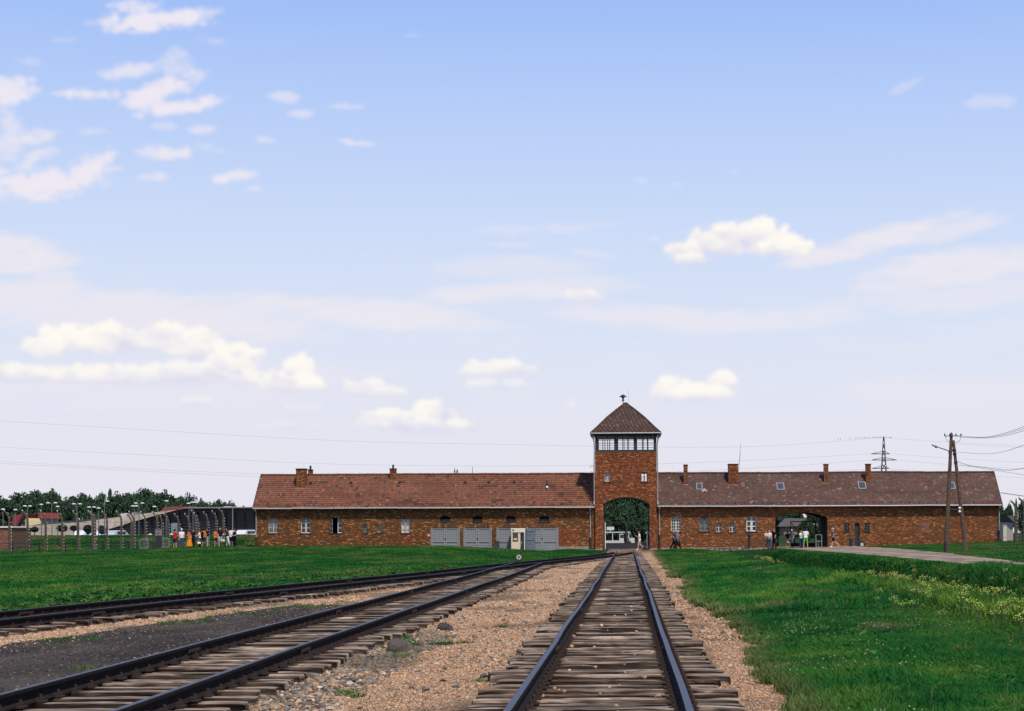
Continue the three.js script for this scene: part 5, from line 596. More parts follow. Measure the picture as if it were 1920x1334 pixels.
const insulGeo = new MB().cyl(V(0, 0, 0), V(0.08, 0, 0), 0.022, 0.03, 7).cyl(V(0.045, 0, 0), V(0.07, 0, 0), 0.038, 0.038, 7).geo();
function fence(label, posts, turn, group, wires = 9) {
  const f = thing('barbed_wire_fence', label, 'fence', [0, 0, 0], 0, group), tops = [];
  for (const [px, d, k] of posts) { const [x, y, z] = onGround(px, d), p = mesh('post', postGeo.g, M.concrete, f, [x, y - 0.05, z], turn); p.scale.setScalar(k ?? 1); for (let i = 0; i < 9; i++) mesh('insulator', insulGeo, M.porcelain, p, [0.1, 0.35 + i * 0.29, 0.02]); for (const [u, v] of [[-0.12, 3.36], [-0.42, 3.66]]) { const q = mesh('insulator', insulGeo, M.porcelain, p, [u, v, 0]); q.rotation.z = Math.PI / 2; q.scale.setScalar(1.6); } tops.push([x, y, z, k ?? 1]); }
  for (let w = 0; w < wires; w++) { const m = new MB(), h = 0.35 + w * 0.29; for (let i = 0; i < tops.length - 1; i++) { const a = tops[i], b = tops[i + 1]; m.cyl(V(a[0] + 0.17, a[1] + h * a[3], a[2]), V(b[0] + 0.17, b[1] + h * b[3], b[2]), 0.009, 0.009, 4, W1, false); } m.build('wire', M.wire, f); }
  return f;
}
{
  const px = [-18, 17, 51, 85, 116, 146, 174, 200, 227, 250, 272, 294, 315, 335, 354, 371, 389, 405];
  fence('barbed wire fence on curved concrete posts running from the left edge to the visitors', px.map((p, i) => [p, 155.5 + i * 2.45]), 0.25, 'curved concrete fences');
  fence('second row of curved concrete fence posts, nearly hidden behind the first', [[178, 176], [246, 184], [303, 192], [366, 199], [418, 201, 1.02]], 0.25, 'curved concrete fences', 7);
  fence('short run of thick concrete fence posts at the right edge', [[1905, 163, 1.02], [1921, 158, 1.06], [1940, 153, 1.06]], 0.1, 'curved concrete fences', 9);
  const r = thing('low_rail_fence', 'low dark rail fence in front of the curved concrete posts', 'fence'), m = new MB(); const P = [-10, 23, 73, 122, 192, 240].map((p, i) => onGround(p, 152 + i * 5)); P.forEach((p) => new MB().box(-0.05, 0.05, 0, 0.95, -0.05, 0.05).build('post', M.iron, r, p)); for (const h of [0.5, 0.88]) { const q = new MB(); for (let i = 0; i < P.length - 1; i++) q.cyl(V(P[i][0], P[i][1] + h, P[i][2]), V(P[i + 1][0], P[i + 1][1] + h, P[i + 1][2]), 0.03, 0.03, 5); q.build('rail', M.iron, r); }
}
// --- car park lamps ---
{
  const hood = new MB().add(new THREE.SphereGeometry(0.25, 12, 6, 0, 6.283, 0, 1.5), T(0, 0, 0, 0, 0, 0, V(1, 0.6, 1))).cyl(V(0, -0.06, 0), V(0, 0.02, 0), 0.12, 0.24, 12).geo(), pole = std([0.12, 0.13, 0.12], 0.6), hoodM = std([0.5, 0.49, 0.46], 0.5);
  [[5, 956, [0], 'left edge of the picture'], [28, 957, [0.02], 'left of the red-roofed house'], [51, 950, [-0.3, 0.3], 'gable of the red-roofed house'], [77, 947, [0], 'tall tree, right of the red-roofed house'], [96.6, 944, [-0.42, 0.42], 'distant red roof'], [107.5, 951, [0], 'third clipped ball tree'], [143.8, 946, [-0.36, 0.36], 'green tree before the gap of sky'], [171.3, 952, [-0.3, 0.3], 'fifth clipped ball tree'], [184.4, 954, [0], 'rightmost clipped ball tree'], [195.5, 941, [0.35], 'slim poplar, on a tall pole'], [252, 950, [-0.2, 0.2], 'cream wall, lower of the cluster'], [260, 944.5, [-0.36, 0.42], 'cream wall, higher twin of the cluster'], [295, 951, [-0.36], 'red roof, its arm to the left'], [311, 940.5, [0.06], 'long red roof, on a tall pole'], [354, 945, [-0.05], 'point of the cream wall'], [361.5, 943, [-0.1, 0.15], 'airy tree over the dark building'], [435.8, 951, [], 'dark facade near the brick wing']].forEach(([px, py, hs, w], i) => { const d = 212 + (i % 4) * 3, [x, y, z] = onGround(px, d), top = at3(px, py, d).y - y, t = thing('street_lamp', (hs.length === 2 ? 'lamp post with two white hoods by the ' : hs.length ? 'lamp post with one white hood by the ' : 'bare pale pole in front of the ') + w, 'lamp post', [x, y, z], 0, 'car park lamps'); new MB().cyl(V(0, 0, 0), V(0, top, 0), 0.06, 0.045, 7).build('pole', hs.length ? pole : M.steel, t); for (const h of hs) { mesh('hood', hood, hoodM, t, [h, top - 0.02, 0]); if (Math.abs(h) > 0.2) new MB().cyl(V(0, top - 0.1, 0), V(h, top - 0.02, 0), 0.03, 0.03, 5).build('arm', pole, t); } });
}
// --- visitor building, houses, annexe ---
function prism(pts, d, depth) { const s = new THREE.Shape(pts.map(([px, py]) => { const p = at3(px, py, d); return new THREE.Vector2(p.x, p.y); })), g = new THREE.ExtrudeGeometry(s, { depth, bevelEnabled: false }); g.translate(0, 0, -d - depth); return new MB().add(g); }
{
  const v = thing('visitor_building', 'long low building with slanting cream wall and black glazed front', 'building');
  prism([[200, 1012], [200, 975], [333, 957], [356, 953.4], [500, 952.5], [500, 1012]], 233, 14).build('dark_front', std([0.012, 0.013, 0.017], 0.35), v);
  prism([[56, 1014], [56, 986], [147, 980], [200, 973], [250, 966], [333, 956], [250, 978.4], [202.5, 993], [202, 1014]], 232, 0.8).build('slanting_wall', std([0.6, 0.52, 0.42], 0.9, { map: at(grit, 0.4) }), v);
  prism([[60, 985.4], [85, 981], [145, 976], [200, 971], [200, 974], [147, 980.5]], 233.5, 6).build('roof', std([0.05, 0.055, 0.065], 0.6), v); prism([[330, 954.6], [356, 951.8], [500, 950.6], [500, 952.8], [356, 953.8]], 231.6, 15).build('roof_edge', M.steel, v);
  for (let i = 0; i < 16; i++) prism([[212 + i * 17.5, 991 - Math.min(32, i * 4.4) + 2], [212.5 + i * 17.5, 990 - Math.min(32, i * 4.4) + 2], [212.7 + i * 17.5, 1011], [212 + i * 17.5, 1011]], 232.6, 0.3).build('mullion', M.iron, v);
  prism([[226, 970], [226, 963.6], [237, 962.6], [237, 969]], 236, 3).build('roof_unit', M.creamPaint, v); prism([[247, 967], [247, 961], [254, 960.5], [254, 966]], 236, 3).build('roof_unit', M.greyPaint, v); prism([[419, 953], [419, 950], [432, 950], [432, 953]], 238, 3).build('roof_unit', M.creamPaint, v); prism([[320.5, 1004], [320.5, 981.5], [331.5, 981], [331.5, 1004]], 231.2, 0.9).build('entrance_screen', std([0.2, 0.25, 0.3], 0.4), v);
  const h = thing('house', 'cream house with steep red roof behind the fence at left', 'house'), dH = 255;
  prism([[39, 990], [39, 984], [47, 972], [53, 984], [55, 992], [39, 994]], dH, 6).build('wall', std([0.62, 0.48, 0.24], 0.9), h); prism([[41.5, 985], [41.5, 979], [46.5, 979], [46.5, 985]], dH - 0.1, 0.3).build('window', M.iron, h); prism([[22, 986], [22.5, 967], [43, 964], [29, 988]], dH - 0.2, 7).build('roof', std([0.22, 0.03, 0.035], 0.8), h); prism([[27.5, 990], [29.6, 990], [48.5, 965], [46.5, 963.5]], dH - 0.5, 0.5).build('verge_board', M.iron, h);
  const far = thing('house', 'distant house of which only the red roof shows among the trees', 'house'); prism([[66, 972], [70, 962], [88, 962], [91, 973]], 300, 6).build('roof', std([0.3, 0.06, 0.05], 0.85), far); prism([[68, 990], [68, 972], [89, 972], [89, 990]], 300.5, 5).build('wall', std([0.3, 0.28, 0.25], 0.9), far);
  const r2 = thing('house', 'house with long low red roof behind the dark building', 'house'); prism([[298, 962], [308, 951], [354, 950], [359, 958], [359, 962]], 262, 8).build('roof', std([0.22, 0.07, 0.06], 0.85), r2); prism([[325, 957], [325, 949.6], [331, 949.6], [331, 957]], 263, 2).build('chimney', std([0.16, 0.05, 0.045], 0.9), r2); prism([[300, 985], [300, 962], [356, 962], [356, 985]], 262.5, 7).build('wall', M.plaster, r2);
  const an = thing('brick_annexe', 'low pinkish brick annexe with white coping at the left edge', 'building'), A0 = at3(-30, 1040, 190), A1 = at3(22, 990, 190); new MB().box(A0.x, A1.x, 0.1, A1.y, -196, -190).build('wall', M.mortar, an); brickFacing(A0.x, A1.x, 0.2, A1.y, [], brickPal.right.map((c) => mixc(c, [0.3, 0.14, 0.11], 0.6)), 91, zAxis, -190).build('brick_facing', M.brick, an).userData.kind = 'stuff'; new MB().box(A0.x, A1.x + 0.1, A1.y, A1.y + 0.14, -196.1, -189.85).build('coping', M.whitePaint, an);
  const gh = thing('house', 'grey tiled house seen through the road archway', 'house'); prism([[1470, 1003], [1470, 986], [1500, 984], [1518, 986], [1518, 1003]], 236, 6).build('wall', std([0.24, 0.17, 0.12], 0.9), gh); prism([[1464, 988], [1480, 972], [1512, 973], [1521, 987]], 235.6, 7).build('roof', std([0.16, 0.14, 0.145], 0.85), gh);
  const rh = thing('house', 'small grey-roofed house beyond the right wing', 'house'); prism([[1886, 1014], [1886, 980], [1900, 980], [1900, 1014]], 205, 5).build('wall', std([0.34, 0.3, 0.26], 0.9), rh); prism([[1889, 967], [1904, 968], [1905, 979], [1902, 980]], 204.5, 6).build('roof', std([0.13, 0.11, 0.11], 0.85), rh);
  const cab = thing('cabinet', 'tall cream utility cabinet beside the right gable', 'cabinet', onGround(1884, 182)); new MB().box(-0.17, 0.17, 0, 1.5, -0.2, 0.2).box(-0.2, 0.2, 1.5, 1.56, -0.23, 0.23).build('body', std([0.55, 0.52, 0.4], 0.7), cab); new MB().box(-0.15, 0.15, 0.35, 0.37, 0.2, 0.21).build('door_seam', M.iron, cab);
}
// --- wooden A-pole with lamp, insulators and its wires ---
{
  const d = 117, [x, y, z] = onGround(1785, d), t = thing('utility_pole', 'tall wooden A-frame utility pole with a street lamp on a bent arm', 'utility pole', [x, y, z]), L = (px, py, dz = 0) => { const p = at3(px, py, d); return V(p.x - x, p.y - y, dz); };
  const grey = [0.17, 0.125, 0.095], R = rng(17), limb = (a, b, r0, r1) => { const m = new MB(); m.cyl(a, b, r0, r1, 12, grey); return m; };
  const apex = L(1785, 815), fl = L(1774, 1036), fr = L(1811.5, 1036); fl.y = 0.05; fr.y = 0.05;
  const pm = M.wood.clone(); limb(fl, apex, 0.15, 0.095).build('pole', pm, t); limb(fr, L(1788.5, 826), 0.14, 0.09).build('pole', pm, t);
  limb(L(1778.5, 956.5), L(1802.5, 957), 0.075, 0.075).build('brace', M.rust, t); new MB().ball(L(1799, 953.5, 0.15), 0.09).ball(L(1799, 960, 0.15), 0.09).build('insulator', M.porcelain, t);
  for (const [a, b] of [[1773.6, 1778.4], [1806.5, 1810]]) { const p = L((a + b) / 2, 1034); new MB().box(p.x - 0.1, p.x + 0.1, -0.3, 0.72, -0.02, 0.25).build('concrete_stub', M.concrete, t); }
  new MB().cyl(L(1771.5, 818.2, 0.12), L(1803, 818.2, 0.12), 0.03, 0.03, 6).build('crossarm', M.iron, t); for (const px of [1772, 1781.5, 1793, 1802.5]) { const p = L(px, 817.5, 0.12); new MB().cyl(p, p.clone().add(V(0, 0.12, 0)), 0.035, 0.05, 7).build('insulator', M.iron, t); }
  new MB().tube([L(1773, 819, 0.1), L(1776, 826, 0.1), L(1782, 830, 0.1)], 0.012, 5, 10).tube([L(1802, 819, 0.1), L(1800, 827, 0.1), L(1792, 830.5, 0.1)], 0.012, 5, 10).build('jumper_cable', M.wire, t); new MB().cyl(L(1785, 815), L(1785, 811), 0.11, 0.02, 8).build('cap', M.iron, t);
  new MB().tube([L(1781, 857, 0.12), L(1779.6, 850, 0.12), L(1779, 846.5, 0.12), L(1775, 844.6, 0.12), L(1760, 839.6, 0.12), L(1757, 838.6, 0.12)], 0.03, 6, 24).build('lamp_arm', M.rust, t); new MB().add(new THREE.SphereGeometry(0.2, 12, 7), T(0, 0, 0, 0, 0, -0.36, V(1.0, 0.42, 0.7)).premultiply(new THREE.Matrix4().makeTranslation(...L(1752.5, 836, 0.12).toArray()))).build('lamp_head', std([0.5, 0.46, 0.38], 0.5), t); new MB().ball(L(1755.5, 839, 0.12), 0.07).build('lamp_bulb', M.iron, t); for (const py of [845, 852, 868]) new MB().cyl(L(1790 + (py - 845) * 0.12, py - 2, 0), L(1790.4 + (py - 845) * 0.12, py + 2, 0), 0.12, 0.12, 10).build('iron_band', M.iron, t);
  const wire = (label, pts, r = 0.009, group = 'overhead wires', dd = d) => lone('overhead_wire', new MB().tube(pts.map(([px, py, k]) => at3(px, py, k ?? dd)), r, 5, 40).geo(), M.wire, label, 'wire', group);
  wire('topmost wire sagging from the pole crossarm up to the right edge', [[1802, 818], [1845, 820.3, 100], [1880, 814, 85], [1925, 799, 70]]); wire('second wire from the pole crossarm, just under the topmost', [[1802, 819.4], [1845, 820.9, 100], [1880, 816, 85], [1925, 803, 70]]); wire('third wire from the pole crossarm to the right edge', [[1803, 821], [1850, 822, 100], [1885, 817.6, 85], [1925, 807, 70]]);
  wire('wire dipping from the middle of the A-pole and rising again', [[1795, 848], [1845, 851.6, 100], [1880, 848, 86], [1925, 834, 70]]); wire('thick black cable falling from the A-pole over the gable', [[1797, 866], [1810, 871, 117], [1850, 877.6, 112], [1890, 882, 106], [1925, 878, 100]], 0.015); wire('thin cable below the thick one, falling right of the A-pole', [[1799, 872], [1850, 880, 112], [1890, 886, 106], [1925, 892, 100]]);
  wire('short service wire leaving the gable of the right wing', [[1877, 924.5, 178], [1925, 931.5, 168]], 0.03);
  const hv = (label, pts) => lone('overhead_wire', new MB().tube(pts.map(([px, py]) => at3(px, py, 600)), 0.028, 4, 40).geo(), std([0.4, 0.4, 0.42], 0.8), label, 'wire', 'far power lines');
  hv('highest far wire sloping down over the left sky', [[-30, 788], [300, 808], [640, 827], [900, 833], [1400, 838], [1658, 821]]); hv('second far wire over the left sky, above the tree line', [[-30, 837], [300, 855], [640, 871], [1110, 873], [1400, 864], [1638, 851]]); hv('third far wire, upper of the close pair at left', [[-30, 864], [250, 879], [488, 889], [800, 892], [1236, 886], [1450, 876], [1638, 863]]); hv('lowest far wire, lower of the close pair at left', [[-30, 867.5], [250, 883], [488, 894], [800, 899], [1236, 898], [1450, 890], [1640, 879]]);
  hv('far wire from the pylon top to the right', [[1658, 821], [1740, 827], [1850, 833], [1925, 836]]); hv('far wire from the upper pylon arm to the right', [[1668, 851], [1780, 859.5], [1925, 868]]); hv('far wire from the wide pylon arm to the right', [[1681, 863], [1800, 873], [1925, 880]]); hv('far wire from the low pylon arm to the right', [[1667, 879], [1760, 886.5], [1925, 897]]); hv('extra far wire behind the pole at the right edge', [[1790, 833], [1850, 836], [1925, 840]]);
  // pylon
  const pd = 600, b = at3(1658, 985, pd), py = thing('power_pylon', 'far steel lattice pylon rising behind the right roof', 'pylon', [b.x, 0.28, -pd]), Q = (px, p) => { const q = at3(px, p, pd); return V(q.x - b.x, q.y - 0.28, 0); }, H = Q(1658, 819).y, hw = (y) => y < H * 0.55 ? lerp(2.6, 0.95, y / (H * 0.55)) : lerp(0.95, 0.12, (y - H * 0.55) / (H * 0.45)), st = std([0.1, 0.12, 0.125], 0.7, { metalness: 0.3 }), tw = new MB(), K = [[-1, -1], [1, -1], [1, 1], [-1, 1]], N = 15;
  for (let i = 0; i < N; i++) { const y0 = H * i / N, y1 = H * (i + 1) / N, a = hw(y0), c = hw(y1); for (let k = 0; k < 4; k++) { const [u, v] = K[k], [s, w2] = K[(k + 1) % 4]; tw.cyl(V(u * a, y0, v * a), V(u * c, y1, v * c), 0.11, 0.1, 4, W1, false); tw.cyl(V(u * a, y0, v * a), V(s * c, y1, w2 * c), 0.06, 0.06, 4, W1, false); tw.cyl(V(s * a, y0, w2 * a), V(u * c, y1, v * c), 0.06, 0.06, 4, W1, false); } } tw.build('lattice_tower', st, py);
  for (const [l, r, p] of [[1634.5, 1669, 851.5], [1635.5, 1682, 863], [1636, 1668, 878.8]]) { const m = new MB(), a = Q(l, p), c = Q(r, p); m.cyl(a, c, 0.14, 0.14, 4).cyl(a, V(0, a.y + 0.9, 0), 0.09, 0.09, 4).cyl(c, V(0, a.y + 0.9, 0), 0.09, 0.09, 4); m.build('arm', st, py); }
  // birds in a row on the top wire
  const bird = new MB().ball(V(0, 0.16, 0), 0.2, W1, 0.7, 1, 1.5, 8, 6).ball(V(0, 0.38, 0.2), 0.12, W1, 1, 1, 1, 8, 6).cyl(V(0, 0.1, -0.25), V(0, 0, -0.6), 0.08, 0.03, 5).geo(); [1572.5, 1577, 1594.5, 1606, 1612, 1617, 1622, 1626.5, 1630.5, 1637, 1641, 1645, 1648.5, 1652, 1663, 1669, 1672].forEach((px) => { const o = lone('bird', bird, M.iron, 'small black bird in the row perched on the top wire by the pylon', 'bird', 'birds perched on the top wire'); const p = at3(px, 824.2 - (px - 1572) * 0.038 + (px > 1660 ? 1.2 : 0), 600); o.position.copy(p); o.scale.setScalar(0.75); });
}
// ---------- people: one continuous body each, clothes and hair over it ----------
function netMesh(f, lo, hi, cell) {   // surface nets of a distance field
  const nx = Math.ceil((hi.x - lo.x) / cell) + 1, ny = Math.ceil((hi.y - lo.y) / cell) + 1, nz = Math.ceil((hi.z - lo.z) / cell) + 1, v = new Float32Array(nx * ny * nz), id = (i, j, k) => (k * ny + j) * nx + i;
  for (let k = 0; k < nz; k++) for (let j = 0; j < ny; j++) for (let i = 0; i < nx; i++) v[id(i, j, k)] = f(lo.x + i * cell, lo.y + j * cell, lo.z + k * cell);
  const map = new Int32Array(nx * ny * nz).fill(-1), pos = [], idx = [];
  for (let k = 0; k < nz - 1; k++) for (let j = 0; j < ny - 1; j++) for (let i = 0; i < nx - 1; i++) {
    let m = 0, n = 0, sx = 0, sy = 0, sz = 0; const c = []; for (let q = 0; q < 8; q++) { const w = v[id(i + (q & 1), j + (q >> 1 & 1), k + (q >> 2))]; c.push(w); if (w < 0) m++; } if (m === 0 || m === 8) continue;
    for (let a = 0; a < 8; a++) for (const b of [1, 2, 4]) { if (a & b) continue; const e = a | b, p = c[a], q = c[e]; if ((p < 0) === (q < 0)) continue; const t = p / (p - q); sx += (a & 1) + (b === 1 ? t : 0); sy += (a >> 1 & 1) + (b === 2 ? t : 0); sz += (a >> 2) + (b === 4 ? t : 0); n++; }
    map[id(i, j, k)] = pos.length / 3; pos.push(lo.x + (i + sx / n) * cell, lo.y + (j + sy / n) * cell, lo.z + (k + sz / n) * cell);
  }
  for (let k = 1; k < nz - 1; k++) for (let j = 1; j < ny - 1; j++) for (let i = 1; i < nx - 1; i++) { const s = v[id(i, j, k)] < 0; for (const [dx, dy, dz, o] of [[1, 0, 0, [[0, 0, 0], [0, -1, 0], [0, -1, -1], [0, 0, -1]]], [0, 1, 0, [[0, 0, 0], [0, 0, -1], [-1, 0, -1], [-1, 0, 0]]], [0, 0, 1, [[0, 0, 0], [-1, 0, 0], [-1, -1, 0], [0, -1, 0]]]]) { if ((v[id(i + dx, j + dy, k + dz)] < 0) === s) continue; const q = o.map(([a, b, c]) => map[id(i + a, j + b, k + c)]); if (q.some((e) => e < 0)) continue; if (s) idx.push(q[0], q[1], q[2], q[0], q[2], q[3]); else idx.push(q[0], q[2], q[1], q[0], q[3], q[2]); } }
  const g = new THREE.BufferGeometry(); g.setAttribute('position', new THREE.Float32BufferAttribute(pos, 3)); g.setIndex(idx); g.computeVertexNormals(); return g;
}
function cap(b) { const [a, e, r0, r1] = b, dx = e.x - a.x, dy = e.y - a.y, dz = e.z - a.z, L = dx * dx + dy * dy + dz * dz || 1e-6; return (x, y, z) => { const t = clamp(((x - a.x) * dx + (y - a.y) * dy + (z - a.z) * dz) / L); return Math.hypot(x - a.x - dx * t, y - a.y - dy * t, z - a.z - dz * t) - (r0 + (r1 - r0) * t); }; }
const smin = (a, b, k) => { const h = Math.max(k - Math.abs(a - b), 0) / k; return Math.min(a, b) - h * h * k * 0.25; };
function field(bones, grow = 0, k = 0.04) { const f = bones.map(cap); return (x, y, z) => { let d = 9; for (const g of f) { const e = g(x, y, z); d = d > 8 ? e : smin(d, e, k); } return d - grow; }; }
function boundsOf(bones, pad) { const lo = V(9, 9, 9), hi = V(-9, -9, -9); for (const [a, b, r, s] of bones) for (const [p, q] of [[a, r], [b, s]]) { lo.min(p.clone().subScalar(q + pad)); hi.max(p.clone().addScalar(q + pad)); } return [lo, hi]; }
const solid = (bones, grow, cell, k, cut) => { const f = field(bones, grow, k), [lo, hi] = boundsOf(bones, grow + cell * 2.5); return netMesh(cut ? (x, y, z) => Math.max(f(x, y, z), cut(x, y, z)) : f, lo, hi, cell); };
// a hand: palm, four unequal fingers bent at the knuckles, a thumb from the side; wrist at the origin, fingers down
const handGeo = (() => { const B = []; B.push([V(-0.018, -0.03, 0), V(-0.02, -0.085, 0.004), 0.022, 0.02], [V(0.018, -0.03, 0), V(0.02, -0.085, 0.004), 0.022, 0.02], [V(0, 0.01, 0), V(0, -0.05, 0), 0.024, 0.024]); const f = solid(B, 0, 0.009, 0.02), mb = new MB().add(f); [[-0.031, 0.062], [-0.011, 0.075], [0.011, 0.07], [0.03, 0.055]].forEach(([x, l]) => { const a = V(x, -0.088, 0.004), b = V(x * 1.1, -0.088 - l * 0.5, 0.014), c = V(x * 1.1, -0.088 - l * 0.85, 0.038); mb.add(solid([[a, b, 0.0095, 0.009], [b, c, 0.009, 0.0075]], 0, 0.006, 0.006)); }); const t = V(-0.036, -0.04, 0.008), u = V(-0.06, -0.07, 0.02), w = V(-0.062, -0.1, 0.032); mb.add(solid([[t, u, 0.013, 0.011], [u, w, 0.011, 0.009]], 0, 0.006, 0.006)); return mb.geo(); })();
// a head with brow, nose, mouth, chin and ears; neck joint at the origin, face towards +z
const headGeo = (() => { const B = [[V(0, 0.15, -0.008), V(0, 0.165, -0.02), 0.083, 0.085], [V(0, 0.1, 0.02), V(0, 0.055, 0.04), 0.066, 0.042], [V(0, 0.125, 0.075), V(0, 0.105, 0.098), 0.01, 0.013], [V(-0.03, 0.145, 0.064), V(0.03, 0.145, 0.064), 0.016, 0.016], [V(-0.018, 0.072, 0.076), V(0.018, 0.072, 0.076), 0.009, 0.009], [V(-0.084, 0.135, -0.005), V(-0.086, 0.105, -0.002), 0.018, 0.012], [V(0.084, 0.135, -0.005), V(0.086, 0.105, -0.002), 0.018, 0.012], [V(0, 0.06, -0.01), V(0, -0.04, -0.015), 0.052, 0.055]]; const g = solid(B, 0, 0.0095, 0.025), mb = new MB().add(g); return mb.geo(); })();
const eyeGeo = new MB().ball(V(-0.03, 0.13, 0.074), 0.011, [0.7, 0.7, 0.68]).ball(V(0.03, 0.13, 0.074), 0.011, [0.7, 0.7, 0.68]).ball(V(-0.03, 0.13, 0.082), 0.006, [0.02, 0.015, 0.01]).ball(V(0.03, 0.13, 0.082), 0.006, [0.02, 0.015, 0.01]).geo();
const skins = [[0.5, 0.28, 0.19], [0.58, 0.35, 0.26], [0.4, 0.21, 0.14]];
function person(label, px, feetPy, d, o) {
  const x = (px - CX) / F * d, y0 = o.y ?? ground(x, d), t = thing('person', label, 'person', [x, y0, -d], o.turn ?? 0, o.group), h = o.h ?? 1.7, S = h / 1.7, fem = o.fem ?? 0, skin = skins[o.skin ?? 0];
  const J = (a, b, c) => V(a * S, b * S, c * S), lean = o.lean ?? 0, sw = fem ? 0.165 : 0.185, hip = 0.9;
  const up = (a, b, c) => { const yy = b - hip, q = J(a, hip + yy * Math.cos(lean) - c * Math.sin(lean), c * Math.cos(lean) + yy * Math.sin(lean)); return q; };
  const B = {}, legs = o.legs ?? [[0.03, 0], [-0.03, 0]], arms = o.arms ?? [[0.1, 0.2, 0.12], [0.05, 0.25, 0.12]], body = [], legB = [], armB = [], feet = [], hands = [];
  const pel = J(0, 0.92, 0), chest = up(0, 1.24, 0), neck = up(0, 1.45, -0.005), torso = [[up(-0.07, 1.2, 0), up(-0.06, 0.98, 0), 0.095, fem ? 0.075 : 0.09], [up(0.07, 1.2, 0), up(0.06, 0.98, 0), 0.095, fem ? 0.075 : 0.09], [J(-0.075, 0.9, -0.01), J(0.075, 0.9, -0.01), fem ? 0.115 : 0.1, fem ? 0.115 : 0.1], [up(-sw + 0.045, 1.37, 0), up(sw - 0.045, 1.37, 0), 0.06, 0.06], [up(0, 1.3, 0), up(0, 1.46, -0.005), 0.09, 0.055]];
  [-1, 1].forEach((s, i) => {
    const [a, kb, sp = 0.02] = legs[i], H = J(s * 0.085, 0.88, 0), th = 0.41, K = H.clone().add(J(s * sp, -th * Math.cos(a), th * Math.sin(a))), A = K.clone().add(J(s * sp * 0.6, -0.41 * Math.cos(a - kb), 0.41 * Math.sin(a - kb))); legB.push([[H, K, 0.085, 0.057], [K, A, 0.056, 0.037]]); const ft = Math.max(-0.9, a - kb) * 0.8; feet.push([A.clone().add(J(0, -0.03, -0.03)), A.clone().add(J(s * 0.02, -0.045 + 0.14 * Math.sin(ft) * (kb > 0.4 ? -1 : 0), 0.15)), 0.042, 0.036]);
    const [f, eb, os] = arms[i], Sh = up(s * sw, 1.385, 0), ul = 0.28, El = Sh.clone().add(J(s * ul * Math.sin(os), -ul * Math.cos(f) * Math.cos(os), ul * Math.sin(f)).applyAxisAngle(V(1, 0, 0), lean * 0.6)), W = El.clone().add(J(s * (0.25 * Math.sin(os) * (1 - Math.min(1, eb)) - 0.12 * Math.min(1, eb)), -0.25 * Math.cos(f + eb), 0.25 * Math.sin(f + eb)).applyAxisAngle(V(1, 0, 0), lean * 0.4)); armB.push([[Sh, El, 0.05, 0.04], [El, W, 0.04, 0.027]]); hands.push([W, W.clone().sub(El).normalize(), s]);
  });
  const all = [...torso, ...legB.flat(), ...armB.flat(), ...feet], low = Math.min(...feet.flatMap((b) => [b[0].y - b[2], b[1].y - b[3]])), mb = new MB(); t.position.y -= low;
  mb.add(solid(all.map(([a, b, r, s]) => [a, b, r * S, s * S]), 0, 0.026, 0.05), null, skin);
  const hm = new THREE.Matrix4().compose(neck.clone().add(J(0, 0.035, 0.012)), new THREE.Quaternion().setFromEuler(new THREE.Euler((o.nod ?? 0) + lean * 0.7, o.look ?? 0, 0)), V(S, S, S)); mb.add(headGeo, hm, skin); mb.add(eyeGeo, hm, [0.05, 0.04, 0.035]);
  for (const [W, dir, s] of hands) mb.add(handGeo, new THREE.Matrix4().compose(W, new THREE.Quaternion().setFromUnitVectors(V(0, -1, 0), dir), V(-s * S, S, S)), skin);
  mb.build('body', M.skin, t);
  const sc = (bs) => bs.map(([a, b, r, s]) => [a, b, r * S, s * S]), cut1 = (b, f, k = 1) => [b[0], b[0].clone().lerp(b[1], f), b[2] * k, lerp(b[2], b[3], f) * k];
  const cloth = (n, bs, grow, col, cut) => new MB().add(solid(sc(bs), grow, 0.03, 0.05, cut), null, col).build(n, M.cloth, t);
  if (o.top) { const sl = o.sleeve ?? 0.55; const bs = [...torso]; for (const [u, l] of armB) { if (sl > 0) bs.push(cut1(u, Math.min(1, sl), 1.08)); if (sl > 1) bs.push(cut1(l, sl - 1, 1.1)); } cloth(o.topName ?? 'shirt', bs, 0.017, o.top, (x, y) => Math.max((0.86 + (o.tuck ?? 0)) * S - y, y - 1.47 * S - (lean ? 0 : 0))); }
  if (o.bottom) { const bl = o.leg ?? 2, bs = [torso[2]]; for (const [u, l] of legB) { bs.push(cut1(u, Math.min(1, bl), 1.1)); if (bl > 1) bs.push([l[0], l[0].clone().lerp(l[1], bl - 1), l[2] * 1.2, 0.06]); } cloth(bl > 1 ? 'trousers' : 'shorts', bs, 0.014, o.bottom, (x, y) => y - 0.99 * S); }
  if (o.skirt) { const [len, wd, col] = o.skirt; cloth(len > 0.6 ? 'long_skirt' : 'skirt', [[J(0, 0.96, 0), J(0, 0.96 - len, 0.02), 0.12, wd]], 0.015, col, (x, y) => Math.max(y - 1.0 * S, (0.96 - len) * S - y)); }
  const N = neck.clone().add(J(0, 0.035, 0.012)), hp = (a, b, c) => V(a, b, c).applyMatrix4(hm);
  if (o.hair) { const bs = [[hp(0, 0.175, -0.03), hp(0, 0.165, -0.035), 0.092, 0.09], [hp(0, 0.12, -0.05), hp(0, 0.08, -0.05), 0.075, 0.06]]; if (o.long) bs.push([hp(0, 0.1, -0.07), hp(0, -0.1, -0.1), 0.075, 0.05], [hp(-0.065, 0.12, -0.02), hp(-0.07, -0.04, -0.03), 0.035, 0.03], [hp(0.065, 0.12, -0.02), hp(0.07, -0.04, -0.03), 0.035, 0.03]); new MB().add(solid(bs.map(([a, b, r, s]) => [a, b, r * S, s * S]), 0.004, 0.016, 0.03), null, o.hair).build('hair', M.cloth, t); }
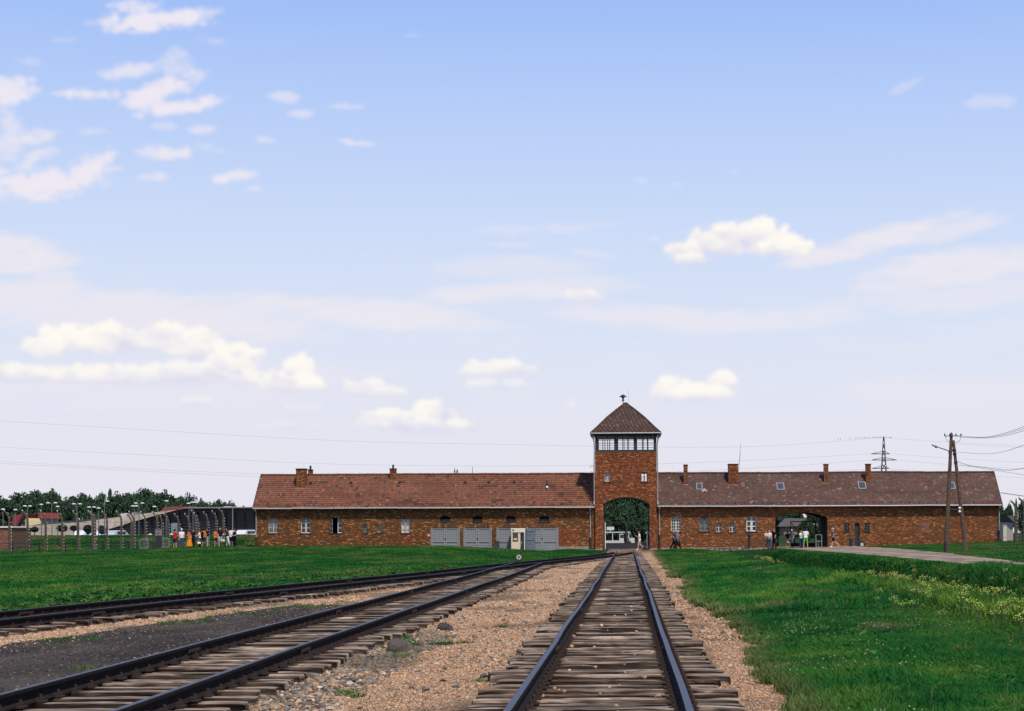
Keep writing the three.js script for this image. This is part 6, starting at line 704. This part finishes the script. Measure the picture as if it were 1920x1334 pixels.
  if (o.cap) new MB().add(solid([[hp(0, 0.19, -0.012), hp(0, 0.185, -0.01), 0.098 * S, 0.098 * S], [hp(0, 0.185, 0.07), hp(0, 0.178, 0.14), 0.05 * S, 0.03 * S]], 0, 0.016, 0.02, (x, y) => hp(0, 0.17, 0).y - y), null, o.cap).build('cap', M.cloth, t);
  new MB().add(solid(sc(feet), 0.008, 0.018, 0.02), null, o.shoe ?? [0.05, 0.045, 0.045]).build('shoes', M.cloth, t);
  if (o.pack) { const p = up(0, 1.2, -0.17); new MB().add(solid([[p.clone().add(V(0, 0.12, 0)), p.clone().add(V(0, -0.14, -0.02)), 0.11, 0.12]], 0.01, 0.03, 0.03), null, o.pack).build('backpack', M.cloth, t); }
  return t;
}
const blk = [0.012, 0.012, 0.014], wht = [0.7, 0.69, 0.68], nav = [0.02, 0.035, 0.085], jean = [0.05, 0.085, 0.15], org = [0.62, 0.2, 0.02], oran = [0.55, 0.16, 0.06], gry = [0.28, 0.29, 0.31], dh = [0.02, 0.014, 0.01], bh = [0.07, 0.04, 0.02], gh = [0.3, 0.28, 0.25];
const GA = 'visitors by the fence', GB = 'visitors at the road archway';
person('person in red shirt and navy shorts standing by the fence', 327.5, 1030, 171, { top: [0.62, 0.02, 0.02], bottom: nav, leg: 0.85, hair: dh, cap: blk, turn: 2.4, arms: [[0.5, 0.4, 0.2], [0.4, 0.5, 0.15]], group: GA, legs: [[0.02, 0, 0.05], [-0.04, 0, 0.06]] });
person('person in white cap, white shirt and jeans beside the red-shirted one', 340, 1030, 171.5, { top: wht, bottom: jean, cap: wht, hair: gh, turn: 0.3, group: GA, h: 1.72 });
person('person in orange top and long orange skirt', 354.6, 1030, 171, { fem: 1, top: oran, sleeve: 0.2, skirt: [0.84, 0.3, org], hair: bh, long: 1, turn: -1.9, arms: [[0.3, 0.3, 0.25], [0.3, 0.9, 0.1]], group: GA, h: 1.66 });
person('person in black with long dark hair right behind the orange skirt', 361.5, 1029, 172.5, { fem: 1, top: blk, bottom: blk, hair: dh, long: 1, turn: 0.6, arms: [[0, 0.1, 0.1], [-0.1, 0.1, 0.35]], group: GA, h: 1.64 });
person('shorter person in white shirt and black trousers holding something', 373.6, 1029, 172, { fem: 1, top: wht, bottom: blk, hair: dh, turn: -1.2, arms: [[0.6, 1.0, 0.15], [0.6, 0.9, 0.1]], group: GA, h: 1.56 });
person('person in bright orange shirt and dark shorts with a white shoulder strap', 381, 1029, 172.5, { top: org, bottom: [0.06, 0.04, 0.03], leg: 0.8, hair: dh, turn: 2.8, skin: 2, group: GA, h: 1.72, pack: blk });
person('person in black shirt and pale grey jeans', 388.5, 1030, 171.6, { top: blk, bottom: gry, hair: dh, turn: -1.5, arms: [[0.1, 0.4, 0.1], [0.2, 0.3, 0.1]], group: GA, h: 1.74 });
person('person in brown-orange top and short black skirt', 403.6, 1030, 171.2, { fem: 1, top: oran, sleeve: 0.3, skirt: [0.34, 0.17, blk], hair: bh, turn: -2.2, arms: [[0.3, 1.2, 0.2], [0.3, 0.8, 0.2]], group: GA, h: 1.64, skin: 2 });
person('person in black shirt and light grey shorts carrying a cream bag', 412.4, 1031, 170.6, { top: blk, bottom: [0.36, 0.38, 0.44], leg: 0.9, hair: bh, turn: 0.5, arms: [[0.1, 0.2, 0.1], [0.3, 0.8, 0.25]], group: GA, h: 1.76 });
person('person in dark shirt and white trousers reaching forward', 426.5, 1029, 172.6, { top: [0.05, 0.03, 0.03], bottom: wht, leg: 1.7, hair: dh, turn: -1.4, lean: 0.15, arms: [[0.7, 0.5, 0.1], [0.6, 0.6, 0.1]], group: GA, h: 1.78, legs: [[0.1, 0], [-0.2, 0.1]] });
person('person in white and black striped shirt and black shorts', 433, 1030, 171.4, { top: wht, bottom: blk, leg: 0.85, hair: dh, turn: 2.9, group: GA, h: 1.76 });
person('person all in black standing last, nearest the brick wing', 439.6, 1030, 171.2, { fem: 1, top: blk, bottom: blk, hair: bh, turn: -0.6, group: GA, h: 1.6, arms: [[0.3, 1.2, 0.15], [0.4, 1.0, 0.1]] });
person('person in navy shirt and black trousers walking below the barred white window', 1263.6, 1028.5, 173, { top: nav, bottom: blk, hair: gh, turn: 1.3, legs: [[0.3, 0.05], [-0.35, 0.25]], h: 1.72, group: 'walkers by the wall' });
person('person in blue denim jacket walking beside the navy-shirted one', 1270, 1028.5, 172.4, { fem: 1, top: [0.11, 0.17, 0.25], sleeve: 1.7, bottom: blk, hair: gh, turn: 1.3, legs: [[-0.3, 0.2], [0.35, 0.05]], h: 1.68, group: 'walkers by the wall' });
person('person in white shirt and white shorts striding across the rails at the tower gate', 1198.6, 1031, 170.5, { fem: 1, top: wht, bottom: [0.6, 0.55, 0.5], leg: 0.42, hair: bh, turn: -1.45, legs: [[-0.25, 0.65], [0.22, 0.05]], arms: [[0.3, 1.9, 0.2], [0.1, 0.3, 0.1]], shoe: wht, h: 1.7 });
person('dark figure standing beyond the iron gate of the tower', 1173.5, 1017, 196, { y: 0.31, top: blk, bottom: blk, hair: dh, turn: 3, h: 1.7, pack: blk });
person('person in pale pink top and olive trousers at the left jamb of the archway', 1436, 1029, 172.6, { fem: 1, top: [0.6, 0.4, 0.32], bottom: [0.12, 0.1, 0.07], hair: bh, turn: 0.9, arms: [[0.5, 1.0, 0.15], [0.4, 1.1, 0.1]], shoe: wht, group: GB, h: 1.64 });
person('person in white top and blue jeans beside the pale pink one', 1442.8, 1029, 172.4, { fem: 1, top: wht, bottom: jean, hair: [0.25, 0.13, 0.07], turn: -0.7, arms: [[0.4, 1.2, 0.2], [0.3, 0.9, 0.2]], group: GB, h: 1.7 });
person('tall person all in black leaning at the left jamb of the archway', 1451.8, 1029, 172.8, { top: blk, bottom: [0.02, 0.022, 0.03], hair: bh, turn: -1.0, arms: [[0.4, 1.4, 0.2], [0.1, 0.2, 0.1]], group: GB, h: 1.82, legs: [[0.08, 0], [-0.1, 0]] });
person('person in pale green vest and jeans before the archway', 1502.4, 1028.5, 173.2, { fem: 1, top: [0.5, 0.62, 0.45], bottom: jean, hair: dh, turn: 0.4, arms: [[0.5, 1.1, 0.15], [0.4, 1.1, 0.15]], group: GB, h: 1.62 });
person('person in white shirt and bright green shorts seen from behind', 1510.6, 1029, 172.6, { top: [0.72, 0.68, 0.72], bottom: [0.09, 0.42, 0.05], leg: 0.85, hair: dh, turn: 3.05, arms: [[0.2, 0.5, 0.35], [0.5, 0.8, 0.4]], group: GB, h: 1.78, legs: [[0.02, 0, 0.06], [-0.02, 0, 0.06]], shoe: [0.4, 0.16, 0.14] });
person('person in black top and tan skirt inside the archway', 1477, 1026.5, 176.5, { y: 0.3, fem: 1, top: blk, skirt: [0.42, 0.2, [0.5, 0.34, 0.2]], hair: dh, long: 1, turn: 0.2, group: GB, h: 1.6 });
person('person in white cap and blue dress far inside the archway', 1484.4, 1018, 190, { y: 0.31, top: [0.05, 0.09, 0.17], skirt: [0.4, 0.2, [0.05, 0.09, 0.17]], hair: gh, cap: wht, turn: 0.3, legs: [[0.2, 0, 0.06], [-0.2, 0.1, 0.06]], group: GB, h: 1.78 });
person('person in grey top and black shorts striding right of the archway', 1562, 1029, 172.4, { top: [0.14, 0.13, 0.13], bottom: blk, leg: 0.75, hair: gh, cap: [0.45, 0.4, 0.36], turn: -1.5, legs: [[-0.35, 0.7], [0.2, 0.05]], arms: [[0.4, 0.9, 0.1], [-0.1, 0.4, 0.1]], h: 1.72, group: GB, shoe: wht });

// ---------- small things ----------
{
  const bag = (label, px, py, d, s, c) => { const p = at3(px, py, d), m = new MB().add(solid([[V(-0.1, 0.05, 0), V(0.1, 0.05, 0), 0.06, 0.06], [V(-0.11, -0.02, 0), V(0.11, -0.02, 0), 0.07, 0.07], [V(-0.11, -0.1, 0), V(0.11, -0.1, 0), 0.08, 0.08]], 0, 0.02, 0.1), T(0, 0, 0, 0, 0, 0, s), c).tube([V(-0.12 * s, 0.1 * s, 0), V(-0.06 * s, 0.36 * s, 0.02), V(0.06 * s, 0.36 * s, 0.02), V(0.12 * s, 0.1 * s, 0)], 0.012, 5, 14, c); const o = lone('bag', m.geo(), M.cloth, label, 'bag'); o.position.copy(p); return o; };
  bag('cream shoulder bag carried by the person in grey shorts', 417, 1014, 170.45, 1.0, [0.5, 0.42, 0.3]); bag('black bag carried by the person in denim jacket', 1272, 1019, 172.2, 1.1, blk); bag('white tote held by the shorter person in white shirt', 372.5, 1018.5, 171.75, 0.8, wht);
  // switch stand with its round white signal disc
  { const d = 104, [x, y, z] = onGround(971, d), t = thing('switch_stand', 'black railway switch stand with round white signal disc and lever', 'switch stand', [x, y, z]); new MB().box(-0.22, 0.22, 0, 0.07, -0.14, 0.14).box(-0.13, 0.05, 0.07, 0.36, -0.09, 0.09).cyl(V(-0.1, 0.3, 0), V(-0.1, 0.52, 0), 0.07, 0.05, 8).cyl(V(-0.02, 0.1, 0), V(0.05, 0.4, 0), 0.035, 0.035, 6).build('stand', M.iron, t); new MB().cyl(V(0.08, 0.46, 0.02), V(0.08, 0.46, -0.05), 0.17, 0.17, 20).build('counterweight', M.iron, t); new MB().cyl(V(0.05, 0.47, 0.02), V(0.05, 0.47, 0.05), 0.145, 0.145, 20).build('signal_disc', std([0.6, 0.54, 0.46], 0.8, { map: at(grit, 4) }), t); new MB().box(0.01, 0.09, 0.43, 0.53, 0.05, 0.058).build('rust_mark', M.rust, t); new MB().cyl(V(0.1, 0.55, -0.02), V(0.24, 0.82, -0.02), 0.018, 0.014, 6).build('lever', M.iron, t); }
  { const d = 166, [x, y, z] = onGround(1131, d), t = thing('track_stop', 'small black iron derailer post left of the gate rails', 'rail stop', [x, y, z]); new MB().cyl(V(0, 0, 0), V(0, 0.42, 0), 0.05, 0.05, 7).box(-0.14, 0.14, 0.38, 0.46, -0.06, 0.06).build('post', M.iron, t); new MB().cyl(V(0.22, 0.1, 0.02), V(0.6, 0.4, 0.02), 0.045, 0.03, 6).box(0.15, 0.42, 0, 0.16, -0.12, 0.12).build('lever', M.iron, t); }
  { const d = 168, [x, y, z] = onGround(1211, d), t = thing('track_stop', 'black iron rail stop with rounded weight right of the gate rails', 'rail stop', [x, y, z]); new MB().box(-0.3, 0.25, 0, 0.22, -0.12, 0.12).add(new THREE.SphereGeometry(0.17, 10, 7), T(-0.1, 0.3, 0)).build('weight', M.iron, t); new MB().cyl(V(0.1, 0.15, 0), V(0.4, 0.62, 0), 0.035, 0.025, 6).build('lever', M.iron, t); }
  // ticket booth before the garage doors
  { const d = 173.6, [x, , z] = onGround(971, d), y = 0.3, t = thing('booth', 'small cream booth with open door in front of the grey garage doors', 'booth', [x, y, z]), c = std([0.62, 0.52, 0.38], 0.7), W = 0.63, H = 2.02; new MB().box(-W, -W + 0.06, 0, H, -1.0, 0).box(W - 0.06, W, 0, H, -1.0, 0).box(-W, W, 0, H, -1.05, -1.0).box(-W + 0.06, W - 0.06, 0, 0.06, -1, 0).build('walls', c, t); new MB().box(-W - 0.02, W + 0.02, H - 0.36, H + 0.04, -1.06, 0.03).build('roof_fascia', std([0.68, 0.6, 0.48], 0.7), t); new MB().box(-W + 0.06, W * 0.35, 0.06, 0.78, -0.06, -0.02).box(-W + 0.06, -W + 0.13, 0.78, H - 0.38, -0.06, -0.02).box(W * 0.02, W * 0.35, 0.78, H - 0.38, -0.06, -0.02).build('front_panel', std([0.66, 0.54, 0.38], 0.7), t); new MB().box(-W + 0.13, W * 0.02, 0.78, H - 0.38, -0.045, -0.04).build('window', M.glass, t); new MB().box(-W + 0.2, -W + 0.55, 0.95, 1.1, -0.3, -0.25).build('counter_paper', M.whitePaint, t); new MB().box(-W + 0.1, -W + 0.28, H - 0.2, H - 0.1, 0.03, 0.045).build('nameplate', M.iron, t); new MB().box(W * 0.35, W - 0.06, 0.06, H - 0.38, -0.5, -0.46).build('inner_door', std([0.22, 0.26, 0.3], 0.7), t); new MB().box(W - 0.01, W + 0.04, 0.04, H - 0.36, 0.03, 0.72).build('open_door', M.whitePaint, t); }
  { const [x, y, z] = onGround(930.8, 173.8), t = thing('utility_box', 'dark grey utility box between the second and third garage doors', 'box', [x, y, z]); new MB().box(-0.24, 0.24, -0.1, 0.66, -0.25, 0.15).build('cabinet', std([0.03, 0.035, 0.04], 0.7), t); new MB().box(-0.27, 0.27, 0.66, 0.7, -0.28, 0.18).build('lid', M.iron, t); }
  { const [x, , z] = onGround(1404.5, 173.5), t = thing('water_pump', 'black cast iron hand pump in front of the white arched window', 'pump', [x, 0.42, z]); new MB().box(-0.5, 0.6, -0.05, 0.04, -0.2, 0.2).cyl(V(0, 0, 0), V(0, 1.05, 0), 0.13, 0.11, 10).cyl(V(0, 1.05, 0), V(0, 1.12, 0), 0.15, 0.15, 10).cyl(V(0, 1.12, 0), V(0, 1.5, 0), 0.12, 0.1, 10).ball(V(0, 1.52, 0), 0.1).build('column', M.iron, t); new MB().tube([V(0.05, 1.4, 0.06), V(0.13, 1.2, 0.12), V(0.15, 0.75, 0.12)], 0.025, 6, 14).build('handle', M.iron, t); new MB().cyl(V(0, 0.95, 0.08), V(0, 0.9, 0.3), 0.04, 0.035, 7).build('spout', M.iron, t); }
  { const [x, , z] = onGround(1596, 173.2), t = thing('litter_bin', 'dark ribbed litter bin left of the narrow door', 'litter bin', [x, 0.42, z]), m = new MB(); for (let i = 0; i < 14; i++) { const a = i / 14 * 6.283; m.box(-0.02 + Math.cos(a) * 0.16, 0.02 + Math.cos(a) * 0.16, 0.08, 0.86, Math.sin(a) * 0.16 - 0.02, Math.sin(a) * 0.16 + 0.02); } m.build('slats', M.darkPaint, t); new MB().cyl(V(0, 0.05, 0), V(0, 0.8, 0), 0.13, 0.13, 10).build('liner', M.iron, t); new MB().cyl(V(0, 0.95, 0), V(0, 1.06, 0), 0.2, 0.17, 12).cyl(V(-0.14, 0.8, 0), V(-0.14, 0.96, 0), 0.015, 0.015, 5).cyl(V(0.14, 0.8, 0), V(0.14, 0.96, 0), 0.015, 0.015, 5).build('hood', M.darkPaint, t); }
  { const [x, , z] = onGround(1612, 173.4), t = thing('hand_cart', 'black two-wheeled hand cart with white wheel hub standing by the narrow door', 'cart', [x, 0.42, z]); new MB().box(-0.22, 0.12, 0.12, 0.62, -0.3, 0.1).box(-0.2, -0.1, 0.5, 1.75, -0.28, -0.2).tube([V(-0.15, 1.7, -0.24), V(-0.12, 1.1, -0.2), V(0.05, 0.7, -0.1)], 0.05, 6, 14).build('body', M.iron, t); for (const z0 of [0.14, -0.4]) { const w = part('wheel', t, [0.2, 0.27, z0]); new MB().add(new THREE.TorusGeometry(0.2, 0.075, 9, 20)).build('tyre', M.iron, w); new MB().cyl(V(0, 0, -0.05), V(0, 0, 0.05), 0.14, 0.14, 16).build('rim', M.whitePaint, w); new MB().cyl(V(0, 0, 0.05), V(0, 0, 0.07), 0.05, 0.05, 10).build('hub', M.iron, w); } }
  { const a = at3(1540, 1027, 173), t = thing('sign_frame', 'grey steel stand with two empty frames at the right jamb of the archway', 'stand', [a.x, 0.33, a.z - 2.2]), m = new MB(); m.box(-0.3, -0.24, 0, 1.3, -0.03, 0.03).box(0.24, 0.3, 0, 1.3, -0.03, 0.03); for (const y of [0.12, 0.66, 1.26]) m.box(-0.24, 0.24, y, y + 0.05, -0.03, 0.03); m.build('frame', M.steel, t); new MB().box(0.1, 0.5, 0, 0.16, -0.2, 0.3).build('foot_block', M.concrete, t); }
  // the stone end of the ditch
  { const t = thing('stone_headwall', 'heap of rough field stones closing the end of the ditch', 'stone wall'), R = rng(55), m = new MB(), gs = [1, 2, 3].map((s) => pebbles[s - 1]); for (let i = 0; i < 260; i++) { const u = R(), x = 6.6 + 5.6 * u, top = 0.36, y = top - (0.05 + 1.0 * R() * Math.sin(Math.PI * clamp(u * 1.05))), z = -(167.6 + 1.4 * (y + 0.7)), r = 0.09 + 0.12 * R(), k = 0.5 + 0.9 * R(); m.add(gs[i % 3], T(x, y, z, R() * 3, R() * 3, R() * 3, r), [0.16 * k, 0.145 * k, 0.115 * k]); } m.build('stones', vcol(0.95), t).userData.kind = 'stuff'; new MB().box(7.0, 9.4, 0.28, 0.44, -170.4, -169.2).build('slab', M.concrete, t); new MB().box(9.6, 12.4, 0.3, 0.42, -170.6, -169.6).build('slab', M.concrete, t); }
  // information stand, barriers, parasols, vehicles on the left
  { const [x, y, z] = onGround(293, 172), t = thing('information_stand', 'black information stand with pale panels and square base, left of the red-shirted person', 'stand', [x, y, z]); new MB().box(-0.36, 0.36, 0, 0.66, -0.36, 0.36).build('base', M.iron, t); new MB().box(-0.1, 0.45, 0.66, 1.3, -0.1, 0).build('column', M.iron, t); for (const [a, b] of [[-0.12, 0.12], [0.22, 0.48]]) new MB().box(a, b, 1.25, 1.85, -0.02, 0.02).build('panel', std([0.16, 0.16, 0.17], 0.6), t); }
  for (const [px, d, l] of [[269.5, 172, 'pale metal crowd barrier left of the black information stand'], [308, 175, 'pale metal crowd barrier between information stand and red-shirted person']]) { const [x, y, z] = onGround(px, d), t = thing('crowd_barrier', l, 'barrier', [x, y, z], 0.2, 'crowd barriers'), m = new MB(); m.tube([V(-0.38, 0, 0), V(-0.38, 0.85, 0), V(-0.33, 0.95, 0), V(0.33, 0.95, 0), V(0.38, 0.85, 0), V(0.38, 0, 0)], 0.025, 6, 30); m.build('frame', M.steel, t); const b = new MB(); for (let i = 0; i < 9; i++) b.cyl(V(-0.32 + i * 0.08, 0.15, 0), V(-0.32 + i * 0.08, 0.93, 0), 0.008, 0.008, 4); b.cyl(V(-0.38, 0.15, 0), V(0.38, 0.15, 0), 0.02, 0.02, 5); b.build('bars', M.steel, t); }
  for (const [px, l] of [[281.5, 'white pyramid market tent in front of the dark building, left one'], [321, 'white pyramid market tent in front of the dark building, right one']]) { const d = 226, [x, y, z] = onGround(px, d), t = thing('market_tent', l, 'tent', [x, y, z], 0.2, 'white tents'), s = 0.55; const c = new MB(); const e = [[-s, -s], [s, -s], [s, s], [-s, s]]; for (let k = 0; k < 4; k++) { const [a, b] = e[k], [p, q] = e[(k + 1) % 4]; c.quad(V(a, 0.5, b), V(p, 0.5, q), V(p, 0.7, q), V(a, 0.7, b)); c.tri(V(a, 0.7, b), V(p, 0.7, q), V(0, 1.05, 0)); } c.build('canopy', M.whitePaint, t); for (const [a, b] of e) new MB().cyl(V(a * 0.95, 0, b * 0.95), V(a * 0.95, 0.5, b * 0.95), 0.025, 0.025, 5).build('leg', M.steel, t); }
  function car(label, px, d, turn, col, group, y) { const [x, gy, z] = onGround(px, d), t = thing('parked_car', label, 'car', [x, y ?? gy, z], turn, group), pr = (P, w, dy = 0) => { const g = new THREE.ExtrudeGeometry(new THREE.Shape(P.map((p) => new THREE.Vector2(...p))), { depth: w, bevelEnabled: true, bevelSize: 0.06, bevelThickness: 0.06, bevelSegments: 2 }); g.translate(0, 0, -w / 2); return new MB().add(g); }; pr([[-2.1, 0.3], [-2.15, 0.7], [-1.5, 0.85], [1.4, 0.9], [2.1, 0.75], [2.1, 0.3]], 1.55).build('body', std(col, 0.35), t); pr([[-1.4, 0.88], [-0.7, 1.36], [0.9, 1.38], [1.6, 0.92]], 1.3).build('cabin', std(col, 0.35), t); new MB().box(-0.62, 0.1, 0.96, 1.28, 0.71, 0.73).box(0.16, 0.95, 0.96, 1.28, 0.71, 0.73).box(-0.62, 0.1, 0.96, 1.28, -0.73, -0.71).box(0.16, 0.95, 0.96, 1.28, -0.73, -0.71).build('windows', std([0.02, 0.025, 0.03], 0.1), t); for (const a of [-1.3, 1.35]) for (const b of [-0.76, 0.76]) { const w = part('wheel', t, [a, 0.32, b]); new MB().cyl(V(0, 0, -0.1), V(0, 0, 0.1), 0.32, 0.32, 16).build('tyre', M.iron, w); new MB().cyl(V(0, 0, -0.11), V(0, 0, 0.11), 0.18, 0.18, 12).build('rim', M.steel, w); } return t; }
  car('white parked car before the cream wall, left of three', 157, 229, 1.25, [0.7, 0.7, 0.7], 'parked cars at left'); car('white parked car before the cream wall, middle of three', 188, 229, 1.35, [0.7, 0.7, 0.7], 'parked cars at left'); car('silver parked car before the dark front, right of three', 217, 229, 1.2, [0.45, 0.46, 0.48], 'parked cars at left'); car('white parked car in front of the dark building beside the brick wing', 460, 229, 1.15, [0.6, 0.6, 0.6]);
  // white truck with a raised roof behind the gate
  { const d = 208, x = at3(1158, 1000, d).x, t = thing('delivery_truck', 'white flatbed truck with canopy roof parked beyond the tower gate', 'truck', [x, 0.32, -d]), wh = std([0.55, 0.55, 0.53], 0.5); new MB().box(-1.6, 1.4, 1.58, 1.7, -0.9, 0.9).build('canopy', wh, t); for (const [a, b] of [[-1.5, 0.85], [-0.6, 0.85], [0.4, 0.85], [1.2, 0.85]]) new MB().box(a, a + 0.09, 0.6, 1.55, b - 0.1, b).build('canopy_post', wh, t); new MB().box(-1.6, 0.55, 0.45, 0.72, -0.9, 0.9).box(0.75, 1.9, 0.45, 1.0, -0.85, 0.85).box(0.2, 0.75, 0.45, 1.45, -0.85, 0.86).build('body', wh, t); new MB().box(0.28, 0.7, 1.0, 1.36, 0.861, 0.87).build('window', std([0.02, 0.03, 0.035], 0.1), t); for (const a of [-1.1, 1.2]) for (const b of [-0.75, 0.75]) { const w = part('wheel', t, [a, 0.36, b]); new MB().cyl(V(0, 0, -0.12), V(0, 0, 0.12), 0.34, 0.34, 16).build('tyre', M.iron, w); } new MB().box(-1.2, -0.4, 1.9, 2.25, -0.3, 0.3).box(-0.9, -0.7, 1.72, 1.9, -0.1, 0.1).build('roof_box', wh, t); }
}
renderer.render(scene, camera);
